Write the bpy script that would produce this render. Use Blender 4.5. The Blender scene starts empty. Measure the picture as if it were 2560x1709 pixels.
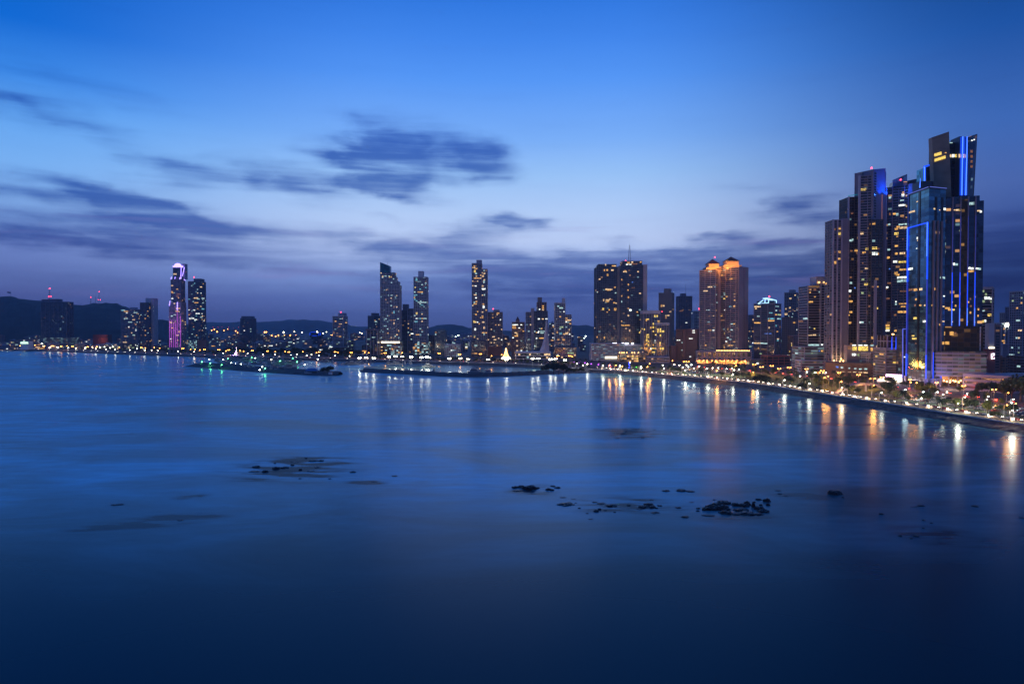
import bpy, bmesh, math, random
from math import sin, cos, pi, radians, atan2, hypot, sqrt
from mathutils import Vector, noise as mnoise

random.seed(11)
HAZE = 6.0e-5
RND = random.Random(5)
COL = bpy.context.scene.collection
D = bpy.data

# ------------------------------------------------------------------ camera geometry (photo pixels 2560x1709)
F = 1707.0; CX, CY = 1280.0, 854.5; CAMZ = 62.0
TH = math.atan(34.5 / F)
GZ = 4.2

def ray(px, py):
    a = (px - CX) / F; b = (CY - py) / F
    return (a, cos(TH) + b * sin(TH), -sin(TH) + b * cos(TH))

def at(px, py, Y):
    d = ray(px, py); t = Y / d[1]
    return Vector((d[0] * t, Y, CAMZ + d[2] * t))

def gp(px, py, z=GZ):
    d = ray(px, py); t = (z - CAMZ) / d[2]
    return Vector((d[0] * t, d[1] * t, z))

def zat(py, Y):
    return at(CX, py, Y).z

def pxof(p):
    x, y, z = p[0], p[1], p[2] - CAMZ
    depth = y * cos(TH) - z * sin(TH)
    if depth <= 1: return None
    return (CX + F * x / depth, CY - F * (y * sin(TH) + z * cos(TH)) / depth)

# ------------------------------------------------------------------ materials
MATS = {}
def mat(name, color=(0.5, 0.5, 0.5), rough=0.6, metal=0.0, spec=0.5, noise=0.0, nscale=1.0, bump=0.0):
    if name in MATS: return MATS[name]
    m = D.materials.new(name); m.use_nodes = True
    nt = m.node_tree; b = nt.nodes['Principled BSDF']
    b.inputs['Base Color'].default_value = (*color, 1)
    b.inputs['Roughness'].default_value = rough
    b.inputs['Metallic'].default_value = metal
    b.inputs['Specular IOR Level'].default_value = spec
    if noise > 0 or bump > 0:
        tc = nt.nodes.new('ShaderNodeTexCoord')
        n = nt.nodes.new('ShaderNodeTexNoise'); n.inputs['Scale'].default_value = nscale; n.inputs['Detail'].default_value = 4
        nt.links.new(tc.outputs['Object'], n.inputs['Vector'])
        if noise > 0:
            r = nt.nodes.new('ShaderNodeMapRange')
            r.inputs['From Min'].default_value = 0.3; r.inputs['From Max'].default_value = 0.7
            r.inputs['To Min'].default_value = 1 - noise; r.inputs['To Max'].default_value = 1 + noise
            nt.links.new(n.outputs['Fac'], r.inputs['Value'])
            h = nt.nodes.new('ShaderNodeVectorMath'); h.operation = 'SCALE'; h.inputs[0].default_value = color
            nt.links.new(r.outputs['Result'], h.inputs['Scale'])
            nt.links.new(h.outputs['Vector'], b.inputs['Base Color'])
        if bump > 0:
            bp = nt.nodes.new('ShaderNodeBump'); bp.inputs['Strength'].default_value = bump; bp.inputs['Distance'].default_value = 0.3
            nt.links.new(n.outputs['Fac'], bp.inputs['Height']); nt.links.new(bp.outputs['Normal'], b.inputs['Normal'])
    MATS[name] = m; return m

def emis(name, color, strength, nee=False):
    if name in MATS: return MATS[name]
    m = D.materials.new(name); m.use_nodes = True
    nt = m.node_tree; b = nt.nodes['Principled BSDF']
    b.inputs['Base Color'].default_value = (0.02, 0.02, 0.02, 1)
    b.inputs['Emission Color'].default_value = (*color, 1)
    b.inputs['Emission Strength'].default_value = strength
    try: m.cycles.emission_sampling = 'AUTO' if nee else 'NONE'
    except Exception: pass
    MATS[name] = m; return m

def litwin(name, color, strength):
    """lit room behind glass: brightness varies across the pane (curtains, furniture)"""
    if name in MATS: return MATS[name]
    m = emis(name, color, strength)
    nt = m.node_tree; b = nt.nodes['Principled BSDF']
    tc = nt.nodes.new('ShaderNodeTexCoord'); oi = nt.nodes.new('ShaderNodeObjectInfo')
    ad = nt.nodes.new('ShaderNodeVectorMath'); ad.operation = 'ADD'
    nt.links.new(tc.outputs['Object'], ad.inputs[0])
    cb = nt.nodes.new('ShaderNodeCombineXYZ')
    mu = nt.nodes.new('ShaderNodeMath'); mu.operation = 'MULTIPLY'; mu.inputs[1].default_value = 97.0
    nt.links.new(oi.outputs['Random'], mu.inputs[0]); nt.links.new(mu.outputs[0], cb.inputs['Y']); nt.links.new(cb.outputs[0], ad.inputs[1])
    n = nt.nodes.new('ShaderNodeTexNoise'); n.inputs['Scale'].default_value = 4.0; n.inputs['Detail'].default_value = 2
    nt.links.new(ad.outputs[0], n.inputs['Vector'])
    r = nt.nodes.new('ShaderNodeMapRange'); r.inputs['From Min'].default_value = 0.35; r.inputs['From Max'].default_value = 0.7
    r.inputs['To Min'].default_value = 0.15 * strength; r.inputs['To Max'].default_value = 1.6 * strength
    nt.links.new(n.outputs['Fac'], r.inputs['Value']); nt.links.new(r.outputs['Result'], b.inputs['Emission Strength'])
    return m

def glass(name, tint, density=0.06, strength=0.6, warm=0.6, rough=0.12, split=0.3, spec=0.8, metal=0.0):
    """facade glazing; UVs count bays (u) and storeys (v); a few rooms are dimly lit"""
    if name in MATS: return MATS[name]
    m = D.materials.new(name); m.use_nodes = True
    nt = m.node_tree; N = nt.nodes; L = nt.links
    b = N['Principled BSDF']
    uv = N.new('ShaderNodeUVMap')
    fl = N.new('ShaderNodeVectorMath'); fl.operation = 'FLOOR'; L.new(uv.outputs[0], fl.inputs[0])
    wn = N.new('ShaderNodeTexWhiteNoise'); wn.noise_dimensions = '3D'
    oi = N.new('ShaderNodeObjectInfo')
    mm = N.new('ShaderNodeMath'); mm.operation = 'MULTIPLY'; mm.inputs[1].default_value = 71.0; L.new(oi.outputs['Random'], mm.inputs[0])
    cb = N.new('ShaderNodeCombineXYZ'); L.new(mm.outputs[0], cb.inputs['Z'])
    ad = N.new('ShaderNodeVectorMath'); ad.operation = 'ADD'; L.new(fl.outputs[0], ad.inputs[0]); L.new(cb.outputs[0], ad.inputs[1])
    L.new(ad.outputs[0], wn.inputs['Vector'])
    # glazing tint variation per pane
    r = N.new('ShaderNodeMapRange'); r.inputs['To Min'].default_value = 0.55; r.inputs['To Max'].default_value = 1.5
    L.new(wn.outputs['Value'], r.inputs['Value'])
    sc = N.new('ShaderNodeVectorMath'); sc.operation = 'SCALE'; sc.inputs[0].default_value = tint
    L.new(r.outputs['Result'], sc.inputs['Scale']); L.new(sc.outputs[0], b.inputs['Base Color'])
    r2 = N.new('ShaderNodeMapRange'); r2.inputs['To Min'].default_value = rough * 0.6; r2.inputs['To Max'].default_value = rough * 1.8
    L.new(wn.outputs['Value'], r2.inputs['Value']); L.new(r2.outputs['Result'], b.inputs['Roughness'])
    b.inputs['Specular IOR Level'].default_value = spec
    b.inputs['Metallic'].default_value = metal
    # lit rooms
    sx = N.new('ShaderNodeSeparateColor'); L.new(wn.outputs['Color'], sx.inputs[0])
    gt = N.new('ShaderNodeMath'); gt.operation = 'GREATER_THAN'; gt.inputs[1].default_value = 1 - density
    L.new(sx.outputs['Red'], gt.inputs[0])
    wm = N.new('ShaderNodeMath'); wm.operation = 'LESS_THAN'; wm.inputs[1].default_value = warm; L.new(sx.outputs['Green'], wm.inputs[0])
    mx = N.new('ShaderNodeMix'); mx.data_type = 'RGBA'
    mx.inputs['A'].default_value = (0.55, 0.95, 1.0, 1); mx.inputs['B'].default_value = (1.0, 0.5, 0.14, 1)
    L.new(wm.outputs[0], mx.inputs['Factor']); L.new(mx.outputs['Result'], b.inputs['Emission Color'])
    pw = N.new('ShaderNodeMath'); pw.operation = 'POWER'; pw.inputs[1].default_value = 2.5; L.new(sx.outputs['Blue'], pw.inputs[0])
    m1 = N.new('ShaderNodeMath'); m1.operation = 'MULTIPLY'; L.new(gt.outputs[0], m1.inputs[0]); L.new(pw.outputs[0], m1.inputs[1])
    # window opening inside the bay (the sill and pier stay dark)
    fr = N.new('ShaderNodeVectorMath'); fr.operation = 'FRACTION'; L.new(uv.outputs[0], fr.inputs[0])
    sp = N.new('ShaderNodeSeparateXYZ'); L.new(fr.outputs[0], sp.inputs[0])
    g2 = N.new('ShaderNodeMath'); g2.operation = 'GREATER_THAN'; g2.inputs[1].default_value = split; L.new(sp.outputs['Y'], g2.inputs[0])
    m2 = N.new('ShaderNodeMath'); m2.operation = 'MULTIPLY'; L.new(m1.outputs[0], m2.inputs[0]); L.new(g2.outputs[0], m2.inputs[1])
    m3 = N.new('ShaderNodeMath'); m3.operation = 'MULTIPLY'; m3.inputs[1].default_value = strength; L.new(m2.outputs[0], m3.inputs[0])
    L.new(m3.outputs[0], b.inputs['Emission Strength'])
    try: m.cycles.emission_sampling = 'NONE'
    except Exception: pass
    MATS[name] = m; return m

CONC = mat('concrete_lavender', (0.36, 0.35, 0.42), 0.8, noise=0.12, nscale=0.08)
CONC_D = mat('concrete_dark', (0.16, 0.16, 0.20), 0.8, noise=0.15, nscale=0.08)
CONC_P = mat('concrete_pale', (0.58, 0.56, 0.6), 0.75, noise=0.1, nscale=0.08)
BEIGE = mat('beige_render', (0.42, 0.30, 0.25), 0.8, noise=0.1, nscale=0.08)
PINK = mat('pink_render', (0.33, 0.17, 0.13), 0.8, noise=0.1, nscale=0.08)
BROWN = mat('brown_cladding', (0.16, 0.10, 0.07), 0.7, noise=0.2, nscale=0.15)
BRONZE = mat('bronze_panels', (0.25, 0.185, 0.13), 0.5, metal=0.0, noise=0.25, nscale=0.12)
WHITE = mat('white_paint', (0.75, 0.73, 0.72), 0.6, noise=0.05, nscale=0.1)
REDW = mat('maroon_wall', (0.3, 0.08, 0.08), 0.7, noise=0.1, nscale=0.2)
ROOFRED = mat('dark_red_tiles', (0.12, 0.035, 0.03), 0.7, noise=0.2, nscale=0.6)
STEEL = mat('galvanised_steel', (0.3, 0.3, 0.32), 0.5, metal=0.6)
ASPH = mat('asphalt', (0.055, 0.052, 0.052), 0.85, noise=0.25, nscale=0.2)
PAVE = mat('paving', (0.3, 0.27, 0.25), 0.8, noise=0.12, nscale=0.3)
GRASS = mat('lawn_green', (0.06, 0.10, 0.025), 0.9, noise=0.35, nscale=0.1)
EARTH = mat('city_ground', (0.07, 0.065, 0.06), 0.9, noise=0.4, nscale=0.02)
ROCK = mat('wet_black_rock', (0.012, 0.012, 0.014), 0.38, noise=0.5, nscale=0.6, bump=0.8)
RIPRAP = mat('riprap_rock', (0.07, 0.07, 0.075), 0.85, noise=0.6, nscale=0.5, bump=1.0)
LEAF = mat('leaf_green', (0.035, 0.065, 0.02), 0.7, noise=0.5, nscale=0.5)
LEAF2 = mat('leaf_dark', (0.02, 0.04, 0.014), 0.7, noise=0.5, nscale=0.5)
LEAF3 = mat('leaf_yellowish', (0.09, 0.12, 0.02), 0.7, noise=0.4, nscale=0.5)
BARK = mat('bark', (0.12, 0.09, 0.07), 0.9, noise=0.2, nscale=2)
HILLM = mat('forested_hill', (0.022, 0.03, 0.022), 0.95, noise=0.5, nscale=0.02)

G_DARK = glass('dark_blue_glazing', (0.03, 0.045, 0.06), 0.05, 0.35)
G_APT = glass('apartment_glazing', (0.05, 0.06, 0.08), 0.07, 0.45, warm=0.65, split=0.25)
G_APTC = glass('apartment_glazing_cool', (0.045, 0.065, 0.085), 0.08, 0.45, warm=0.3, split=0.25)
G_OFF = glass('unlit_office_glazing', (0.025, 0.035, 0.05), 0.03, 0.3)
G_TEAL = glass('teal_mirror_glazing', (0.10, 0.25, 0.32), 0.012, 0.5, rough=0.06, metal=0.85)
G_NAVY = glass('navy_mirror_glazing', (0.025, 0.06, 0.10), 0.05, 0.9, rough=0.07, metal=0.6, warm=0.85)
G_AMBER = glass('amber_glazing', (0.09, 0.045, 0.012), 0.10, 0.8, rough=0.12, metal=0.6, warm=1.0)
G_GARAGE = glass('garage_deck_lit', (0.09, 0.10, 0.10), 0.8, 0.3, warm=0.1, rough=0.6, split=0.45, spec=0.2)
G_GARAGEY = glass('garage_deck_yellow', (0.09, 0.10, 0.09), 0.9, 0.12, warm=0.55, rough=0.6, split=0.45, spec=0.2)
G_LOW = glass('low_block_glazing', (0.05, 0.05, 0.06), 0.06, 0.8, warm=0.55, split=0.4)

W_AMBER = litwin('lit_room_amber', (1.0, 0.50, 0.12), 1.15)
W_WARM = litwin('lit_room_warm', (1.0, 0.66, 0.34), 1.3)
W_COOL = litwin('lit_room_cool', (0.62, 0.95, 0.95), 0.9)
W_WHITE = litwin('lit_room_white', (0.92, 0.98, 0.92), 2.0)
W_DIM = litwin('lit_room_dim', (1.0, 0.42, 0.18), 0.28)
W_CYAN = litwin('lit_room_cyan', (0.25, 0.8, 1.0), 0.7)
W_YEL = litwin('lit_room_yellow', (1.0, 0.68, 0.14), 1.4)
W_BLUE = litwin('lit_room_blue', (0.12, 0.3, 1.0), 1.0)
W_GRN = litwin('lit_room_green', (0.75, 1.0, 0.5), 0.6)
WM = dict(a=W_AMBER, w=W_WARM, c=W_COOL, W=W_WHITE, d=W_DIM, y=W_CYAN, Y=W_YEL, b=W_BLUE, g=W_GRN)

LED = emis('blue_led', (0.004, 0.065, 1.0), 1.5, True)
LED_HOT = emis('blue_led_hot', (0.06, 0.17, 1.0), 2.6, True)
LED_DIM = emis('blue_led_dim', (0.04, 0.06, 0.5), 0.5)
LED_PUR = emis('violet_led', (0.35, 0.25, 1.0), 3.5, True)
LED_MAG = emis('magenta_led', (0.75, 0.12, 0.95), 0.9)
L_RED = emis('red_beacon', (1.0, 0.03, 0.06), 14)
L_ORANGE = emis('sodium_lamp', (1.0, 0.35, 0.06), 26)
L_WHITE = emis('white_lamp', (1.0, 0.93, 0.68), 32)
L_COOLW = emis('cool_lamp', (0.8, 1.0, 0.9), 28)
L_GREEN = emis('green_lamp', (0.1, 1.0, 0.3), 22)
L_HEAD = emis('headlamp_glow', (1.0, 0.85, 0.68), 18)
L_TAIL = emis('tail_lamp_glow', (1.0, 0.05, 0.02), 12)
L_SHOP = emis('shop_front_glow', (1.0, 0.88, 0.62), 2.5, True)
L_SIGNW = emis('white_neon', (0.75, 0.8, 1.0), 3.0)
L_SIGNM = emis('pink_white_neon', (1.0, 0.6, 0.9), 4.0)
L_GOLD = emis('golden_bulbs', (1.0, 0.5, 0.14), 9.0)

# ------------------------------------------------------------------ mesh builder
class MB:
    def __init__(s, off=(0, 0, 0)):
        s.v = []; s.f = []; s.uv = []; s.m = []; s.off = Vector(off); s.cur = 0
    def _a(s, p): s.v.append((p[0] - s.off[0], p[1] - s.off[1], p[2] - s.off[2])); return len(s.v) - 1
    def face(s, pts, uvs=None):
        s.f.append([s._a(p) for p in pts]); s.uv.append(uvs or [(0, 0)] * len(pts)); s.m.append(s.cur)
    def prism(s, poly, z0, z1, bay=4.0, fh=3.3, cap=True, ztops=None):
        n = len(poly); u = 0.0
        zt = ztops or [z1] * n
        if ccw(poly) < 0: poly = poly[::-1]; zt = zt[::-1]
        for i in range(n):
            a = poly[i]; b = poly[(i + 1) % n]; L = hypot(b[0] - a[0], b[1] - a[1])
            nb = max(1, round(L / bay)); u1 = u + nb
            s.face([(a[0], a[1], z0), (b[0], b[1], z0), (b[0], b[1], zt[(i + 1) % n]), (a[0], a[1], zt[i])],
                   [(u, 0), (u1, 0), (u1, (zt[(i + 1) % n] - z0) / fh), (u, (zt[i] - z0) / fh)])
            u = u1 + 3
        if cap:
            s.face([(p[0], p[1], zt[i]) for i, p in enumerate(poly)])
            s.face([(p[0], p[1], z0) for p in reversed(poly)])
    def box(s, c, size, rz=0.0):
        hx, hy = size[0] / 2, size[1] / 2; cr, sr = cos(rz), sin(rz)
        poly = [(c[0] + x * cr - y * sr, c[1] + x * sr + y * cr) for x, y in ((-hx, -hy), (hx, -hy), (hx, hy), (-hx, hy))]
        s.prism(poly, c[2] - size[2] / 2, c[2] + size[2] / 2)
    def bar(s, p, q, r, r2=None, n=6):
        p = Vector(p); q = Vector(q); d = (q - p)
        if d.length < 1e-6: return
        d.normalize(); a = d.orthogonal().normalized(); b = d.cross(a); r2 = r if r2 is None else r2
        P = [p + (a * cos(2 * pi * i / n) + b * sin(2 * pi * i / n)) * r for i in range(n)]
        Q = [q + (a * cos(2 * pi * i / n) + b * sin(2 * pi * i / n)) * r2 for i in range(n)]
        for i in range(n): s.face([P[i], P[(i + 1) % n], Q[(i + 1) % n], Q[i]])
        s.face(P[::-1]); s.face(Q)
    def cone(s, poly, z0, apex):
        n = len(poly)
        if ccw(poly) < 0: poly = poly[::-1]
        for i in range(n):
            a = poly[i]; b = poly[(i + 1) % n]
            s.face([(a[0], a[1], z0), (b[0], b[1], z0), apex])
        s.face([(p[0], p[1], z0) for p in reversed(poly)])
    def ball(s, c, r, sz=1.0, n=8, m=5):
        for j in range(m):
            t0 = pi * j / m - pi / 2; t1 = pi * (j + 1) / m - pi / 2
            for i in range(n):
                a0 = 2 * pi * i / n; a1 = 2 * pi * (i + 1) / n
                q = [(c[0] + r * cos(t) * cos(a), c[1] + r * cos(t) * sin(a), c[2] + r * sz * sin(t)) for t, a in ((t0, a0), (t0, a1), (t1, a1), (t1, a0))]
                if j == 0: q = [q[0], q[2], q[3]]
                elif j == m - 1: q = [q[0], q[1], q[2]]
                s.face(q)
    def mesh(s, name, mats):
        me = D.meshes.new(name); me.from_pydata(s.v, [], s.f)
        ul = me.uv_layers.new(name='UVMap')
        flat = []
        for u in s.uv:
            for q in u: flat += [q[0], q[1]]
        ul.data.foreach_set('uv', flat)
        if not isinstance(mats, (list, tuple)): mats = [mats]
        for m in mats: me.materials.append(m)
        if len(mats) > 1: me.polygons.foreach_set('material_index', s.m)
        me.update(); return me
    def build(s, name, mats, parent=None, **tags):
        o = D.objects.new(name, s.mesh(name, mats)); COL.objects.link(o)
        if parent is not None: o.parent = parent
        for k, v in tags.items(): o[k] = v
        return o

def ccw(p): return sum(p[i][0] * p[(i + 1) % len(p)][1] - p[(i + 1) % len(p)][0] * p[i][1] for i in range(len(p)))

def offset(poly, d):
    """grow a convex footprint outward by d"""
    if ccw(poly) < 0: poly = poly[::-1]
    n = len(poly); out = []
    for i in range(n):
        p0 = Vector(poly[i - 1][:2]); p1 = Vector(poly[i][:2]); p2 = Vector(poly[(i + 1) % n][:2])
        e1 = (p1 - p0).normalized(); e2 = (p2 - p1).normalized()
        n1 = Vector((e1.y, -e1.x)); n2 = Vector((e2.y, -e2.x))
        k = (n1 + n2); k = k / max(0.3, k.length_squared / 2)
        q = p1 + k * d; out.append((q.x, q.y))
    return out

def empty(name, loc, **tags):
    o = D.objects.new(name, None); COL.objects.link(o); o.location = loc; o.empty_display_size = 1
    for k, v in tags.items(): o[k] = v
    return o

def link(name, me, parent=None, loc=(0, 0, 0), rz=0, scale=(1, 1, 1)):
    o = D.objects.new(name, me); COL.objects.link(o)
    if parent is not None: o.parent = parent
    o.location = loc; o.rotation_euler = (0, 0, rz); o.scale = scale
    return o

UNIT = MB(); UNIT.box((0, 0, 0), (1, 1, 1))
UWIN = {k: UNIT.mesh('lit_pane_' + m.name, m) for k, m in WM.items()}
_b = MB(); _b.ball((0, 0, 0), 1.0, n=6, m=4); BULB = {}
def bulb_mesh(m):
    if m.name not in BULB: BULB[m.name] = _b.mesh('bulb_' + m.name, m)
    return BULB[m.name]

LIGHTS = {}
def point(parent, loc, color, power, radius=0.4):
    key = (color, power, radius)
    if key not in LIGHTS:
        l = D.lights.new('lamp_light', 'POINT'); l.color = color; l.energy = power; l.shadow_soft_size = radius; LIGHTS[key] = l
    o = D.objects.new('lamp_light', LIGHTS[key]); COL.objects.link(o)
    if parent is not None: o.parent = parent
    o.location = loc; return o

def spot(parent, loc, target, color, power, size=70, blend=0.6, radius=0.5):
    l = D.lights.new('floodlight', 'SPOT'); l.color = color; l.energy = power; l.spot_size = radians(size); l.spot_blend = blend; l.shadow_soft_size = radius
    o = D.objects.new('floodlight', l); COL.objects.link(o)
    if parent is not None: o.parent = parent
    o.location = loc
    o.rotation_euler = (Vector(target) - Vector(loc)).to_track_quat('-Z', 'Y').to_euler(); return o

# ------------------------------------------------------------------ footprints
def rect(pl, pr, Yl, Yr=None, side=None, depth=22.0, py=780):
    """rectangular footprint seen between two picture columns; `side` is the column where its receding side ends"""
    Yr = Yl if Yr is None else Yr
    for k in range(0, 60):
        y0, y1 = (Yl + k * 0.7, Yr - k * 0.7) if (side is None or side > pr) else (Yl - k * 0.7, Yr + k * 0.7)
        A = at(pl, py, y0); B = at(pr, py, y1); A.z = B.z = 0
        e = (B - A).normalized(); n = Vector((-e.y, e.x, 0))
        if n.y < 0: n = -n
        if side is None: break
        d = ray(side, py); a = d[0] / d[1]
        O = B if side > pr else A
        den = n.x - a * n.y
        t = (a * O.y - O.x) / den if abs(den) > 1e-6 else -1
        if 3 < t < 34: depth = t; break
    return [(A.x, A.y), (B.x, B.y), (B.x + n.x * depth, B.y + n.y * depth), (A.x + n.x * depth, A.y + n.y * depth)]

def center(fp): return (sum(p[0] for p in fp) / len(fp), sum(p[1] for p in fp) / len(fp))

TOWERS = []
class Tower:
    def __init__(s, name, label, fp, cat='tower', group=None, z0=GZ, off=None):
        c = center(fp); s.loc = Vector((c[0], c[1], z0)); s.fp = fp; s.z0 = z0
        s.e = empty(name, s.loc, label=label, category=cat)
        if group: s.e['group'] = group
        s.faces = []; s.rnd = random.Random(sum(map(ord, label)))
        s.wins = 0
    def mb(s): return MB(s.loc)
    def shaft(s, fp, z0, z1, core=None, slab=None, fh=3.3, bay=4.0, sh=0.7, proud=0.5, fins=0.5, finmat=None, name='glazing', slabs=True, finevery=1, finproud=None, corners=True, ztops=None, faces=True):
        core = core or G_DARK; slab = slab or CONC
        m = s.mb(); m.prism(fp, z0, z1, bay, fh, ztops=ztops); m.build(name, core, s.e)
        if slabs:
            m = s.mb(); o = offset(fp, proud); k = 0
            while z0 + k * fh < z1 - 0.4:
                m.prism(o, z0 + k * fh - 0.02, z0 + k * fh + sh); k += 1
            m.build('floor_slabs', slab, s.e)
        if fins > 0 or corners:
            m = s.mb(); P = fp if ccw(fp) > 0 else fp[::-1]; fpd = (finproud if finproud is not None else proud * 0.7)
            for i in range(len(P)):
                a = Vector(P[i]); b = Vector(P[(i + 1) % len(P)]); L = (b - a).length; e = (b - a) / L; n = Vector((e.y, -e.x)); rz = atan2(e.y, e.x)
                nb = max(1, round(L / bay))
                if fins > 0:
                    for k in range(1, nb):
                        if k % finevery: continue
                        p = a + e * (L * k / nb) + n * (fpd / 2 - 0.15)
                        m.box((p.x, p.y, (z0 + z1) / 2 + 0.01), (fins, fpd + 0.3, z1 - z0), rz)
                if corners:
                    m.box((a.x, a.y, (z0 + z1) / 2 + 0.03), (1.0, 1.0, z1 - z0 + 0.3), rz)
            m.build('mullions', finmat or slab, s.e)
        if faces:
            P = fp if ccw(fp) > 0 else fp[::-1]
            for i in range(len(P)):
                a = Vector(P[i]); b = Vector(P[(i + 1) % len(P)]); e = (b - a).normalized(); n = Vector((e.y, -e.x)); mid = (a + b) / 2
                if n.dot(-mid) > 0: s.faces.append((a, b, e, n, z0, z1, fh, bay))
        return s
    def block(s, fp, z0, z1, m, name='penthouse', ztops=None):
        b = s.mb(); b.prism(fp, z0, z1, ztops=ztops); return b.build(name, m, s.e)
    def sub(s, u0, u1, v0=0.15, v1=0.85, fp=None):
        """sub-rectangle of the footprint: u along the front edge, v to the back"""
        fp = fp or s.fp; A, B, C, Dd = [Vector(p) for p in fp]
        g = lambda u, v: tuple(A.lerp(B, u).lerp(Dd.lerp(C, u), v))
        return [g(u0, v0), g(u1, v0), g(u1, v1), g(u0, v1)]
    def window(s, a, e, n, u, z, w, h, k, d=0.3, proud=0.62):
        p = a + e * u + n * proud
        link('window', UWIN[k], s.e, (p.x - s.loc.x, p.y - s.loc.y, z - s.loc.z), atan2(e.y, e.x), (w, d, h)); s.wins += 1
    def lit(s, n, pal='aawwccWd', wide=0.2, zlo=0.0, zhi=1.0, proud=0.25, hmul=0.62):
        for _ in range(n):
            if s.wins >= 98 or not s.faces: return
            ws = [(f[1] - f[0]).length for f in s.faces]
            f = s.rnd.choices(s.faces, ws)[0]; a, b, e, nn, z0, z1, fh, bay = f
            L = (b - a).length; nb = max(1, round(L / bay)); bw = L / nb
            k = s.rnd.randrange(nb); nf = max(1, int((z1 - z0) / fh)); j = int(nf * (zlo + (zhi - zlo) * s.rnd.random())); j = min(nf - 1, j)
            span = 1
            if s.rnd.random() < wide: span = s.rnd.choice((2, 2, 3))
            span = min(span, nb - k)
            s.window(a, e, nn, (k + span / 2) * bw, z0 + j * fh + fh * 0.6, bw * span - 0.7, fh * hmul, s.rnd.choice(pal), proud=proud)
    def at_px(s, lst, proud=0.3):
        """windows seen lit in the photograph: (px, py, width px, height px, colour)"""
        for q in lst:
            px, py, w, h, k = q
            d = ray(px, py); best = None
            for f in s.faces:
                a, b, e, n, z0, z1, fh, bay = f
                dn = d[0] * n.x + d[1] * n.y
                if dn >= 0: continue
                t = (a.x * n.x + a.y * n.y) / dn
                x, y, z = d[0] * t, d[1] * t, CAMZ + d[2] * t
                u = (Vector((x, y)) - a).dot(e); L = (b - a).length
                if -0.5 <= u <= L + 0.5 and z0 - 1 <= z <= z1 + 1 and (best is None or t < best[0]): best = (t, a, e, n, u, z, L, d)
            if best is None or s.wins >= 100: continue
            t, a, e, n, u, z, L, d = best
            dist = t * d[1]; c = max(0.35, abs(d[0] * n.x + d[1] * n.y) / hypot(d[0], d[1]))
            W = min(L, w / F * dist / c); u = min(L - W / 2, max(W / 2, u))
            s.window(a, e, n, u, z, W, max(0.8, h / F * dist), k, proud=proud)
    def beacon(s, px, py, Y, r=1.0, mast=None):
        p = at(px, py, Y)
        link('beacon', bulb_mesh(L_RED), s.e, p - s.loc, 0, (r, r, r))
        if mast is not None:
            m = s.mb(); m.bar((p.x, p.y, mast), p, 0.25, 0.15); m.build('mast', STEEL, s.e)

# ------------------------------------------------------------------ coast, land and water
COAST_PX = [(-60, 874.5), (0, 876), (150, 879), (300, 886), (400, 889), (500, 893), (700, 899), (860, 903), (1000, 908), (1150, 912), (1300, 917),
            (1385, 922), (1440, 930), (1500, 932.5), (1600, 939), (1720, 953), (1810, 962), (1900, 973), (2040, 998), (2170, 1018), (2300, 1041), (2430, 1063), (2560, 1084), (2700, 1112)]
coast = [gp(x, y, 0) for x, y in COAST_PX]
coast = [Vector((p.x, p.y, 0)) for p in coast]
coast += [Vector((coast[-1].x + 2, 250, 0)), Vector((coast[-1].x - 10, 0, 0)), Vector((coast[-1].x - 10, -400, 0))]
coast = [Vector((-4000, 3300, 0)), Vector((-2600, 2500, 0))] + coast

def resample(pl, step):
    out = [pl[0].copy()]; acc = 0
    for a, b in zip(pl, pl[1:]):
        L = (b - a).length; k = max(1, int(L / step))
        for i in range(1, k + 1): out.append(a.lerp(b, i / k))
    return out
def smooth(pl, it=2):
    for _ in range(it):
        q = [pl[0]]
        for a, b in zip(pl, pl[1:]): q += [a.lerp(b, 0.25), a.lerp(b, 0.75)]
        q.append(pl[-1]); pl = q
    return pl
def inland(pl, d):
    """offset to the land side (left of travel when running from far left to near right)"""
    out = []
    for i, p in enumerate(pl):
        t = (pl[min(i + 1, len(pl) - 1)] - pl[max(i - 1, 0)]).normalized(); n = Vector((-t.y, t.x, 0)); out.append(p + n * d)
    return out
coast = smooth(coast, 2)

# land sheet: one grid-free polygon from the crest of the sea wall to the horizon
crest = inland(coast, 6.0)
land = [(p.x, p.y) for p in crest] + [(9500, -400), (9500, 12500), (-9500, 12500), (-9500, 6500)]
bm = bmesh.new()
vs = [bm.verts.new((x, y, GZ)) for x, y in land]
fce = bm.faces.new(vs)
bmesh.ops.triangulate(bm, faces=[fce])
for f in bm.faces:
    if f.normal.z < 0: f.normal_flip()
me = D.meshes.new('ground'); bm.to_mesh(me); bm.free(); me.materials.append(EARTH)
g = D.objects.new('ground', me); COL.objects.link(g); g['kind'] = 'structure'

def strip(name, pl, w, z, m, kind='structure'):
    mb = MB()
    for i in range(len(pl) - 1):
        t0 = (pl[min(i + 1, len(pl) - 1)] - pl[max(i - 1, 0)]).normalized(); t1 = (pl[min(i + 2, len(pl) - 1)] - pl[i]).normalized()
        n0 = Vector((-t0.y, t0.x, 0)) * w / 2; n1 = Vector((-t1.y, t1.x, 0)) * w / 2
        a, b = pl[i] - n0, pl[i + 1] - n1; c, d = pl[i + 1] + n1, pl[i] + n0
        mb.face([(q.x, q.y, z) for q in (a, b, c, d)])
    o = mb.build(name, m); o['kind'] = kind; return o

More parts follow.
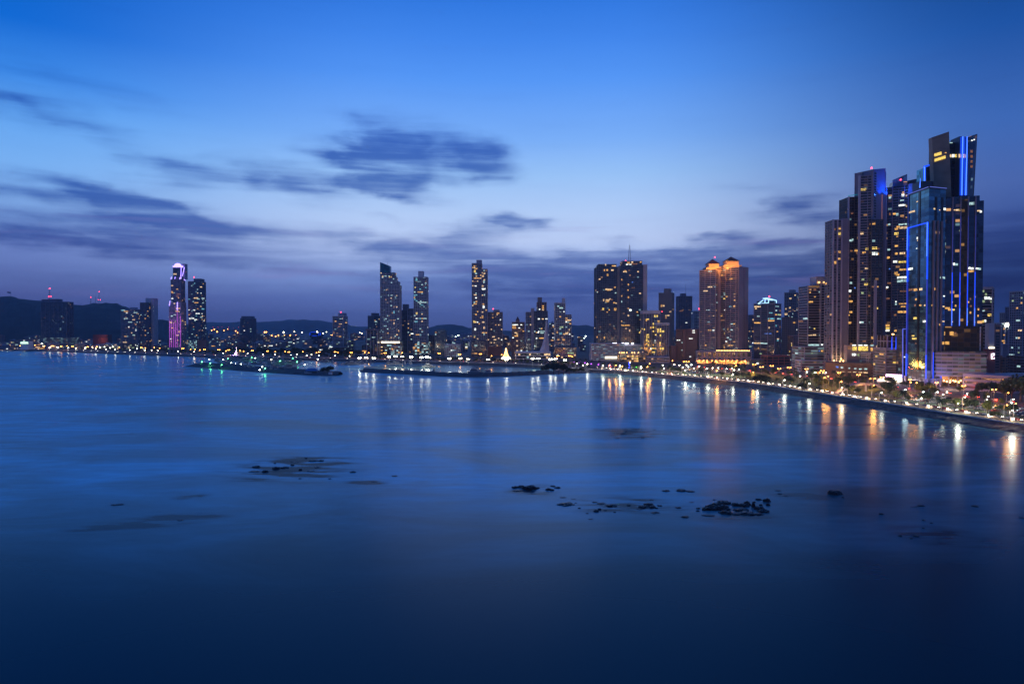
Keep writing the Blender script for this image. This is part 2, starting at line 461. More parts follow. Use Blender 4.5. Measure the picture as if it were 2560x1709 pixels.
def poly_pts(px): return [Vector((gp(x, y).x, gp(x, y).y, 0)) for x, y in px]
FRONT = poly_pts([(1505, 919), (1600, 929), (1760, 940.5), (1812, 946), (1888, 954), (1950, 962), (2057, 977), (2104, 985), (2167, 996), (2314, 1014), (2426, 1031), (2524, 1046)])
leftfront = [p for p in inland(coast, 20) if p.x < FRONT[0].x - 25 and p.y < 2600]
FRONT = leftfront + FRONT
FRONT += [Vector((FRONT[-1].x + 6, 360, 0)), Vector((FRONT[-1].x + 6, 200, 0))]
FRONT = smooth(FRONT, 2)
BACK = [Vector((x, y, 0)) for x, y in ((190, 1130), (263, 1022), (312, 922), (330, 881), (350, 805), (355, 765), (360, 700), (367, 658), (374, 632), (379, 600), (381, 554), (383, 510), (386, 400), (386, 220))]
leftback = [p for p in inland(coast, 62) if p.x < BACK[0].x - 40 and p.y < 2700]
BACK = smooth(leftback + BACK, 2)
strip('promenade', inland(coast, 8.6), 5.0, GZ + 0.03, PAVE)
strip('lawn_verge', [p for p in inland(coast, 12.5) if p.y > 200], 3.0, GZ + 0.05, GRASS)
strip('front_road', FRONT, 11.0, GZ + 0.12, ASPH)
strip('boulevard_road', BACK, 20.0, GZ + 0.12, ASPH)
# median park between the two roads
def ix(pl, y):
    for a, b in zip(pl, pl[1:]):
        if (a.y - y) * (b.y - y) <= 0 and a.y != b.y: return a.x + (b.x - a.x) * (y - a.y) / (b.y - a.y)
    return None
mb = MB(); ys = [1000 - i * 12 for i in range(63)]
for a, b in zip(ys, ys[1:]):
    fa, ba, fb, bb = ix(FRONT, a), ix(BACK, a), ix(FRONT, b), ix(BACK, b)
    if None in (fa, ba, fb, bb): continue
    mb.face([(fa + 8, a, GZ + 0.07), (fb + 8, b, GZ + 0.07), (bb - 12, b, GZ + 0.07), (ba - 12, a, GZ + 0.07)])
mb.build('park_lawn', GRASS)['kind'] = 'structure'
# car parks
def lot(name, y0, y1, f0, f1):
    mb = MB(); k = 10
    for i in range(k):
        a = y0 + (y1 - y0) * i / k; b = y0 + (y1 - y0) * (i + 1) / k
        xa0, xa1 = ix(FRONT, a), ix(BACK, a); xb0, xb1 = ix(FRONT, b), ix(BACK, b)
        mb.face([(xa0 + (xa1 - xa0) * f0, a, GZ + 0.15), (xb0 + (xb1 - xb0) * f0, b, GZ + 0.15), (xb0 + (xb1 - xb0) * f1, b, GZ + 0.15), (xa0 + (xa1 - xa0) * f1, a, GZ + 0.15)])
    mb.build(name, ASPH)['kind'] = 'structure'
lot('car_park_surface', 425, 598, 0.22, 0.80)
lot('car_park_surface', 860, 985, 0.24, 0.80)
# painted lane lines on the near roads
def dashes(name, pl, off, ymax):
    mb = MB(); pts = resample([p for p in inland(pl, off) if p.y < ymax], 6)
    for i in range(0, len(pts) - 1, 2):
        a, b = pts[i], pts[i + 1]; t = (b - a).normalized(); n = Vector((-t.y, t.x, 0)) * 0.1
        mb.face([(q.x, q.y, GZ + 0.145) for q in (a - n, b - n, b + n, a + n)])
    mb.build(name, WHITE)['kind'] = 'structure'
dashes('lane_markings', FRONT, 0, 1100)
dashes('lane_markings', BACK, 5, 1100); dashes('lane_markings', BACK, -5, 1100)

# riprap sea wall: sloping bank of boulders
def bank(name, label, path, width, top, cat='sea wall', both=False, step=3.0, seed=1, rough=0.9):
    pts = resample(path, step)
    nrow = 7; rows = []
    for i, p in enumerate(pts):
        t = (pts[min(i + 1, len(pts) - 1)] - pts[max(i - 1, 0)]).normalized(); n = Vector((-t.y, t.x, 0)); r = []
        for j in range(nrow):
            f = j / (nrow - 1)
            if both:
                z = -1.2 + (top + 1.2) * min(1, 1.9 * min(f, 1 - f) * 1.15); q = p + n * ((f - 0.5) * width)
            else:
                z = -1.2 + (top + 1.0) * f ** 0.8; q = p + n * (width * f - 1.5)
            amp = rough * (0.35 if (j == nrow - 1 and not both) else 1)
            v = mnoise.noise_vector(Vector((q.x * 0.35, q.y * 0.35, seed * 7.1)))
            if j == nrow - 1 and not both: z = min(z + v.z * 0.2, GZ + 0.3)
            else: z += v.z * amp
            r.append((q.x + v.x * amp * 0.8, q.y + v.y * amp * 0.8, z))
        rows.append(r)
    mb = MB()
    for a, b in zip(rows, rows[1:]):
        for j in range(nrow - 1): mb.face([a[j], b[j], b[j + 1], a[j + 1]])
    o = mb.build(name, RIPRAP); o['label'] = label; o['category'] = cat; return o
cs = [p for p in coast if p.y < 2700 and p.y > -50]
bank('sea_wall', 'dark boulder sea wall running along the whole waterfront below the promenade', cs, 8.5, GZ + 0.2, step=3.5)
# low parapet edge on the crest
kp = [p for p in inland(coast, 6.2) if p.y < 2700 and p.y > 0]
mb = MB()
for a, b in zip(kp, kp[1:]):
    c = (a + b) / 2; mb.box((c.x, c.y, GZ + 0.35), ((b - a).length * 1.03, 0.45, 0.8), atan2(b.y - a.y, b.x - a.x))
o = mb.build('promenade_parapet', CONC_P); o['label'] = 'low pale parapet along the top of the dark boulder sea wall'; o['category'] = 'parapet'

def bpath(px): return smooth([Vector((gp(x, y, 0).x, gp(x, y, 0).y, 0)) for x, y in px], 2)
bank('breakwater', 'long dark rock breakwater closing the lamp-lit basin in the middle', bpath([(914, 928), (960, 931), (1040, 935), (1150, 941), (1240, 940), (1330, 936), (1420, 932), (1478, 930)]), 30, 4.8, 'breakwater', True, 3.0, 3)
bank('breakwater', 'green-tinted rock breakwater in front of the crowded boat marina', bpath([(488, 915), (520, 917), (580, 922), (660, 928), (740, 933), (810, 937), (850, 937)]), 42, 4.4, 'breakwater', True, 3.0, 5)
# marina terreplein behind that breakwater
pts = bpath([(500, 910), (560, 913), (660, 921), (760, 928), (846, 933)])
bank('marina_quay', 'flat dark quay behind the marina breakwater', [p + Vector((0, 6, 0)) for p in pts], 16, 2.6, 'quay', True, 4.0, 8, 0.4)

# water
def water_mat():
    m = D.materials.new('sea_water'); m.use_nodes = True; nt = m.node_tree; N = nt.nodes; L = nt.links; b = N['Principled BSDF']
    tc = N.new('ShaderNodeTexCoord')
    mp = N.new('ShaderNodeMapping'); mp.inputs['Scale'].default_value = (0.010, 0.022, 1); mp.inputs['Rotation'].default_value = (0, 0, radians(12))
    L.new(tc.outputs['Object'], mp.inputs['Vector'])
    n1 = N.new('ShaderNodeTexNoise'); n1.inputs['Scale'].default_value = 1.0; n1.inputs['Detail'].default_value = 6; n1.inputs['Roughness'].default_value = 0.55; n1.inputs['Distortion'].default_value = 0.8
    L.new(mp.outputs[0], n1.inputs['Vector'])
    r = N.new('ShaderNodeMapRange'); r.inputs['From Min'].default_value = 0.30; r.inputs['From Max'].default_value = 0.64; r.inputs['To Min'].default_value = 0.22; L.new(n1.outputs['Fac'], r.inputs['Value'])
    mp2 = N.new('ShaderNodeMapping'); mp2.inputs['Scale'].default_value = (0.045, 0.16, 1); mp2.inputs['Rotation'].default_value = (0, 0, radians(10)); L.new(tc.outputs['Object'], mp2.inputs['Vector'])
    n2 = N.new('ShaderNodeTexNoise'); n2.inputs['Scale'].default_value = 1.0; n2.inputs['Detail'].default_value = 7; L.new(mp2.outputs[0], n2.inputs['Vector'])
    mm = N.new('ShaderNodeMath'); mm.operation = 'MULTIPLY'; L.new(r.outputs['Result'], mm.inputs[0])
    ra = N.new('ShaderNodeMapRange'); ra.inputs['From Min'].default_value = 0.25; ra.inputs['From Max'].default_value = 0.7; ra.inputs['To Min'].default_value = 0.6; L.new(n2.outputs['Fac'], ra.inputs['Value']); L.new(ra.outputs['Result'], mm.inputs[1])
    # surf foam lies over the shallows; beyond them (towards the viewer) the water is deep and clear
    sep = N.new('ShaderNodeSeparateXYZ'); L.new(tc.outputs['Object'], sep.inputs[0])
    wob = N.new('ShaderNodeMath'); wob.operation = 'MULTIPLY_ADD'; wob.inputs[1].default_value = 60; L.new(n1.outputs['Fac'], wob.inputs[0]); L.new(sep.outputs['Y'], wob.inputs[2])
    sh = N.new('ShaderNodeMapRange'); sh.interpolation_type = 'SMOOTHSTEP'; sh.inputs['From Min'].default_value = 185; sh.inputs['From Max'].default_value = 330; L.new(wob.outputs[0], sh.inputs['Value'])
    fm = N.new('ShaderNodeMath'); fm.operation = 'MULTIPLY'; 
    right_dim = N.new('ShaderNodeMapRange'); right_dim.interpolation_type = 'SMOOTHSTEP'; right_dim.inputs['From Min'].default_value = 20; right_dim.inputs['From Max'].default_value = 240; right_dim.inputs['To Min'].default_value = 1.0; right_dim.inputs['To Max'].default_value = 0.3; L.new(sep.outputs['X'], right_dim.inputs['Value'])  # foam thinned to the right paints in the dark building reflections
    m0 = N.new('ShaderNodeMath'); m0.operation = 'MULTIPLY'; L.new(mm.outputs[0], m0.inputs[0]); L.new(right_dim.outputs['Result'], m0.inputs[1])
    L.new(m0.outputs[0], fm.inputs[0]); L.new(sh.outputs['Result'], fm.inputs[1])
    # submerged reef patches
    last = fm.outputs[0]; tot = None
    for (px, py, hw, hh) in [(735, 1168, 230, 40), (330, 1262, 70, 14), (430, 1300, 190, 18), (1580, 1082, 130, 16), (300, 1310, 170, 16), (1550, 1262, 200, 26), (1810, 1285, 170, 22), (1330, 1225, 80, 20), (2010, 1240, 100, 14), (2350, 1340, 160, 30), (480, 1240, 60, 8), (920, 1205, 70, 10)]:
        c = gp(px, py, 0); e1 = gp(px + hw, py, 0); e2 = gp(px, py - hh, 0)
        q = N.new('ShaderNodeMapping'); q.vector_type = 'TEXTURE'; q.inputs['Location'].default_value = (c.x, c.y, 0)
        q.inputs['Scale'].default_value = (abs(e1.x - c.x) * 1.25, abs(e2.y - c.y) * 1.4, 1000); q.inputs['Rotation'].default_value = (0, 0, -math.atan2(c.x, c.y))
        L.new(tc.outputs['Object'], q.inputs['Vector'])
        gr = N.new('ShaderNodeTexGradient'); gr.gradient_type = 'QUADRATIC_SPHERE'; L.new(q.outputs[0], gr.inputs[0])
        if tot is None: tot = gr.outputs['Fac']
        else:
            ad = N.new('ShaderNodeMath'); ad.operation = 'ADD'; L.new(tot, ad.inputs[0]); L.new(gr.outputs['Fac'], ad.inputs[1]); tot = ad.outputs[0]
    rf = N.new('ShaderNodeMath'); rf.operation = 'MULTIPLY'; L.new(tot, rf.inputs[0]); nb = N.new('ShaderNodeMapRange'); nb.inputs['From Min'].default_value = 0.40; nb.inputs['From Max'].default_value = 0.66; L.new(n2.outputs['Fac'], nb.inputs['Value']); L.new(nb.outputs['Result'], rf.inputs[1])
    rr = N.new('ShaderNodeMapRange'); rr.inputs['From Min'].default_value = 0.02; rr.inputs['From Max'].default_value = 0.27; L.new(rf.outputs[0], rr.inputs['Value'])
    # sheltered marina and basin: clear dark water, no foam
    shl = None
    for (px, py, hw, hh) in [(655, 907, 165, 22), (860, 905, 90, 9), (1150, 922, 330, 13)]:
        c = gp(px, py, 0); e1 = gp(px + hw, py, 0); e2 = gp(px, py - hh, 0); e3_ = gp(px, py + hh, 0)
        q = N.new('ShaderNodeMapping'); q.vector_type = 'TEXTURE'; q.inputs['Location'].default_value = (c.x, (e2.y + e3_.y) / 2, 0)
        q.inputs['Scale'].default_value = (abs(e1.x - c.x), abs(e2.y - e3_.y) / 2, 1000); q.inputs['Rotation'].default_value = (0, 0, -math.atan2(c.x, c.y))
        L.new(tc.outputs['Object'], q.inputs['Vector'])
        gr = N.new('ShaderNodeTexGradient'); gr.gradient_type = 'SPHERICAL'; L.new(q.outputs[0], gr.inputs[0])
        if shl is None: shl = gr.outputs['Fac']
        else:
            mxx = N.new('ShaderNodeMath'); mxx.operation = 'MAXIMUM'; L.new(shl, mxx.inputs[0]); L.new(gr.outputs['Fac'], mxx.inputs[1]); shl = mxx.outputs[0]
    shr = N.new('ShaderNodeMapRange'); shr.interpolation_type = 'SMOOTHSTEP'; shr.inputs['From Min'].default_value = 0.0; shr.inputs['From Max'].default_value = 0.25; shr.inputs['To Min'].default_value = 1.0; shr.inputs['To Max'].default_value = 0.12; L.new(shl, shr.inputs['Value'])
    fm2 = N.new('ShaderNodeMath'); fm2.operation = 'MULTIPLY'; L.new(fm.outputs[0], fm2.inputs[0]); L.new(shr.outputs['Result'], fm2.inputs[1]); fm = fm2
    mix = N.new('ShaderNodeMix'); mix.data_type = 'RGBA'; L.new(fm.outputs[0], mix.inputs['Factor'])
    mix.inputs['A'].default_value = (0.0, 0.033, 0.042, 1); mix.inputs['B'].default_value = (0.26, 0.74, 0.93, 1)
    mix2 = N.new('ShaderNodeMix'); mix2.data_type = 'RGBA'; L.new(rr.outputs['Result'], mix2.inputs['Factor']); L.new(mix.outputs['Result'], mix2.inputs['A']); mix2.inputs['B'].default_value = (0.004, 0.022, 0.04, 1)
    N.remove(b); df = N.new('ShaderNodeBsdfDiffuse'); L.new(mix2.outputs['Result'], df.inputs['Color'])
    gl = N.new('ShaderNodeBsdfGlossy'); gl.distribution = 'GGX'; gl.inputs['Color'].default_value = (0.78, 0.92, 1.0, 1); gl.inputs['Roughness'].default_value = 0.24
    fr = N.new('ShaderNodeFresnel'); fr.inputs['IOR'].default_value = 1.33
    k1 = N.new('ShaderNodeMath'); k1.operation = 'MULTIPLY_ADD'; L.new(fm.outputs[0], k1.inputs[0]); k1.inputs[1].default_value = -0.38; k1.inputs[2].default_value = 0.66
    k2 = N.new('ShaderNodeMath'); k2.operation = 'MULTIPLY'; L.new(fr.outputs[0], k2.inputs[0]); L.new(k1.outputs[0], k2.inputs[1])
    ms = N.new('ShaderNodeMixShader'); L.new(k2.outputs[0], ms.inputs[0]); L.new(df.outputs[0], ms.inputs[1]); L.new(gl.outputs[0], ms.inputs[2])
    L.new(ms.outputs[0], N['Material Output'].inputs['Surface'])
    return m
mb = MB(); mb.face([(-9500, -600, 0), (9500, -600, 0), (9500, 9000, 0), (-9500, 9000, 0)])
mb.build('water', water_mat())['kind'] = 'structure'

# ------------------------------------------------------------------ hills
def hill(name, prof, Y, depth, seed, m=HILLM, rough=6, step=30):
    xs = []; n = len(prof)
    a = at(prof[0][0], prof[0][1], Y); b = at(prof[-1][0], prof[-1][1], Y)
    K = int((b.x - a.x) / step); rows = []
    def H(x):
        px = None
        for (p0, y0), (p1, y1) in zip(prof, prof[1:]):
            x0, x1 = at(p0, y0, Y).x, at(p1, y1, Y).x
            if x0 <= x <= x1:
                f = (x - x0) / (x1 - x0); f = f * f * (3 - 2 * f); return (at(p0, y0, Y).z) * (1 - f) + at(p1, y1, Y).z * f
        return 0
    J = 14
    for i in range(K + 1):
        x = a.x + (b.x - a.x) * i / K; h = H(x) - GZ; r = []
        for j in range(J + 1):
            f = j / J; c = sin(pi * min(1, f * 1.0)) ** 0.8 if 0 < f < 1 else 0
            y = Y + (f - 0.5) * depth
            v = mnoise.fractal(Vector((x * 0.004, y * 0.004, seed)), 1.0, 2.0, 5) * rough * 3 + mnoise.noise(Vector((x * 0.05, y * 0.05, seed))) * rough * 0.5
            r.append((x * (y / Y), y, GZ - 0.5 + max(0, h) * c + v * c * (0 if f == 0.5 else 1) + (mnoise.noise(Vector((x * 0.06, seed, 0))) * rough * 0.45 if f == 0.5 else 0)))
        rows.append(r)
    mb = MB()
    for p, q in zip(rows, rows[1:]):
        for j in range(J): mb.face([p[j], q[j], q[j + 1], p[j + 1]])
    o = mb.build(name, m); o['kind'] = 'structure'; return o
hill('wooded_hill', [(-260, 800), (-150, 748), (-60, 742), (0, 745), (40, 746), (95, 751), (130, 756), (165, 761), (200, 762), (240, 758), (262, 759), (290, 765), (310, 773), (345, 790), (380, 803), (420, 806), (450, 812), (520, 826)], 3600, 1500, 1.3, rough=9, step=14)
hill('distant_hills', [(380, 826), (430, 812), (520, 805), (580, 806), (650, 806), (700, 802), (740, 800), (790, 801), (840, 808), (900, 816), (960, 824), (1000, 827)], 9500, 2500, 4.1, rough=10, step=60)
hill('distant_hills', [(1040, 830), (1070, 819), (1100, 812), (1125, 810), (1150, 813), (1178, 821), (1230, 828), (1320, 828), (1400, 816), (1430, 812), (1455, 814), (1490, 821), (1600, 828), (1700, 828)], 6500, 1800, 6.6, rough=9, step=40)
hill('distant_hills', [(1640, 828), (1900, 822), (2100, 818), (2300, 818), (2500, 822), (2800, 820), (3000, 830)], 8000, 2000, 9.2, rough=10, step=80)
# ------------------------------------------------------------------ towers of the skyline
def simple(name, label, pl, pr, top, Y, side=None, depth=22, Yr=None, core=None, slab=None, fh=3.3, bay=4.0, lit=0, pal='aawwccWd', pent=(), beacon=None, px=(), sh=0.7, proud=0.5, fins=0.5, finmat=None, base=None, cat='tower', group=None, podium=None, zlo=0.02, wide=0.2, finevery=1, parapet=True, mast=None):
    fp = rect(pl, pr, Y, Yr, side, depth, py=(top + 860) / 2)
    t = Tower(name, label, fp, cat, group)
    z1 = zat(top, min(Y, Yr or Y)); zb = GZ if base is None else zat(base, Y)
    if podium:
        pl_, pr_, pt, pmat, pslab, pdep = podium
        pf = rect(pl_, pr_, Y - pdep, depth=depth + pdep + 12, py=870); zp = zat(pt, Y - pdep)
        t.shaft(pf, GZ, zp, pmat, pslab or CONC_D, fh=3.4, bay=5, sh=1.0, proud=0.4, fins=0.5, name='podium', faces=False, finevery=2)
        zb = max(zb, zp)
    t.shaft(fp, zb, z1, core, slab, fh, bay, sh, proud, fins, finmat, finevery=finevery)
    if parapet:
        t.block(offset(fp, proud + 0.15), z1 - 0.3, z1 + 1.3, slab or CONC, 'parapet')
    for (u0, u1, pt, pm) in pent:
        t.block(t.sub(u0, u1), z1 + 0.4, zat(pt, Y), pm or slab or CONC)
    if beacon: t.beacon(beacon[0], beacon[1], Y + depth * 0.4, beacon[2] if len(beacon) > 2 else 1.1, z1 + 1)
    t.at_px(px); t.lit(lit, pal, zlo=zlo, wide=wide)
    if mast: lattice(t, mast[0], mast[1], mast[2], Y + depth / 2, mast[3])
    return t

def lattice(t, px, ptop, pbase, Y, w=3.0, name='antenna_mast'):
    a = at(px, pbase, Y); b = at(px, ptop, Y); m = t.mb(); H = b.z - a.z
    for sx, sy in ((-1, -1), (1, -1), (1, 1), (-1, 1)):
        m.bar((a.x + sx * w / 2, a.y + sy * w / 2, a.z - 1), (b.x + sx * w * 0.12, b.y + sy * w * 0.12, a.z + H * 0.85), 0.22, 0.15, 4)
    k = 8
    for i in range(k):
        f0 = i / k; f1 = (i + 1) / k; w0 = w / 2 * (1 - 0.76 * f0); w1 = w / 2 * (1 - 0.76 * f1); z0 = a.z + H * 0.85 * f0; z1 = a.z + H * 0.85 * f1
        for s in (-1, 1):
            m.bar((a.x - w0 * s, a.y - w0, z0), (a.x + w1 * s, a.y - w1, z1), 0.12, n=4); m.bar((a.x - w0, a.y + w0 * s, z0), (a.x - w1, a.y - w1 * s, z1), 0.12, n=4)
    m.bar((a.x, a.y, a.z + H * 0.84), (a.x, a.y, b.z), 0.15, 0.08, 4)
    m.build(name, STEEL, t.e)

# --- far left
t = simple('office_tower', 'unlit black office slab with red-lamped antenna in front of the wooded hill', 103, 167, 755, 1950, depth=30, core=G_OFF, slab=CONC_D, fh=3.8, sh=0.5, lit=0, pent=[(0.27, 0.62, 747, CONC_D)], podium=(108, 170, 843, G_GARAGE, CONC_D, 12), finevery=3, cat='tower')
t.block(t.sub(0.0, 0.26, 0.1, 0.9), t.z0 + 180 - GZ if False else zat(755, 1950) + 0.5, zat(748, 1950), CONC_D, 'roof_screen')
lattice(t, 124, 722, 748, 1962, 5.0); t.beacon(124, 721, 1962, 1.4); t.beacon(122, 741, 1958, 1.3); t.beacon(127, 741, 1958, 1.3)
simple('apartment_tower', 'broad dark apartment block with a teal-lit roof corner, left of the stepped slab', 303, 345, 774, 1900, side=352, core=G_APT, slab=CONC, lit=26, pal='wcccWa', pent=[(0.5, 0.85, 768, CONC)], px=[(306, 776, 4, 3, 'y'), (317, 782, 3, 2, 'W')])
t = simple('apartment_tower', 'dark stepped tower with a taller pale blank slab on its right', 351, 372, 757, 1880, core=G_APT, slab=CONC_D, lit=16, pal='waaWc')
t.shaft(rect(365, 384, 1893, depth=22), GZ, zat(745, 1893), CONC_P, CONC_P, sh=0.4, proud=0.15, fins=0, name='side_slab')
# --- violet tower
t = Tower('stepped_tower', 'slim stepped tower floodlit violet with a glowing white crown', rect(423, 452, 1850, 1850, side=465))
A = t.fp
t.shaft(A, GZ, zat(755, 1850), G_APT, CONC_P, 3.3, 3.6, 0.9, 0.6, 0.6, name='lower_shaft')
B2 = rect(428, 452, 1853, side=463); t.shaft(B2, zat(755, 1850), zat(697, 1853), G_APT, CONC, 3.3, 3.6, 0.7, 0.5, 0.5, name='middle_shaft')
C2 = rect(434, 455, 1856, side=463); t.shaft(C2, zat(697, 1853), zat(666, 1856), G_APT, CONC_D, 3.3, 3.6, 0.7, 0.5, 0.5, name='upper_shaft')
t.block(rect(455, 463, 1862, depth=16), zat(697, 1853), zat(659, 1862), CONC, 'rear_slab')
m = t.mb(); c0 = at(444.5, 664, 1862); r = 9
m.ball((c0.x, c0.y, c0.z), r, 0.75, 14, 6); m.build('crown_dome', LED_PUR, t.e)
m = t.mb(); P = rect(433, 456, 1855, depth=18); m.prism(P, zat(668, 1856), zat(664, 1856)); m.build('crown_ring', LED_PUR, t.e)
m = t.mb()
for (x0, y0, x1, y1, Yq) in [(452, 697, 453, 650 + 16, 1852), (427.5, 698, 428.5, 692, 1851), (437, 697, 438, 692, 1851), (449, 698, 450, 693, 1851), (460, 698, 463, 701, 1851), (423, 764, 425, 752, 1848), (443, 775, 443.4, 755, 1848), (456, 690, 461, 668, 1853)]:
    m = t.mb(); m.bar(at(x0, y0, Yq), at(x1, y1, Yq), 0.8, n=5); m.build('edge_light', LED_PUR, t.e)
m = t.mb()
for (x, y0, y1) in [(424, 868, 800), (428.5, 868, 800), (433.5, 868, 805), (438.5, 868, 805), (443, 868, 770), (451, 868, 790)]: m = t.mb(); m.bar(at(x, y0, 1848.6), at(x, y1, 1848.6), 0.42, n=4); m.build('facade_light', LED_MAG, t.e)
t.at_px([(437, 685, 8, 3, 'w'), (430, 714, 5, 3, 'w'), (443, 723, 4, 3, 'a'), (430, 730, 4, 4, 'a'), (430, 746, 5, 2.5, 'W'), (444, 740, 5, 4, 'd'), (436, 758, 3, 3, 'w'), (445, 771, 9, 3, 'a'), (444, 778, 9, 3, 'a'), (430, 790, 5, 3, 'c'), (437, 787, 5, 2, 'c'), (428, 806, 4, 4, 'w'), (431, 819, 5, 3, 'a'), (444, 838, 6, 2.5, 'w'), (427, 847, 3, 3, 'W'), (456, 801, 3, 3, 'a'), (463, 810, 2, 3, 'w'), (448, 829, 3, 3, 'a')])
t.lit(22, 'aawd', zhi=0.6)
spot(t.e, at(438, 868, 1800) - t.loc, at(440, 800, 1850) - t.loc, (0.85, 0.25, 1.0), 1.1e5, 50)
spot(t.e, at(452, 868, 1800) - t.loc, at(450, 760, 1850) - t.loc, (0.7, 0.25, 1.0), 0.8e5, 45)
t = simple('apartment_tower', 'dark green-windowed tower with arched roof corner just right of the violet tower', 471, 500, 704, 1870, side=515, core=G_APTC, slab=CONC_D, fh=3.3, lit=40, pal='wcccaWy', pent=[(0.4, 0.98, 696, CONC_D)], beacon=(485, 693), px=[(490, 745, 10, 3, 'w'), (507, 746, 6, 3, 'c'), (473, 748, 4, 2, 'y'), (507, 772, 6, 4, 'y'), (502, 717, 5, 3, 'w'), (486, 775, 3, 3, 'W'), (475, 796, 3, 4, 'W')])
t.shaft(rect(470, 492, 1850, depth=14), GZ, zat(850, 1850), glass('teal_lit_podium', (0.02, 0.1, 0.1), 0.8, 0.8, warm=0.0, split=0.3), CONC_D, 3.4, 4, 0.8, name='podium', faces=False)
t.block(rect(492.5, 515, 1848, depth=14), GZ, zat(850, 1848), PINK, 'podium_wing')
t = simple('office_tower', 'lone plain dark-blue office slab left of the middle, with chamfered roof', 601, 630, 796, 2400, depth=40, core=G_OFF, slab=CONC_D, fh=3.9, sh=0.5, lit=0, fins=0.9, px=[(611, 826, 3, 2, 'W'), (627, 822, 2.5, 2, 'c'), (627, 828, 2.5, 2, 'c')])
t.block(rect(603, 628, 2404, depth=32), zat(796, 2400) + 1.4, zat(790, 2404), CONC_D, 'roof_plant')
simple('apartment_tower', 'mid-height grey tower with bright horizontal balconies and rooftop box lamp, alone beyond the marina end', 832, 858, 791, 1600, side=869, core=G_DARK, slab=CONC_P, fh=3.1, sh=1.0, proud=0.7, fins=0, lit=3, pal='wac', pent=[(0.46, 0.98, 782, CONC)], beacon=(852, 780), px=[(839, 803, 4, 4, 'a'), (849, 810, 3, 2.5, 'a'), (853, 810, 3, 2.5, 'w'), (848, 816, 6, 2.5, 'd'), (852, 797, 6, 2, 'c'), (850, 841, 6, 3, 'a'), (858, 796, 2, 2, 'w'), (843, 860, 3, 2, 'g')], podium=(829, 862, 868, G_LOW, PINK, 8))
simple('apartment_tower', 'small dark tower rising behind the colonnaded office, left of the sail-topped tower', 920, 934, 790, 1750, side=951, core=G_APTC, slab=CONC_D, lit=14, pal='ccWwa', pent=[(0.4, 0.98, 782, CONC_D)])
t = simple('office_block', 'dark office with white vertical columns and a heavy flat cap, left of the sail-topped tower', 917, 943, 826, 1450, side=949, core=G_OFF, slab=CONC_D, sh=0.15, proud=0.1, fins=0.7, finmat=CONC_P, bay=6.5, lit=0, fh=4, cat='office block', px=[(934, 843, 8, 1.4, 'c'), (918, 860, 4, 1.4, 'c')])
t.block(offset(t.fp, 2.5), zat(826, 1450) + 0.4, zat(822, 1450), CONC_D, 'roof_cap')
# --- sail-topped tower
Y = 1500
t = Tower('sail_topped_tower', 'tall gridded tower whose teal glass top slopes like a sail', rect(951, 999, Y, depth=26))
t.shaft(t.fp, zat(857, Y), zat(712, Y), G_APTC, CONC_P, 3.2, 3.4, 0.8, 0.5, 0.7, name='shaft')
t.shaft(rect(951, 996, Y, depth=24), zat(712, Y), zat(703, Y), G_APTC, CONC_P, 3.2, 3.4, 0.8, 0.5, 0.7, name='upper_step')
t.shaft(rect(951, 990, Y, depth=22), zat(703, Y), zat(692, Y), G_APTC, CONC_P, 3.2, 3.4, 0.8, 0.5, 0.7, name='upper_step')
t.shaft(rect(951, 987, Y, depth=20), zat(692, Y), zat(681, Y), G_APTC, CONC, 3.2, 3.4, 0.8, 0.5, 0.7, name='upper_step')
q = rect(950.5, 975.5, Y - 0.5, depth=16); G_SAIL = glass('sail_glass', (0.02, 0.14, 0.17), 0.02, 0.3, rough=0.15, metal=0.5)
t.block(q, zat(681, Y), 0, G_SAIL, 'sail_crown', ztops=[zat(655, Y), zat(665, Y), zat(665, Y), zat(655, Y)])
m = t.mb(); m.bar(at(969, 664, Y + 6), at(969, 655, Y + 6), 0.3, n=4); m.build('mast', STEEL, t.e)
t.shaft(rect(951, 1000, Y - 10, depth=40), GZ, zat(853, Y), glass('lit_podium', (0.05, 0.05, 0.04), 0.35, 0.9, warm=0.5), CONC_D, 3.6, 5, 0.6, name='podium', finevery=2)
m = t.mb(); m.prism(rect(953, 999, Y - 11.5, depth=1.0, py=855), zat(857, Y), zat(853, Y)); m.build('terrace_lights', L_SHOP, t.e)
t.at_px([(957, 691, 4, 3, 'w'), (974, 692, 3, 3, 'Y'), (978, 692, 3, 3, 'a'), (961, 725, 2, 2, 'c'), (966, 725, 2.5, 2, 'w'), (971, 738, 2, 2, 'c'), (978, 738, 2, 2, 'c'), (978, 745, 3, 2, 'w'), (992, 739, 3, 2, 'w'), (978, 764, 3, 3, 'c'), (992, 767, 3, 2, 'w'), (985, 780, 3, 6, 'y'), (978, 800, 5, 3, 'd'), (985, 808, 3, 5, 'w'), (995, 797, 3, 3, 'c'), (997, 827, 3, 3, 'a'), (970, 832, 3, 3, 'a'), (992, 836, 3, 3, 'w'), (988, 840, 3, 3, 'c'), (978, 843, 3, 3, 'w'), (953, 719, 3, 2, 'd')])
t.lit(18, 'wacc')
t = simple('office_block', 'low glass podium block with bright yellow-green floors under the sail-topped tower', 977, 1000, 866, 1440, depth=20, core=glass('yellow_green_floors', (0.05, 0.06, 0.03), 0.9, 1.3, warm=0.4, split=0.35), slab=CONC_P, fh=4, lit=0, cat='office block')
simple('apartment_tower', 'dark narrow tower with black top box, between the sail-topped and the cyan-windowed towers', 1002, 1018, 776, 1620, core=G_DARK, slab=CONC_D, lit=8, pal='wca', pent=[(0.25, 1.1, 760, CONC_D)], depth=24)
simple('apartment_tower', 'lower grey tower of small lit flats tucked left of the cyan-windowed tower', 1019, 1034, 772, 1600, core=G_APTC, slab=CONC, lit=22, pal='cccwaW', depth=24)
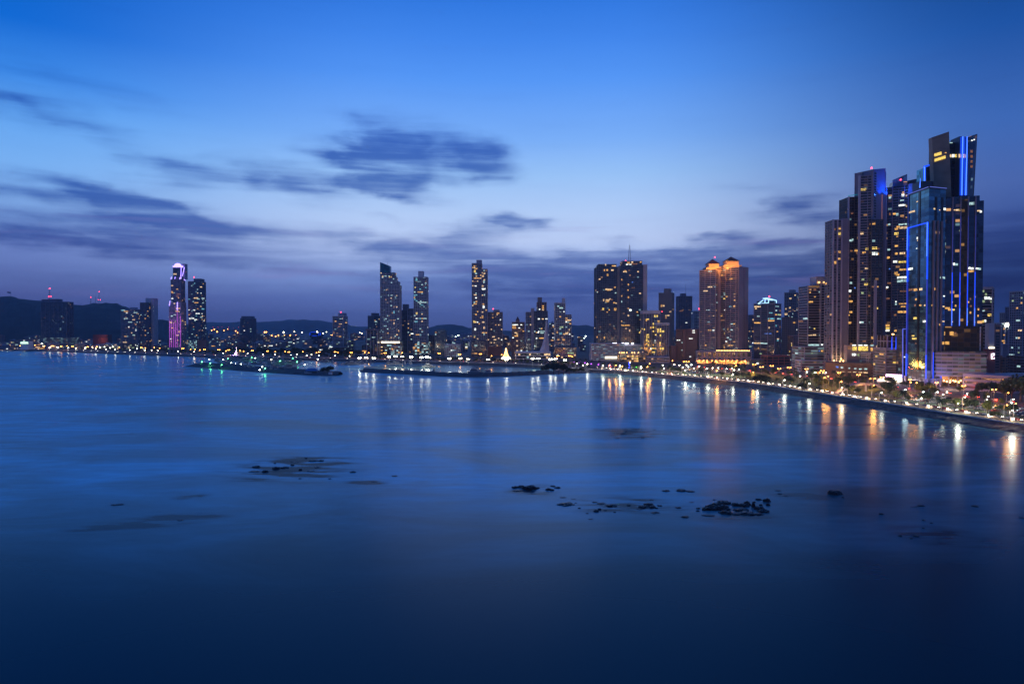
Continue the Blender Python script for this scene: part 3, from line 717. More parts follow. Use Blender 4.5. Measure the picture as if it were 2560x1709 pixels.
t = simple('apartment_tower', 'slim pale gridded tower with cyan and amber windows, second tall one from the sail-topped tower', 1034.5, 1067, 693, 1490, depth=28, core=G_APTC, slab=CONC_P, fh=3.2, sh=0.85, lit=36, pal='aaccyyW', pent=[(0.32, 0.7, 677, CONC_P)], px=[(1041, 700, 5, 4, 'y'), (1038, 718, 3, 3, 'Y'), (1036, 744, 3, 5, 'a'), (1042, 783, 4, 5, 'Y'), (1041, 804, 6, 4, 'y'), (1055, 803, 3, 3, 'w'), (1055, 785, 3, 2, 'w'), (1052, 752, 3, 2, 'c'), (1055, 762, 7, 2, 'y')], podium=(1032, 1070, 857, glass('aqua_lit_podium', (0.03, 0.07, 0.07), 0.75, 1.2, warm=0.3, split=0.25), CONC_D, 8))
simple('apartment_tower', 'short dim tower right behind the cyan-windowed tower', 1067, 1086, 838, 1560, depth=20, core=G_OFF, slab=CONC_D, lit=3)
t = simple('office_block', 'low blue-green office with stacked balconies and a peaked roof box, left of the hill gap', 1087, 1114, 827, 1420, depth=24, core=G_DARK, slab=mat('teal_concrete', (0.13, 0.22, 0.27), 0.7), fh=4.2, sh=1.6, fins=0, lit=2, cat='office block', pent=[(0.2, 0.9, 822, mat('teal_concrete', (0.13, 0.22, 0.27), 0.7))])
simple('office_block', 'long low grey office block with white-lit floors left of the tall amber-lit tower', 1112, 1150, 862, 1380, depth=20, core=G_GARAGE, slab=CONC_P, fh=3.6, sh=1.4, fins=0.8, lit=3, cat='office block')
# --- tall amber-lit tower
t = simple('apartment_tower', 'tallest mid-skyline tower, dark grid speckled with amber and white windows, flat top box', 1180, 1204, 659, 1400, side=None, depth=28, core=G_APT, slab=CONC, fh=3.1, bay=3.4, lit=45, pal='aaawwWc', pent=[(0.45, 1.0, 649, CONC)], px=[(1186, 669, 4, 3, 'w'), (1190, 671, 7, 3.5, 'a'), (1187, 678, 4, 6, 'Y'), (1190, 683, 5, 4, 'c'), (1191, 690, 4, 3, 'w'), (1187, 704, 4, 3, 'd'), (1189, 715, 5, 3, 'W'), (1191, 754, 5, 4, 'a'), (1186, 756, 3, 3, 'c'), (1190, 744, 4, 3, 'W'), (1190, 786, 4, 3, 'a'), (1186, 804, 5, 5, 'Y'), (1188, 823, 4, 6, 'W'), (1187, 840, 4, 3, 'g')])
fp2 = rect(1204, 1218, 1401, depth=26); t.shaft(fp2, GZ, zat(672, 1401), G_APT, CONC, 3.1, 3.4, name='right_wing')
t.at_px([(1210, 676, 3, 3, 'c'), (1211, 683, 4, 4, 'w'), (1205, 682, 3, 3, 'w'), (1207, 690, 6, 4, 'w'), (1210, 704, 4, 6, 'c'), (1206, 715, 5, 4, 'w'), (1209, 722, 10, 5, 'W'), (1211, 737, 3, 5, 'c'), (1206, 738, 4, 3, 'w'), (1209, 761, 3, 4, 'a'), (1209, 767, 5, 7, 'W'), (1206, 780, 4, 3, 'w'), (1204, 789, 4, 7, 'a'), (1208, 805, 6, 4, 'w'), (1210, 819, 3, 6, 'w'), (1210, 835, 3, 6, 'c')])
t.lit(20, 'aawwWc')
t.shaft(rect(1178, 1215, 1380, depth=18), GZ, zat(850, 1380), G_LOW, CONC_D, 4, 6, 0.6, name='podium', faces=False)
simple('apartment_tower', 'brownish mid-height tower of many small balconies joined right of the amber-lit tower', 1219, 1256, 781, 1440, depth=28, core=G_APT, slab=mat('taupe', (0.36, 0.31, 0.32), 0.8), fh=3.1, bay=3.2, lit=30, pal='wWca', pent=[(0.4, 0.8, 774, None)], beacon=(1233, 772, 1.0), podium=(1219, 1255, 866, PINK, PINK, 10), px=[(1251, 799, 3, 3, 'W')])
t = simple('apartment_tower', 'low brick-coloured tower with pointed roof spire and amber windows', 1280, 1311, 806, 1400, depth=26, core=G_APT, slab=PINK, fh=3.3, sh=1.1, lit=16, pal='awW', px=[(1290, 822, 14, 2.5, 'd'), (1290, 839, 10, 4, 'a'), (1289, 832, 6, 3, 'w')], pent=[(0.3, 0.62, 800, PINK)])
c = center(t.sub(0.3, 0.62)); m = t.mb(); m.cone(t.sub(0.3, 0.62), zat(800, 1400) + 0.05, (c[0], c[1], zat(790, 1400))); m.build('spire_roof', ROOFRED, t.e)
simple('office_tower', 'narrow grey-blue tower with a red light near its top, left of the black office tower', 1315, 1329, 781, 1380, depth=26, core=G_APTC, slab=CONC, lit=12, pal='ccw', beacon=(1320, 788, 1.4))
t = Tower('office_tower', 'black glass office tower with set-back purple-brown top, behind the white sail spire', rect(1335, 1369, 1370, depth=30))
t.shaft(rect(1328.5, 1335, 1372, depth=20), GZ, zat(770, 1372), CONC, CONC, 4, 4, name='side_slab', fins=0, proud=0.2)
t.shaft(t.fp, GZ, zat(777, 1370), G_OFF, CONC_D, 3.9, 3.5, 0.35, 0.2, 0.3, name='shaft')
t.shaft(rect(1343, 1366, 1374, depth=24), zat(777, 1370), zat(755, 1374), G_OFF, PINK, 3.9, 5, 0.5, 0.3, 1.2, name='upper_step')
t.block(rect(1344.5, 1355, 1376, depth=18), zat(755, 1374) + 0.1, zat(743, 1376), CONC_D)
t.at_px([(1349, 773, 3, 3, 'W'), (1347, 797, 5, 3, 'W'), (1357, 797, 5, 2.5, 'w'), (1366, 797, 5, 3, 'W'), (1337, 828, 2.5, 3, 'c'), (1347, 828, 2.5, 2.5, 'W'), (1356, 828, 12, 2.5, 'c'), (1355, 832, 8, 2.5, 'c'), (1354, 845, 12, 3, 'a'), (1350, 821, 3, 2, 'c')])
t.lit(14, 'cWaw', zhi=0.7)
simple('apartment_tower', 'small far tower of pale lit flats between the black tower and the white-framed one', 1373, 1388, 808, 1650, depth=20, core=G_APT, slab=CONC, lit=22, pal='wWca', px=[(1384, 816, 4, 3, 'a')], pent=[(0.4, 0.7, 803, None)])
t = simple('apartment_tower', 'white-framed tower with blue glass, tall left wing and a thin fin on top', 1388, 1413, 758, 1340, depth=26, core=glass('blue_flats', (0.03, 0.06, 0.08), 0.1, 0.7, warm=0.5), slab=CONC_P, fh=3.4, lit=14, pal='waccW', pent=[], px=[(1404, 817, 9, 3.5, 'g'), (1410, 779, 3, 2.5, 'W'), (1401, 780, 3, 2, 'c'), (1412, 840, 0, 0, 'w')] [:3])
t.block(rect(1405, 1413, 1345, depth=5), zat(758, 1340) + 1.2, zat(745, 1345), CONC_P, 'roof_fin')
t.shaft(rect(1413, 1428.5, 1341, depth=24), GZ, zat(786, 1341), G_APT, CONC_P, 3.4, 3.6, name='right_wing')
t.at_px([(1416, 795, 5, 3, 'a'), (1416, 801, 5, 3, 'a'), (1416, 833, 7, 5, 'w'), (1423, 824, 3, 3, 'w'), (1421, 806, 4, 3, 'c'), (1402, 833, 6, 4, 'y'), (1393, 831, 3, 3, 'a'), (1396, 849, 5, 3, 'a'), (1413, 849, 7, 4, 'a'), (1424, 835, 3, 3, 'W')]); t.lit(10, 'waW')
simple('low_block', 'long low building with a row of warm lamps under the white-framed tower', 1386, 1440, 868, 1300, depth=26, core=G_LOW, slab=CONC_D, fh=4, lit=6, pal='gw', cat='low building')
# --- white sail spire and its hall
e = empty('sail_spire', at(1358, 885, 1290), label='white curved sail-shaped concrete spire tapering to a point beside the black tower', category='monument')
m = MB(e.location); Y = 1290
Lc = [(1343, 886), (1350, 876), (1356, 862), (1360, 845), (1363, 825), (1365.5, 797)]; Rc = [(1374, 886), (1373, 872), (1371.5, 855), (1370, 838), (1368.5, 820), (1367, 797)]
for (l0, l1, r0, r1) in zip(Lc, Lc[1:], Rc, Rc[1:]):
    a, b, c, d = at(*l0, Y), at(*r0, Y), at(*r1, Y), at(*l1, Y); k = Vector((0, 10, 0))
    mid0 = (a + b) / 2 + Vector((0, -3, 0)); mid1 = (c + d) / 2 + Vector((0, -3, 0))
    m.face([a, mid0, mid1, d]); m.face([mid0, b, c, mid1]); m.face([b, b + k, c + k, c]); m.face([b + k, a + k, d + k, c + k]); m.face([a + k, a, d, d + k])
m.build('sail', CONC_P, e)
t = simple('church_hall', 'long low hall with white roof fascias at the foot of the white sail spire', 1290, 1376, 881, 1270, depth=40, core=G_LOW, slab=WHITE, fh=5.5, sh=1.3, proud=1.2, fins=0, lit=8, pal='ww', cat='hall')
# --- twin dark glass towers
t = Tower('glass_tower', 'left of the twin dark glass towers above the white car park', rect(1491, 1543, 1250, depth=34))
t.shaft(t.fp, GZ, zat(667, 1250), G_DARK, mat('blue_grey_slab', (0.13, 0.16, 0.21), 0.6), 3.3, 3.8, 0.42, 0.5, 0.22, name='shaft')
t.shaft(rect(1496, 1540, 1253, depth=26), zat(667, 1250), zat(660, 1253), G_DARK, CONC_D, 3.3, 4, 0.5, name='upper_step')
t.block(rect(1543.8, 1551, 1256, depth=26), GZ, zat(666, 1256), CONC_P, 'side_slab')
t.at_px([(1514, 662, 3, 4, 'w'), (1511, 675, 3, 5, 'a'), (1518, 675, 4, 5, 'a'), (1531, 675, 6, 4, 'w'), (1519, 687, 4, 5, 'a'), (1537, 718, 4, 3, 'a'), (1522, 723, 18, 3, 'w'), (1539, 732, 4, 3, 'c'), (1493, 730, 2, 3, 'c'), (1509, 750, 3, 5, 'w'), (1519, 750, 9, 3.5, 'w'), (1528, 749, 8, 3, 'd'), (1518, 754, 9, 2.5, 'a'), (1540, 758, 4, 3, 'w'), (1508, 772, 4, 5, 'Y'), (1538, 773, 6, 6, 'a'), (1523, 774, 3, 3, 'a'), (1518, 780, 3, 2, 'a'), (1501, 817, 3, 3, 'd'), (1492, 842, 3, 5, 'a'), (1511, 844, 3, 5, 'a'), (1537, 822, 4, 2, 'd')]); t.lit(12, 'adw')
t = Tower('glass_tower', 'right of the twin dark glass towers, with white side slab and lattice mast', rect(1552, 1607, 1245, side=1617))
t.shaft(rect(1552, 1607, 1245, depth=34), GZ, zat(662, 1245), G_DARK, mat('blue_grey_slab', (0.13, 0.16, 0.21), 0.6), 3.3, 3.8, 0.42, 0.5, 0.22, name='shaft')
t.shaft(rect(1556, 1604, 1248, depth=26), zat(662, 1245), zat(652, 1248), G_DARK, CONC_D, 3.3, 4, 0.5, name='upper_step')
t.shaft(rect(1607.4, 1617, 1250, depth=26), GZ, zat(661, 1250), CONC_P, CONC_P, 3.3, 6, 0.15, 0.1, 0, name='side_slab')
lattice(t, 1574, 606, 652, 1260, 4.5); t.beacon(1564, 652, 1250, 0.9)
t.at_px([(1571, 657, 6, 4, 'a'), (1568, 661, 6, 2, 'W'), (1576, 661, 5, 2, 'W'), (1563, 677, 4, 3, 'a'), (1573, 676, 4, 3, 'd'), (1554, 699, 3, 4, 'a'), (1581, 705, 3, 3, 'b'), (1571, 711, 3, 4, 'a'), (1583, 719, 8, 2.5, 'd'), (1570, 725, 3, 3, 'a'), (1554, 740, 3, 3, 'a'), (1571, 743, 3, 5, 'a'), (1600, 733, 5, 3, 'w'), (1554, 754, 3, 4, 'c'), (1571, 771, 3, 3, 'a'), (1576, 775, 6, 5, 'W'), (1593, 780, 4, 3, 'a'), (1571, 789, 4, 4, 'w'), (1601, 799, 3, 3, 'a'), (1554, 803, 3, 3, 'a'), (1557, 813, 8, 3, 'a'), (1568, 813, 12, 3, 'a'), (1602, 831, 9, 4, 'Y'), (1574, 826, 3, 5, 'w'), (1565, 821, 3, 3, 'w')]); t.lit(12, 'adw')
t = simple('parking_block', 'broad white multi-storey car park with lit decks below the twin dark glass towers', 1479, 1560, 860, 1215, depth=28, core=G_GARAGE, slab=CONC_P, fh=3.6, sh=1.9, proud=0.6, fins=0.4, finevery=3, lit=0, cat='car park building')
m = t.mb(); m.prism(rect(1513, 1546, 1213, depth=0.8, py=890), zat(896, 1215), zat(891, 1215)); m.build('entrance_lights', L_SHOP, t.e)
m = t.mb()
for x0, x1 in ((1532, 1542), (1555, 1560), (1563, 1571), (1579, 1584)): m.prism(rect(x0, x1, 1216, depth=3, py=857), zat(860.5, 1215), zat(856.5, 1215))
m.build('rooftop_lights', L_SIGNW, t.e)
t = simple('parking_block', 'right-hand wing of the white car park, in front of the twin glass towers', 1561, 1610, 862, 1222, depth=24, core=G_GARAGE, slab=CONC_P, fh=3.6, sh=1.9, proud=0.6, fins=0.4, lit=0, cat='car park building', finevery=3)
t = simple('restaurant_block', 'dark waterfront restaurant block with golden windows in front of the car park', 1549, 1614, 884, 1150, depth=24, core=glass('golden_floors', (0.06, 0.04, 0.01), 0.6, 1.6, warm=1.0, split=0.35), slab=CONC_D, fh=4, sh=1.2, lit=8, pal='aYw', cat='restaurant')
m = t.mb()
for x in (1549, 1555, 1560, 1567, 1580, 1586, 1596): m.ball(at(x, 881, 1149), 0.8)
m.build('roof_lamps', L_GOLD, t.e)
# --- yellow-windowed glass pair, beige tower etc
t = simple('glass_tower', 'grey glass tower with white flat roof band and many yellow windows', 1609, 1650, 778, 1200, depth=28, core=G_DARK, slab=CONC, fh=3.4, sh=0.4, proud=0.25, fins=0.7, bay=5, lit=12, pal='YaYw', px=[(1616, 800, 3, 5, 'a'), (1637, 790, 3, 5, 'Y'), (1643, 790, 3, 5, 'Y'), (1633, 809, 2.5, 5, 'Y'), (1627, 819, 3, 5, 'a'), (1633, 818, 3, 5, 'Y'), (1610, 823, 3, 5, 'Y'), (1633, 828, 3, 4, 'Y'), (1638, 828, 2.5, 5, 'a'), (1617, 842, 2.5, 5, 'Y'), (1621, 842, 3, 4, 'Y'), (1617, 850, 3, 6, 'Y'), (1621, 853, 2.5, 4, 'Y'), (1617, 858, 3, 5, 'a'), (1621, 862, 3, 5, 'Y'), (1617, 871, 3, 5, 'a'), (1633, 862, 3, 4, 'a'), (1638, 868, 3, 6, 'Y'), (1627, 871, 3, 4, 'W')])
t.block(offset(t.fp, 0.9), zat(784, 1200), zat(776, 1200), CONC_P, 'roof_band'); t.beacon(1655, 779, 1200, 0.7)
t = simple('glass_tower', 'lower grey glass tower with yellow windows in front of the beige tower', 1642, 1672, 812, 1180, depth=24, core=G_DARK, slab=CONC, fh=3.4, sh=0.4, proud=0.25, fins=0.6, bay=4.5, lit=14, pal='YaYwW', px=[(1645, 824, 3, 6, 'Y'), (1651, 823, 3, 5, 'Y'), (1657, 828, 6, 4, 'Y'), (1651, 828, 3, 5, 'Y'), (1645, 829, 3, 5, 'Y'), (1651, 838, 3, 5, 'Y'), (1650, 857, 3, 5, 'Y'), (1650, 862, 3, 4, 'a'), (1657, 871, 5, 5, 'Y'), (1651, 871, 3, 5, 'Y')])
t.block(offset(t.fp, 0.9), zat(812, 1180), zat(806.5, 1180), CONC_P, 'roof_band')
simple('apartment_tower', 'plain beige tower with square roof box behind the yellow-windowed pair', 1647, 1680, 733, 1450, side=1685, core=BEIGE, slab=BEIGE, sh=0.9, fins=0.8, lit=4, pal='wa', pent=[(0.35, 0.82, 721, BEIGE)], px=[(1654, 764, 4, 5, 'a'), (1659, 764, 5, 4, 'w'), (1676, 779, 4, 3, 'w'), (1671, 788, 5, 4, 'w'), (1665, 794, 3, 3, 'a'), (1665, 789, 3, 3, 'w')])
simple('curved_garage', 'low grey banded garage with rounded corner below the yellow-windowed towers', 1622, 1674, 893, 1130, depth=24, core=G_OFF, slab=CONC, fh=4.0, sh=2.3, fins=0, lit=2, cat='car park building')
t = simple('apartment_tower', 'far dark-blue tower with thin antenna between the beige tower and the pink hotel', 1697, 1730, 741, 1750, depth=30, core=G_OFF, slab=CONC_D, lit=3, pal='dw', pent=[(0.25, 0.58, 733, CONC_D)], px=[(1703, 777, 9, 2, 'd'), (1716, 806, 5, 2, 'W')])
m = t.mb(); m.bar(at(1714, 735, 1760), at(1714, 708, 1760), 0.4, 0.2, 4); m.build('antenna_mast', STEEL, t.e)
simple('apartment_tower', 'small far white-dotted tower with red beacon, at the left edge of the pink hotel', 1735, 1751, 778, 1500, depth=22, core=G_APTC, slab=CONC_P, lit=12, pal='cWw', beacon=(1748, 772, 1.6))
t = simple('office_block', 'pink-brown office block with two tall piers, left of the twin-roofed pink hotel', 1691, 1743, 824, 1190, side=1749, core=mat('pink_office_panels', (0.24, 0.13, 0.10), 0.6), slab=PINK, fh=3.5, sh=0.7, proud=0.3, fins=0, lit=0, cat='office block', px=[(1706, 820, 0, 0, 'w')][:0])
t.block(rect(1708, 1714, 1187, depth=3), GZ, zat(823, 1187), PINK, 'pier'); t.block(rect(1736, 1746, 1187, depth=3), GZ, zat(823, 1187), PINK, 'pier')
t.at_px([(1734, 826, 6, 2, 'W'), (1734, 831, 6, 2, 'W'), (1727, 846, 8, 2, 'W'), (1693, 850, 5, 2, 'W'), (1699, 850, 3, 2, 'W'), (1706, 856, 5, 2, 'c'), (1706, 875, 5, 2, 'c'), (1726, 891, 4, 2, 'W')])
m = t.mb(); c = at(1684, 880, 1185); m.bar((c.x, c.y + 6, GZ), (c.x, c.y + 6, zat(864, 1185)), 6.5, n=14); m.build('drum_annex', PINK, t.e)
# --- twin-roofed pink hotel
def crown(t, pl, pr, ya, yb, yr, Y, roofm, litc=True):
    st = t.block(rect(pl, pr, Y + 4, depth=22), zat(ya, Y) + 0.2, zat(ya * 0.6 + yb * 0.4, Y), BEIGE, 'crown_base')
    w = (pr - pl) * 0.16
    f2 = rect(pl + w, pr - w, Y + 6, depth=18); t.block(f2, zat(ya * 0.6 + yb * 0.4, Y) + 0.05, zat(yb, Y), BEIGE, 'crown_storey')
    t.block(offset(f2, 0.9), zat(yb, Y) - 1.2, zat(yb, Y) - 0.4, BEIGE, 'cornice')
    f3 = offset(f2, 1.3); c = center(f3); m = t.mb(); m.cone(f3, zat(yb, Y), (c[0], c[1], zat(yr, Y))); m.build('pyramid_roof', roofm, t.e)
    for k in (0.15, 0.5, 0.85):
        p = at(pl + (pr - pl) * k, ya, Y - 2.5); point(t.e, Vector((p.x, p.y - 3, zat(ya, Y) + 3.5)) - t.loc, (1.0, 0.40, 0.06), 8000, 0.6)
t = Tower('twin_roofed_hotel', 'tall pink hotel with two orange-lit pyramid-roofed crowns', rect(1749, 1846, 1160, side=1869))
hm = mat('hotel_render', (0.5, 0.36, 0.34), 0.8, noise=0.08, nscale=0.08)
zt = zat(672, 1160)
t.shaft(rect(1749, 1789, 1172, 1156, depth=34), GZ, zat(674, 1160), G_DARK, hm, 3.3, 4.5, 1.3, 0.8, 0.8, name='left_shaft', finevery=2)
t.block(rect(1789.2, 1800.5, 1166, depth=34), GZ, zat(670, 1166), hm, 'recess')
Lf = rect(1801, 1846, 1158, side=1869); t.shaft(Lf, GZ, zat(669, 1158), G_DARK, hm, 3.3, 4.5, 1.3, 0.8, 0.8, name='right_shaft', finevery=2)
sd = [Lf[1], Lf[2]]; a = Vector(sd[0]); b = Vector(sd[1]); ee = (b - a).normalized(); nn = Vector((ee.y, -ee.x)); o1 = a + nn * 1.0; o2 = b + nn * 1.0
t.block([tuple(a + nn * 0.0), tuple(b), tuple(o2), tuple(o1)], GZ, zat(667, 1158), hm, 'side_wall')
m = t.mb()
for k in range(50):
    z = zat(667, 1158) - 4 - k * 3.3
    if z < 20: break
    p = a.lerp(b, 0.45) + nn * 1.1; m.box((p.x, p.y, z), (1.2, 0.4, 1.5), atan2(ee.y, ee.x)); p = a.lerp(b, 0.6) + nn * 1.1; m.box((p.x, p.y, z), (1.2, 0.4, 1.5), atan2(ee.y, ee.x))
m.build('side_windows', G_DARK, t.e, kind='stuff')
for _x, _sz in ((1768, 5.5e5), (1815, 5.0e5), (1840, 5.0e5)): spot(t.e, at(_x, 920, 1040) - t.loc, at(_x + 6, 730, 1160) - t.loc, (1.0, 0.6, 0.58), _sz * 1.6, 80)  # added warm spotlights brighten the hotel front; no fittings are built
crown(t, 1765, 1803, 673, 658, 645, 1162, ROOFRED); crown(t, 1808, 1853, 669, 651, 639, 1162, ROOFRED)
t.beacon(1787, 643, 1180, 0.9)
t.at_px([(1775, 678, 8, 3, 'c'), (1811, 676, 5, 3, 'y'), (1805, 687, 4, 4, 'a'), (1828, 697, 7, 4, 'a'), (1775, 717, 11, 4, 'w'), (1788, 717, 3, 3, 'c'), (1764, 727, 10, 3, 'w'), (1812, 735, 4, 4, 'c'), (1817, 741, 4, 3, 'a'), (1811, 747, 4, 4, 'Y'), (1837, 734, 4, 3, 'a'), (1837, 750, 4, 3, 'a'), (1767, 774, 3, 3, 'c'), (1773, 774, 5, 3, 'c'), (1826, 767, 6, 4, 'y'), (1812, 774, 3, 3, 'W'), (1836, 766, 4, 6, 'a'), (1803, 789, 5, 3, 'a'), (1857, 789, 3, 4, 'a'), (1836, 810, 4, 4, 'a'), (1774, 826, 8, 4, 'a'), (1784, 826, 5, 4, 'W'), (1810, 822, 4, 3, 'c'), (1820, 822, 3, 4, 'a'), (1820, 844, 5, 3, 'c'), (1812, 832, 3, 4, 'Y'), (1826, 849, 4, 4, 'c'), (1816, 854, 4, 4, 'W'), (1836, 854, 4, 3, 'a'), (1764, 862, 4, 4, 'a'), (1811, 869, 3, 5, 'a'), (1772, 811, 7, 4, 'd'), (1853, 854, 2, 3, 'w'), (1773, 790, 3, 3, 'd'), (1784, 789, 3, 2, 'w')]); t.lit(20, 'dacd')
# podium with arcade
pf = rect(1744, 1878, 1125, 1110, depth=30, py=885); t.shaft(pf, GZ, zat(878, 1125), G_DARK, hm, 9.0, 8.0, 2.2, 0.6, 3.2, name='podium')
m = t.mb(); pa = Vector(pf[0]); pb = Vector(pf[1]); pe = (pb - pa).normalized(); pn = Vector((pe.y, -pe.x)); Lp = (pb - pa).length
for k in range(18):
    p = pa + pe * (Lp * (k + 0.5) / 18) + pn * 4; m.bar((p.x, p.y, GZ), (p.x, p.y, GZ + 5.2), 0.5, n=8)
q = [tuple(pa + pn * 1.0), tuple(pb + pn * 1.0), tuple(pb + pn * 5.2), tuple(pa + pn * 5.2)]; m.prism(q, GZ + 5.2, GZ + 6.6); m.build('arcade', hm, t.e)
for k in range(13):
    p = pa + pe * (Lp * (k + 0.5) / 13) + pn * 2.6; point(t.e, Vector((p.x, p.y, GZ + 4.2)) - t.loc, (1.0, 0.36, 0.06), 5000, 0.4)
    link('arcade_lamp', bulb_mesh(L_ORANGE), t.e, Vector((p.x, p.y, GZ + 4.7)) - t.loc, 0, (0.45, 0.45, 0.45))
m = t.mb()
for k in range(22):
    p = pa + pe * (Lp * (0.36 + 0.63 * k / 22)) + pn * 0.5; m.ball((p.x, p.y, zat(878, 1120) + 1.5), 0.7, n=6, m=4)
m.build('roof_edge_lamps', L_GOLD, t.e)
t.at_px([(1797, 881, 6, 8, 'd'), (1800, 890, 5, 5, 'd'), (1816, 889, 6, 5, 'd')])
# --- white-crowned glass tower
t = simple('glass_tower', 'dark glass tower with a slanted blue-white lit roof frame, right of the pink hotel', 1885, 1937, 760, 1140, side=1952, core=G_DARK, slab=mat('mauve_slab', (0.25, 0.225, 0.28), 0.7), fh=3.4, sh=0.6, fins=0.9, bay=12, lit=14, pal='cyaw', pent=[], px=[(1890, 771, 4, 3, 'w'), (1927, 782, 8, 3, 'y'), (1896, 790, 6, 3, 'c'), (1924, 797, 3, 3, 'd'), (1947, 786, 7, 4, 'g'), (1923, 819, 3, 4, 'w'), (1940, 814, 3, 4, 'y'), (1916, 834, 8, 2.5, 'b'), (1926, 834, 6, 2.5, 'b'), (1944, 850, 5, 4, 'y'), (1896, 870, 3, 3, 'a'), (1902, 884, 5, 3, 'g'), (1943, 829, 4, 3, 'a')])
m = t.mb()
fr = [(1895, 759, 1908, 750), (1895, 759, 1921, 757), (1908, 746, 1931, 750), (1907, 746, 1918, 745), (1918, 745, 1941, 751), (1941, 751, 1941, 757), (1912, 757, 1913, 747), (1921, 757, 1922, 747)]
for x0, y0, x1, y1 in fr: m.bar(at(x0, y0, 1144), at(x1, y1, 1144), 0.7, n=5)
m.build('roof_frame_lights', LED_PUR if False else emis('ice_blue_tube', (0.35, 0.65, 1.0), 2.2), t.e)
t.block(rect(1899, 1940, 1148, depth=14), zat(760, 1140) + 1.4, zat(752, 1148), G_DARK); t.beacon(1923, 741, 1155, 1.2)
simple('apartment_tower', 'grey-brown tower with lit lower flats, tallest between the two right-hand glass clusters', 1961, 1990, 732, 1500, side=1996, core=G_APT, slab=mat('taupe', (0.36, 0.31, 0.32), 0.8), lit=18, pal='wWac', pent=[(0.35, 0.78, 724, None)], px=[(1988, 738, 4, 3, 'w'), (1976, 746, 5, 3, 'w'), (1975, 769, 4, 4, 'w'), (1965, 772, 3, 3, 'w'), (1987, 778, 4, 3, 'w'), (1975, 779, 6, 3, 'a'), (1965, 785, 7, 4, 'w')])
simple('apartment_tower', 'dim blue block behind and right of the grey-brown tower', 1985, 2017, 779, 1420, depth=24, core=G_OFF, slab=CONC_D, lit=5, pal='dwc', px=[(2001, 791, 3, 3, 'w')])
simple('apartment_tower', 'dim beige block with a blank side in front of the grey-brown tower', 1955, 1988, 795, 1250, side=1998, core=BEIGE, slab=mat('taupe_dark', (0.16, 0.13, 0.12), 0.8), lit=6, pal='awW')
simple('apartment_tower', 'small dark narrow block against the left side of the white-crowned glass tower', 1880, 1892, 788, 1350, depth=20, core=G_APT, slab=CONC_D, lit=8, pal='awW')
simple('parking_block', 'maroon open-frame parking structure on the boulevard right of the pink hotel', 1918, 1975, 890, 1060, depth=24, core=G_OFF, slab=REDW, fh=4.4, sh=0.9, proud=0.6, fins=0.9, bay=10, lit=0, cat='car park building')
simple('shop_block', 'low lit shop block between the pink hotel podium and the maroon parking structure', 1878, 1916, 900, 1075, depth=20, core=G_GARAGEY, slab=CONC_D, fh=4, lit=4, pal='gW', cat='shop building')
simple('apartment_tower', 'low pinkish block with white-lit storeys right of the maroon parking structure', 1983, 2010, 840, 1120, depth=22, core=G_APT, slab=mat('rose_slab', (0.3, 0.2, 0.2), 0.8), fh=3.4, sh=1.1, lit=16, pal='WcwY')
simple('shop_block', 'plain low beige wall building beside the boulevard under the rose block', 1970, 2006, 922, 960, depth=16, core=BEIGE, slab=BEIGE, fh=6, fins=0, lit=0, cat='shop building')
# --- dark banded office slab left of the cluster
dk = mat('grey_band', (0.38, 0.36, 0.42), 0.6)
t = Tower('office_tower', 'black tower with thin grey bands directly left of the tall cluster', rect(2020, 2080, 930, depth=30))
t.shaft(rect(2020, 2049, 930, depth=30), zat(866, 930), zat(714, 930), G_OFF, dk, 3.6, 20, 0.55, 0.5, 0, name='left_shaft')
t.shaft(rect(2052, 2082, 926, depth=30), zat(866, 930), zat(713, 926), G_OFF, dk, 3.6, 20, 0.8, 0.9, 0, name='right_shaft')
t.block(rect(2049, 2052, 936, depth=20), zat(866, 930), zat(712, 936), CONC_D, 'core')
t.block(rect(2040, 2084, 936, depth=20), zat(713, 930) + 1.0, zat(691, 936), dk)
t.shaft(rect(2012, 2078, 920, depth=40), GZ, zat(866, 930), G_GARAGE, dk, 3.5, 9, 0.9, 0.6, 0.5, name='podium', finevery=3)
t.at_px([(2025, 724, 7, 5, 'd'), (2026, 724, 3, 3, 'w'), (2037, 724, 6, 5, 'd'), (2037, 741, 4, 3, 'a'), (2025, 731, 3, 3, 'a'), (2025, 754, 11, 4, 'a'), (2036, 821, 3, 4, 'Y'), (2022, 838, 5, 2, 'w'), (2028, 838, 4, 3, 'w'), (2036, 837, 7, 3, 'w'), (2049, 838, 1, 3, 'c'), (2024, 818, 2, 2, 'c'), (2055, 861, 5, 4, 'W'), (2067, 861, 4, 3, 'w'), (2055, 877, 5, 4, 'a'), (2048, 877, 3, 3, 'b'), (2030, 882, 3, 3, 'g'), (2068, 829, 3, 2, 'w'), (2048, 730, 2, 3, 'c')]); t.lit(6, 'dc')
m = t.mb(); 
for x in (2046, 2049, 2060, 2063): m.ball(at(x, 705.5, 935), 0.6, n=6, m=4)
m.build('terrace_lamps', L_GOLD, t.e)
simple('parking_block', 'pale banded garage with white-lit decks under the black banded tower', 2004, 2064, 903, 905, depth=20, core=G_GARAGE, slab=CONC_P, fh=3.4, sh=1.5, fins=0, lit=0, cat='car park building')
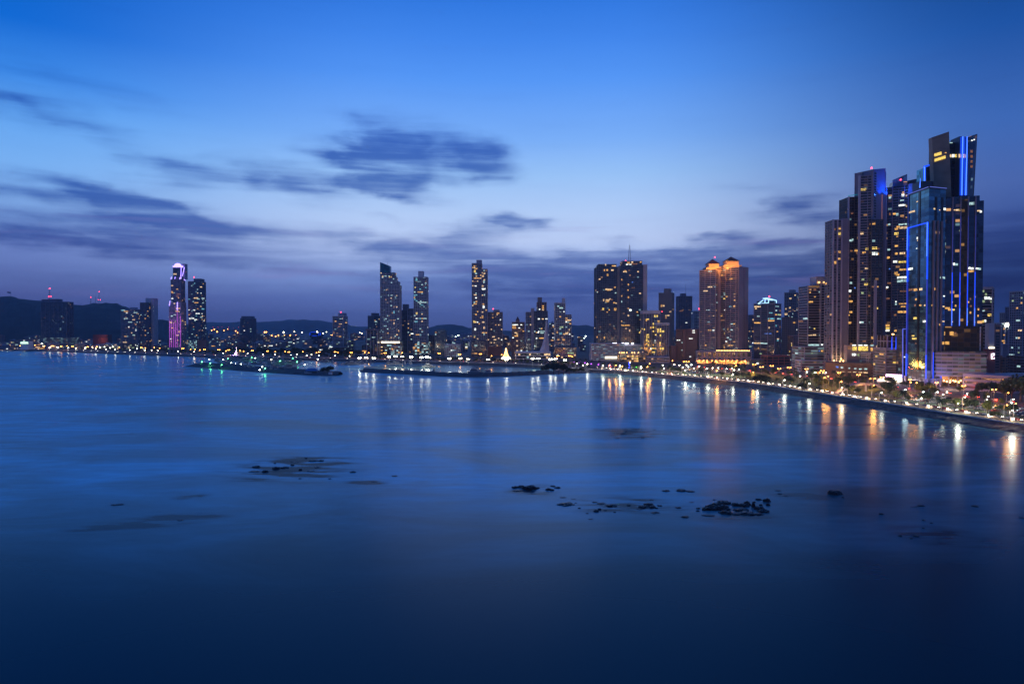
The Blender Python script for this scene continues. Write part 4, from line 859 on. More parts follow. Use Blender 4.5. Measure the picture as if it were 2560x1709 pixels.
# ------------------------------------------------------------------ tall right-hand cluster (the waterfront towers)
LAV = mat('lavender_frame', (0.23, 0.215, 0.275), 0.75, noise=0.1, nscale=0.08)
PIERM = mat('pale_pier', (0.38, 0.35, 0.43), 0.75, noise=0.08, nscale=0.08)
G_R = glass('cluster_glazing', (0.012, 0.02, 0.026), 0.05, 0.6, warm=0.8, split=0.25)
t = Tower('balcony_tower', 'lowest and leftmost tower of the tall cluster, with slotted balcony edge and blank brown side', rect(2080.5, 2106, 850, side=2118, depth=22))
t.shaft(rect(2080.5, 2104, 850, depth=20), GZ, zat(549, 850), glass('balcony_see_through', (0.05, 0.07, 0.1), 0.03, 0.6, warm=1.0, rough=0.3), LAV, 3.3, 7, 0.6, 0.9, 0.9, name='front_shaft')
t.block(rect(2104.3, 2118, 852, depth=18), GZ, zat(545.5, 852), LAV, 'side_wall')
for x0, x1 in ((2081, 2084), (2091, 2094), (2101.5, 2105)): t.block(rect(x0, x1, 848.2, depth=1.5), GZ, zat(549, 848), PIERM, 'pier')
t.at_px([(2099, 571, 5, 5, 'a'), (2098, 584, 8, 6, 'Y'), (2099, 591, 5, 3, 'd'), (2099, 630, 8, 5, 'a'), (2086, 656, 8, 6, 'a'), (2087, 573, 3, 4, 'd'), (2087, 630, 4, 4, 'd')]); t.lit(4, 'ad')
m = t.mb()
for x, y in ((2085, 901), (2100, 903), (2103, 897), (2108, 902), (2112, 904)): m.ball(at(x, y, 846), 0.9, n=6, m=4)
m.build('forecourt_lamps', L_GOLD, t.e); point(t.e, at(2096, 905, 838) - t.loc, (1, 0.6, 0.25), 9000)
t = Tower('dark_glass_tower', 'dark recessed tower with teal roof edge between the balcony tower and the tallest beige-framed one', rect(2119.5, 2147, 855, depth=24))
t.shaft(t.fp, GZ, zat(492, 855), G_R, mat('charcoal_frame', (0.08, 0.075, 0.085), 0.7), 3.3, 3.2, 0.5, 0.6, 0.35, name='shaft')
t.block(rect(2119.5, 2121.5, 853, depth=3), GZ, zat(491, 853), PIERM, 'pier')
m = t.mb(); m.bar(at(2120, 489.5, 853), at(2146, 486, 853), 0.45, n=4); m.build('roof_edge_light', emis('teal_tube', (0.0, 0.35, 0.5), 0.6), t.e)
t.at_px([(2130, 533, 5, 4, 'd'), (2124, 601, 8, 5, 'c'), (2131, 599, 4, 5, 'c'), (2140, 626, 7, 5, 'a'), (2128, 627, 5, 4, 'd'), (2142, 632, 4, 5, 'd'), (2127, 693, 5, 4, 'd'), (2127, 707, 5, 5, 'c'), (2122, 727, 7, 6, 'W'), (2137, 719, 3, 4, 'b'), (2122, 740, 6, 5, 'd'), (2124, 753, 10, 5, 'a'), (2127, 780, 6, 5, 'a'), (2122, 788, 3, 4, 'a'), (2121, 806, 7, 6, 'a'), (2127, 806, 4, 4, 'd'), (2128, 860, 6, 5, 'd')]); t.lit(6, 'da')
t = Tower('residential_tower', 'tallest beige-framed tower of the cluster, its top corner washed in blue light', rect(2146.5, 2180, 845, side=2210, depth=26))
fp = rect(2146.5, 2176, 845, 840, depth=30); Z1 = zat(440, 845)
t.shaft(fp, GZ, Z1, G_R, LAV, 3.3, 4.6, 0.95, 0.9, 0.7, name='front_shaft', finevery=2)
for x0, x1 in ((2145.5, 2149), (2175, 2179.5)): t.block(rect(x0, x1, 842.5, depth=3), GZ, zat(438, 842), PIERM, 'pier')
t.block(rect(2151, 2180, 849, depth=12), Z1, 0, mat('roof_screen_grey', (0.12, 0.14, 0.17), 0.5), 'roof_screen', ztops=[zat(431, 849), zat(424, 849), zat(424, 849), zat(431, 849)])
sdp = rect(2179.7, 2210, 838, 850, depth=24); t.shaft(sdp, GZ, zat(427, 845), LAV, LAV, 3.3, 5, 0.12, 0.08, 0, name='side_shaft')
t.block([sdp[0], sdp[1], sdp[2], sdp[3]], zat(427, 845) + 0.05, 0, LAV, 'slanted_parapet', ztops=[zat(423.5, 838), zat(420.5, 850), zat(420.5, 850), zat(423.5, 838)])
m = t.mb(); a = Vector(sdp[0]); b = Vector(sdp[1]); ee = (b - a).normalized(); nn = Vector((ee.y, -ee.x)); Ls = (b - a).length
for k in range(70):
    z = zat(436, 845) - k * 3.3
    if z < zat(548, 845): break
    for f in (0.12, 0.2): 
        p = a + ee * Ls * f + nn * 0.12; m.box((p.x, p.y, z), (1.6, 0.4, 1.9), atan2(ee.y, ee.x))
m.build('side_windows', G_R, t.e, kind='stuff')
m = t.mb()
for k in range(26):
    p = a + ee * Ls * 0.72 + nn * 0.3; m.box((p.x, p.y, zat(487, 845) - k * 1.35 * 1.0), (0.35, 0.3, 0.5), atan2(ee.y, ee.x))
m.build('stair_lights', emis('dim_amber_strip', (1, 0.35, 0.08), 0.9), t.e)
for f, z, pw in ((0.5, 500, 0.5e5), (0.95, 500, 0.85e5)):
    p = a + ee * Ls * f + nn * 9; q = a + ee * Ls * (f + 0.05) + nn * 0.5; spot(t.e, Vector((p.x, p.y, zat(z, 845))) - t.loc, Vector((q.x, q.y, zat(440, 845))) - t.loc, (0.0, 0.07, 1.0), pw, 75)
lf = rect(2177, 2205, 832, depth=6); t.shaft(lf, GZ, zat(548, 832), G_R, mat('charcoal_frame', (0.08, 0.075, 0.085), 0.7), 3.3, 4.2, 0.6, 0.8, 0.4, name='lower_wing')
t.block(rect(2186, 2192, 829.5, depth=2.4), GZ, zat(700, 829), PIERM, 'pier')
t.beacon(2179, 420, 848, 0.9)
t.at_px([(2155, 474, 14, 5, 'Y'), (2152, 583, 9, 6, 'w'), (2184, 559, 7, 5, 'a'), (2178, 559, 5, 4, 'd'), (2168, 622, 8, 5, 'Y'), (2181, 620, 12, 6, 'Y'), (2196, 621, 5, 4, 'd'), (2160, 630, 8, 4, 'a'), (2158, 634, 3, 4, 'a'), (2181, 634, 13, 7, 'W'), (2196, 634, 3, 5, 'a'), (2166, 670, 7, 5, 'w'), (2157, 657, 3, 4, 'd'), (2157, 698, 6, 5, 'g'), (2166, 710, 10, 6, 'Y'), (2156, 732, 5, 5, 'g'), (2179, 716, 8, 5, 'd'), (2194, 716, 3, 4, 'a'), (2170, 784, 4, 5, 'd'), (2149, 806, 11, 7, 'c'), (2149, 805, 6, 5, 'W'), (2193, 770, 3, 5, 'Y'), (2176, 844, 8, 6, 'a'), (2178, 858, 5, 4, 'd'), (2163, 601, 3, 3, 'd')]); t.lit(8, 'dda')
# arched lobby storeys at its foot
m = t.mb(); lf2 = rect(2119, 2201, 822, depth=8); m.prism(lf2, GZ, zat(862, 822)); m.build('lobby_storeys', mat('lobby_stone', (0.3, 0.24, 0.23), 0.8), t.e)
t.faces.append((Vector(lf2[0]), Vector(lf2[1]), (Vector(lf2[1]) - Vector(lf2[0])).normalized(), Vector((0, -1)), GZ, zat(862, 822), 6, 6))
t.faces = [t.faces[-1]] + t.faces[:-1]; keep = t.faces; t.faces = [t.faces[0]]
t.at_px([(2136, 871, 10, 10, 'Y'), (2152, 871, 11, 11, 'Y'), (2164, 871, 10, 11, 'Y'), (2180, 873, 7, 8, 'a'), (2194, 869, 6, 11, 'w'), (2124, 869, 9, 8, 'd'), (2135, 862.5, 8, 3, 'W'), (2151, 862.5, 9, 3, 'W'), (2164, 862.5, 8, 3, 'W'), (2180, 863, 7, 3, 'c'), (2135, 886, 9, 6, 'W'), (2148, 887, 7, 5, 'g'), (2164, 887, 6, 5, 'c')]); t.faces = keep
# fourth tower
t = Tower('slanted_glass_top_tower', 'tower with sloping glass screen and red roof lamp, just left of the blue-edged glass tower', rect(2206, 2268, 860, 850, depth=26))
t.shaft(rect(2206, 2228, 862, 856, depth=24), GZ, zat(469, 860), G_NAVY, LAV, 3.3, 4.6, 0.35, 0.4, 0.4, name='left_shaft')
fp = rect(2228.3, 2268, 855, 845, depth=26); t.shaft(fp, GZ, zat(466, 850), G_R, LAV, 3.3, 4.6, 0.55, 0.8, 0.5, name='right_shaft', finevery=3)
for x0, x1 in ((2204.5, 2207), (2212, 2214.5), (2243.5, 2246)): t.block(rect(x0, x1, 851, depth=3), GZ, zat(470, 851), PIERM, 'pier')
t.block(rect(2228.3, 2264, 850, 847, depth=12), zat(466, 850) + 0.2, 0, G_NAVY, 'plant_storey', ztops=[zat(455, 850), zat(455, 850), zat(455, 850), zat(455, 850)])
t.block(rect(2228, 2264, 849, 846, depth=2.5), zat(455, 850) + 0.1, 0, glass('screen_glass', (0.12, 0.2, 0.25), 0, 0, rough=0.1, metal=0.7), 'sloping_screen', ztops=[zat(450, 849), zat(435, 846), zat(435, 846), zat(450, 849)])
t.block(rect(2264.5, 2292, 856, depth=16), zat(500, 856), 0, mat('charcoal_frame', (0.08, 0.075, 0.085), 0.7), 'rear_wing', ztops=[zat(452, 856), zat(446, 856), zat(446, 856), zat(452, 856)])
t.block(rect(2268.5, 2283, 844, depth=10), GZ, zat(459, 844), LAV, 'corner_wall')
p = at(2276, 452, 836); point(t.e, Vector((p.x, p.y, zat(470, 836))) - t.loc, (0.02, 0.12, 1.0), 9000, 0.5)
t.beacon(2252, 449, 846, 0.9)
t.at_px([(2258, 482, 5, 5, 'a'), (2258, 488, 7, 6, 'W'), (2266, 489, 3, 4, 'w'), (2225, 494, 5, 5, 'c'), (2255, 501, 8, 3, 'c'), (2255, 513, 14, 4, 'W'), (2266, 515, 3, 4, 'w'), (2243, 536, 5, 6, 'c'), (2266, 543, 3, 3, 'a'), (2258, 543, 3, 3, 'd'), (2225, 535, 3, 6, 'd'), (2212, 550, 2, 4, 'w'), (2223, 561, 5, 4, 'c'), (2257, 561, 18, 4, 'c'), (2241, 572, 7, 5, 'a'), (2258, 569, 17, 5, 'w'), (2241, 584, 9, 6, 'Y'), (2243, 591, 4, 3, 'a'), (2258, 597, 4, 3, 'd'), (2241, 615, 7, 5, 'a'), (2222, 624, 6, 4, 'c'), (2241, 634, 6, 5, 'a'), (2256, 633, 12, 5, 'w'), (2221, 644, 6, 5, 'a'), (2238, 654, 9, 5, 'W'), (2256, 655, 16, 5, 'Y'), (2224, 672, 3, 3, 'b'), (2257, 674, 15, 4, 'a'), (2240, 683, 7, 6, 'a'), (2208, 653, 3, 4, 'a'), (2255, 694, 21, 6, 'W'), (2255, 702, 21, 6, 'c'), (2218, 718, 5, 4, 'W'), (2240, 754, 3, 3, 'W'), (2240, 760, 4, 4, 'c'), (2258, 759, 18, 3, 'a'), (2258, 766, 10, 3, 'a'), (2256, 779, 20, 6, 'a'), (2206, 781, 6, 7, 'W'), (2238, 787, 5, 4, 'd'), (2217, 813, 12, 5, 'a'), (2219, 820, 8, 5, 'Y'), (2218, 826, 10, 4, 'W'), (2239, 827, 6, 6, 'a'), (2217, 852, 9, 4, 'Y'), (2220, 746, 7, 4, 'd'), (2258, 728, 14, 3, 'd')]); t.lit(14, 'dac')
# podiums of the cluster
t = simple('retail_podium', 'brown podium with warm-lit windows at the foot of the tallest beige-framed tower', 2066, 2178, 911, 800, Yr=782, depth=30, core=BROWN, slab=BROWN, fh=7.5, sh=2.6, proud=0.6, fins=1.6, bay=9, lit=0, cat='podium')
t.at_px([(2093, 917, 6, 4, 'b'), (2105, 918, 6, 4, 'c'), (2123, 920, 4, 3, 'c'), (2138, 921, 5, 3, 'c'), (2151, 922, 7, 3, 'c'), (2164, 922, 7, 4, 'c'), (2094, 926, 9, 6, 'w'), (2108, 926, 11, 6, 'w'), (2123, 927, 8, 5, 'w'), (2137, 928, 8, 5, 'w'), (2151, 929, 9, 5, 'w'), (2164, 930, 9, 5, 'w'), (2082, 925, 6, 5, 'd'), (2094, 937, 8, 5, 'd'), (2110, 938, 8, 4, 'd'), (2128, 939, 8, 4, 'd'), (2146, 939, 8, 4, 'd'), (2164, 941, 8, 5, 'd')])
t = simple('garage_block', 'dim grey banded garage with white deck lamps, between the brown podium and the blue-lit podium', 2178, 2215, 884, 795, depth=26, core=G_GARAGEY, slab=mat('taupe', (0.36, 0.31, 0.32), 0.8), fh=3.2, sh=1.2, fins=0.8, bay=5, lit=0, cat='car park building', px=[(2193, 907, 3, 3, 'w'), (2194, 915, 3, 3, 'w'), (2194, 927, 3, 3, 'w'), (2205, 918, 3, 3, 'w'), (2205, 928, 3, 3, 'w'), (2205, 935, 3, 3, 'w'), (2205, 886, 5, 2, 'w')])
t = simple('garage_block', 'banded glass podium with three blue uplights on its top storey and a glowing showroom below', 2215, 2257, 872, 755, depth=26, core=G_GARAGEY, slab=mat('mauve_slab', (0.25, 0.225, 0.28), 0.7), fh=3.0, sh=1.0, fins=0, lit=5, pal='Ya', cat='podium')
t.shaft(rect(2219, 2258, 757, depth=20), zat(872, 755), zat(838, 757), G_AMBER, LAV, 8.0, 6, 1.2, 0.6, 1.0, name='top_storey', finevery=1)
m = t.mb()
for x in (2229.5, 2240, 2251): m.bar(at(x, 873, 753.5), at(x, 841, 753.5), 0.7, 0.2, 6)
m.build('blue_uplights', LED, t.e)
m = t.mb()
for x in (2231, 2234, 2243, 2248, 2253, 2256): m.ball(at(x, 834 + (x % 3) * 0.6, 756), 0.7, n=6, m=4)
m.build('terrace_lamps', L_GOLD, t.e)
sh = rect(2192, 2256, 735, 718, depth=14, py=950)
t.block(sh, GZ, zat(944, 728), WHITE, 'showroom'); m = t.mb()
a = Vector(sh[0]); b = Vector(sh[1]); e_ = (b - a).normalized(); n_ = Vector((e_.y, -e_.x)); L_ = (b - a).length
def strip_on(m, f0, f1, z0, z1, off=0.3):
    m.prism([tuple(a + e_ * L_ * f0 + n_ * off), tuple(a + e_ * L_ * f1 + n_ * off), tuple(a + e_ * L_ * f1 + n_ * (off - 0.25)), tuple(a + e_ * L_ * f0 + n_ * (off - 0.25))], z0, z1)
strip_on(m, 0.5, 0.98, GZ + 0.6, GZ + 5.5); strip_on(m, 0.05, 0.45, GZ + 1.0, GZ + 3.6); m.build('showroom_windows', L_SHOP, t.e)
m = t.mb(); strip_on(m, 0.36, 0.98, GZ + 6.2, GZ + 8.8); m.build('sign_band', L_SIGNM, t.e)
point(t.e, at(2230, 962, 712) - t.loc + Vector((0, 0, 3)), (1, 0.75, 0.8), 22000)
# ------------------------------------------------------------------ blue-edged glass hero tower
t = Tower('blue_edged_tower', 'tallest glass tower with flared bronze crown and bright blue light strips', rect(2269, 2456, 690, 660, depth=40))
H = t
def q4(pa, Ya, pb, Yb, depth, py=700): return rect(pa, pb, Ya, Yb, depth=depth, py=py)
# front-left wing: its left face runs (2269, far) -> (2321, near)
A0 = at(2269, 700, 706); B0 = at(2320, 700, 668); C0 = at(2362, 700, 676)
A0, B0, C0 = [(p.x, p.y) for p in (A0, B0, C0)]; D0 = (A0[0] + C0[0] - B0[0], A0[1] + C0[1] - B0[1])
wing = [A0, B0, C0, D0]; zw = zat(470, 668)
FHh = 3.7
t.shaft(wing, GZ + 16, zw, G_TEAL, mat('navy_joint', (0.02, 0.035, 0.05), 0.4), FHh, 8.0, 0.10, 0.06, 0.12, name='wing_glazing', corners=False)
t.block(offset(wing, 0.8), zw, zw + 0.9, mat('navy_joint', (0.02, 0.035, 0.05), 0.4), 'wing_roof')
a = Vector(A0); b = Vector(B0); e1 = (b - a).normalized(); n1 = Vector((e1.y, -e1.x)); L1 = (b - a).length
bC = Vector(C0); e2 = (bC - b).normalized(); n2 = Vector((e2.y, -e2.x)); L2 = (bC - b).length
def on(P, e, n, L, f, z, off=0.3): q = P + e * L * f + n * off; return Vector((q.x, q.y, z))
def vstrip(nm, P, e, n, L, f, z0, z1, w, d, m, off=0.3):
    mb_ = t.mb(); c = on(P, e, n, L, f, 0, off); mb_.box((c.x, c.y, (z0 + z1) / 2), (w, d, z1 - z0), atan2(e.y, e.x)); return mb_.build(nm, m, t.e)
zl = zat(556, 668)
# black strip on the flat left face stands in for a shaded recess
vstrip('painted_recess', a, e1, n1, L1, 0.56, GZ + 16, zw - 0.6, 3.6, 0.5, mat('black_glass', (0.004, 0.006, 0.01), 0.1), 0.15)
# brown mirrored strip in lower half is a reflection; vertical LED frame
LED_LOW = emis('blue_led_faded', (0.02, 0.06, 0.8), 0.55, True)
for f_, zb_ in ((0.012, GZ + 6), (0.988, GZ + 8)):
    vstrip('blue_led_strip', a, e1, n1, L1, f_, zat(700, 680), zl, 1.15, 0.8, LED, 0.6)
    vstrip('blue_led_strip', a, e1, n1, L1, f_, zat(885, 680), zat(700, 680) - 0.4, 1.15, 0.8, LED_LOW, 0.6)
    vstrip('blue_led_strip', a, e1, n1, L1, f_, zb_, zat(885, 680) - 0.4, 1.15, 0.8, LED, 0.6)
vstrip('blue_led_strip', a, e1, n1, L1, 0.988, zat(640, 668), zl + 0.2, 0.7, 0.5, LED_HOT, 1.05)
vstrip('blue_led_strip', a, e1, n1, L1, 0.012, zat(625, 700), zl + 0.2, 0.7, 0.5, LED_HOT, 1.05)
m = t.mb(); c = on(a, e1, n1, L1, 0.5, 0, 0.6); m.box((c.x, c.y, zl), (L1, 0.7, 1.0), atan2(e1.y, e1.x)); m.build('blue_led_crossbar', LED, t.e)
vstrip('dim_blue_edge', a, e1, n1, L1, 0.02, zl + 0.6, zw, 1.6, 0.6, mat('blue_glow_paint_trim', (0.05, 0.12, 0.5), 0.5), 0.4)  # blue glow of this edge is put into the base colour
m = t.mb(); m.bar(on(a, e1, n1, L1, -0.02, zw + 1.1, 0.9), on(a, e1, n1, L1, 1.0, zw + 1.1, 0.9), 0.35, n=4); m.bar(on(b, e2, n2, L2, 0, zw + 1.1, 0.9), on(b, e2, n2, L2, 1.0, zw + 1.1, 0.9), 0.35, n=4); m.build('roof_edge_light', emis('violet_edge', (0.15, 0.2, 0.8), 0.8), t.e)
# white fins on the wing's right face
for f in (0.28, 0.52, 0.76): vstrip('fin', b, e2, n2, L2, f, GZ + 12, zat(551, 670), 1.2, 1.4, LAV, 0.7)
vstrip('painted_recess', b, e2, n2, L2, 0.42, zat(551, 670) + 0.3, zw - 8, 2.6, 0.5, mat('black_glass', (0.004, 0.006, 0.01), 0.1), 0.15)  # black strips paint shaded slots on the flat upper face
vstrip('painted_recess', b, e2, n2, L2, 0.8, zat(551, 670) + 0.3, zw - 8, 2.2, 0.5, mat('black_glass', (0.004, 0.006, 0.01), 0.1), 0.15)
# lower blue-lit fins and flared feet
for (px_, w) in ((2313.5, 1.5), (2327, 0.9), (2346, 1.0)):
    pass
vstrip('blue_led_strip', b, e2, n2, L2, 0.28, GZ + 8, zat(880, 670), 0.7, 0.5, LED, 1.6)
vstrip('blue_led_strip', b, e2, n2, L2, 0.76, GZ + 8, zat(880, 670), 0.7, 0.5, LED, 1.6)
for P, e, n, L, f in ((a, e1, n1, L1, 0.988), (b, e2, n2, L2, 0.28), (b, e2, n2, L2, 0.52), (b, e2, n2, L2, 0.76), (a, e1, n1, L1, 0.012)):
    m = t.mb(); q = on(P, e, n, L, f, GZ, 0.7); m.bar(q, (q.x, q.y, GZ + 8.5), 0.8, 2.2, 8); m.build('flared_foot', LAV, t.e)
# main body (three planes with a step on the right)
body = rect(2362.5, 2456, 678, 668, depth=34); zb = zat(489, 670)
bodyL = rect(2362.5, 2445.5, 678, 669.2, depth=34)
a3 = Vector(body[0]); b3 = Vector(body[1]); e3 = (b3 - a3).normalized(); n3 = Vector((e3.y, -e3.x)); L3 = (b3 - a3).length
t.shaft(body, zat(877, 670), zat(501, 668), G_NAVY, mat('navy_joint', (0.02, 0.035, 0.05), 0.4), FHh, 4.0, 0.10, 0.06, 0.10, name='body_glazing', corners=False)
t.block(bodyL, zat(501, 668) + 0.02, zb, G_NAVY, 'body_top')
def fx(px_, Yg=672):
    d = ray(px_, 700); k = d[0] / d[1]; # intersect plane
    den = e3.x - k * e3.y
    return ((k * a3.y - a3.x) / den) / L3
amb = t.mb(); f0, f1 = fx(2401.5), fx(2417)
amb.prism([tuple(a3 + e3 * L3 * f0 + n3 * 0.35), tuple(a3 + e3 * L3 * f1 + n3 * 0.35), tuple(a3 + e3 * L3 * f1 - n3 * 0.1), tuple(a3 + e3 * L3 * f0 - n3 * 0.1)], zat(815, 670), zb - 3, 3.5, FHh); amb.build('amber_glass_bay', G_AMBER, t.e)
for x in (2379.5, 2399, 2418, 2436.5):
    f = fx(x); vstrip('fin', a3, e3, n3, L3, f, zat(815, 670), zb - 0.5, 1.1, 1.2, LAV, 0.6)
    vstrip('blue_led_strip', a3, e3, n3, L3, f, zat(815, 670) + 0.3, zat(680, 670), 0.62, 0.5, LED, 1.3)
    vstrip('blue_led_strip', a3, e3, n3, L3, f, zat(813, 670), zat(770, 670), 0.4, 0.4, LED_HOT, 1.65)
    vstrip('dim_blue_edge', a3, e3, n3, L3, f, zat(680, 670), zat(540, 670), 0.5, 0.4, LED_DIM, 1.3)
# lower amber storeys with pale fins
low = rect(2362.5, 2458, 676, 666, depth=36, py=850)
t.shaft(low, zat(878, 670), zat(816, 670), G_AMBER, mat('dark_bronze', (0.04, 0.025, 0.015), 0.5), 4.4, 5, 0.3, 0.1, 0.1, name='lower_storeys', corners=False)
for x in (2374, 2383.5, 2393.5, 2403, 2412.5, 2422, 2431.5, 2441, 2451):
    f = fx(x); vstrip('pale_fin', a3, e3, n3, L3, f, zat(876, 670), zat(817, 670), 1.0, 1.6, CONC_P, 1.2)
# garage podium
pod = rect(2340, 2466, 668, 652, depth=50, py=900)
t.shaft(pod, GZ + 11, zat(878, 662), G_GARAGEY, mat('mauve_slab', (0.25, 0.225, 0.28), 0.7), 3.6, 4.5, 1.2, 0.5, 0.15, name='garage_podium', corners=False)
t.shaft(rect(2350, 2462, 674, 656, depth=40, py=940), GZ, GZ + 11, G_AMBER, CONC_D, 5.4, 8, 0.6, 0.2, 1.2, name='lobby', faces=False)
pl_ = rect(2270, 2340, 712, 672, depth=30, py=900)
t.shaft(wing, GZ + 5, GZ + 16, G_GARAGE, mat('navy_joint', (0.02, 0.035, 0.05), 0.4), 3.6, 4.5, 0.4, 0.3, 0.2, name='wing_lobby', corners=False)
# upper tower: flared bronze slab, glass core with blue strips, flared right slab
Yb = 682
def slab3(nm, pts, depth, m, Y=Yb, dY=None):
    """inclined slab given by photo corners bl, br, tr, tl (real thickness, real depth)"""
    mb_ = t.mb(); P = [at(x, y, Y + (dY[i] if dY else 0)) for i, (x, y) in enumerate(pts)]; k = Vector((0, depth, 0)); Q = [p + k for p in P]
    w = (P[1] - P[0]).length; h = (P[3] - P[0]).length
    mb_.face(P, [(0, 0), (w / 4, 0), (w / 4, h / 3.7), (0, h / 3.7)]); mb_.face(Q[::-1])
    for i in range(4): mb_.face([P[(i + 1) % 4], P[i], Q[i], Q[(i + 1) % 4]])
    return mb_.build(nm, m, t.e)
slab3('bronze_slab', [(2336.5, 492), (2378.5, 492), (2372.5, 329), (2330, 343.5)], 6, BRONZE, 690, [8, 0, 0, 8])
slab3('right_slab', [(2420, 494), (2433, 492), (2442.5, 335), (2421.5, 342)], 6, G_NAVY, 688, [0, 6, 6, 0])
slab3('right_slab_edge', [(2433.2, 492), (2434.6, 492), (2443.6, 334.6), (2442.7, 335)], 7, BRONZE, 694)
core = rect(2370, 2397, 697, 700, depth=24, py=420); t.shaft(core, zb, zat(355, 697), G_NAVY, mat('navy_joint', (0.02, 0.035, 0.05), 0.4), FHh, 5, 0.1, 0.06, 0.1, name='crown_glazing', corners=False)
t.block(rect(2393, 2399, 692, depth=14), zb, zat(341, 692), mat('navy_panel', (0.03, 0.05, 0.09), 0.4), 'crown_pier')
t.block(rect(2399, 2424, 693, depth=22), zb, zat(342, 693), mat('navy_panel', (0.03, 0.05, 0.09), 0.4), 'crown_core')
def vbar(nm, x0, y0, x1, y1, r, m, Y=691): mb_ = t.mb(); mb_.bar(at(x0, y0, Y), at(x1, y1, Y), r, n=6); return mb_.build(nm, m, t.e)
for x0, x1 in ((2404.5, 2407), (2414.5, 2418.3)):
    vbar('blue_led_strip', x0, 488, x1, 342, 0.9, LED); vbar('blue_led_strip', x0, 488, x1, 342, 0.42, LED_HOT, 690)
for x0, x1 in ((2400.5, 2402), (2410.5, 2412), (2420.5, 2422)): vbar('dim_blue_edge', x0, 488, x1, 343, 0.5, emis('blue_led_mid', (0.01, 0.07, 0.8), 0.9), 691.5)
# lit restaurant floor and windows of the crown
m = t.mb()
def pane(x0, y0, x1, y1, k, Y):
    p = at((x0 + x1) / 2, (y0 + y1) / 2, Y); w = (x1 - x0) / F * Y; h = (y1 - y0) / F * Y
    link('window', UWIN[k], t.e, p - t.loc, 0, (w, 0.4, h)); t.wins += 1
def spane(x0, x1, yc, sl, h, k):
    # panes that follow the slant of the bronze slab's storeys
    n_ = max(1, int((x1 - x0) / 3))
    for i in range(n_):
        xa = x0 + (x1 - x0) * i / n_; xb = x0 + (x1 - x0) * (i + 0.85) / n_; y = yc + sl * ((xa + xb) / 2 - x0)
        f = ((xa + xb) / 2 - 2334) / (2375 - 2334); pane(xa, y - h / 2, xb, y + h / 2, k, 689.6 + 8 * (1 - f) - 0.1)
spane(2336, 2354, 388, -0.30, 7, 'Y'); spane(2336.5, 2364, 401, -0.32, 7, 'Y'); pane(2362, 381, 2366, 383, 'a', 689.5)
for x0, x1, k in ((2374, 2378, 'w'), (2380, 2386, 'W'), (2388, 2396, 'Y')): pane(x0, 386, x1, 393, k, 696.5)
for x0, x1, k in ((2397, 2403, 'w'), (2408.5, 2413.5, 'w')): pane(x0, 385.5, x1, 394, k, 691.6)
for y in (378.5, 391, 404, 416): pane(2426.5, y - 3, 2431.5, y + 3, 'd', 687.8)
pane(2428, 350, 2432, 352.5, 'W', 687.8); pane(2434, 348, 2437, 350.5, 'W', 687.8); pane(2374.5, 356, 2381, 358, 'c', 696.5)
# left back shoulder
t.block(rect(2310, 2336, 716, depth=16), zat(478, 716), 0, G_TEAL, 'shoulder_glazing', ztops=[zat(418, 716), zat(411, 716), zat(411, 716), zat(418, 716)])
m = t.mb(); m.bar(at(2311.5, 452, 715), at(2311.5, 417, 715), 1.0, n=6); m.bar(at(2310, 417, 715), at(2333, 410, 715), 0.8, n=6); m.build('blue_led_strip', LED, t.e)
m = t.mb(); m.bar(at(2311.5, 452, 714), at(2311.5, 417, 714), 0.45, n=6); m.build('blue_led_strip', LED_HOT, t.e)
t.block(rect(2297, 2330, 700, depth=14), zw - 0.5, zat(453, 700), mat('navy_panel', (0.03, 0.05, 0.09), 0.4), 'shoulder_base')
m = t.mb(); m.face([at(2298.5, 470, 697), at(2301.5, 470, 697), at(2302.5, 427, 697)]); m.face([at(2298.5, 470, 699), at(2302.5, 427, 699), at(2301.5, 470, 699)]); m.face([at(2298.5, 470, 697), at(2302.5, 427, 697), at(2302.5, 427, 699), at(2298.5, 470, 699)]); m.face([at(2301.5, 470, 697), at(2301.5, 470, 699), at(2302.5, 427, 699), at(2302.5, 427, 697)]); m.build('roof_blade', LAV, t.e)
m = t.mb(); m.bar(at(2299.3, 469, 696), at(2301.3, 445, 696), 0.55, 0.1, 5); m.build('blade_light', LED_HOT, t.e)
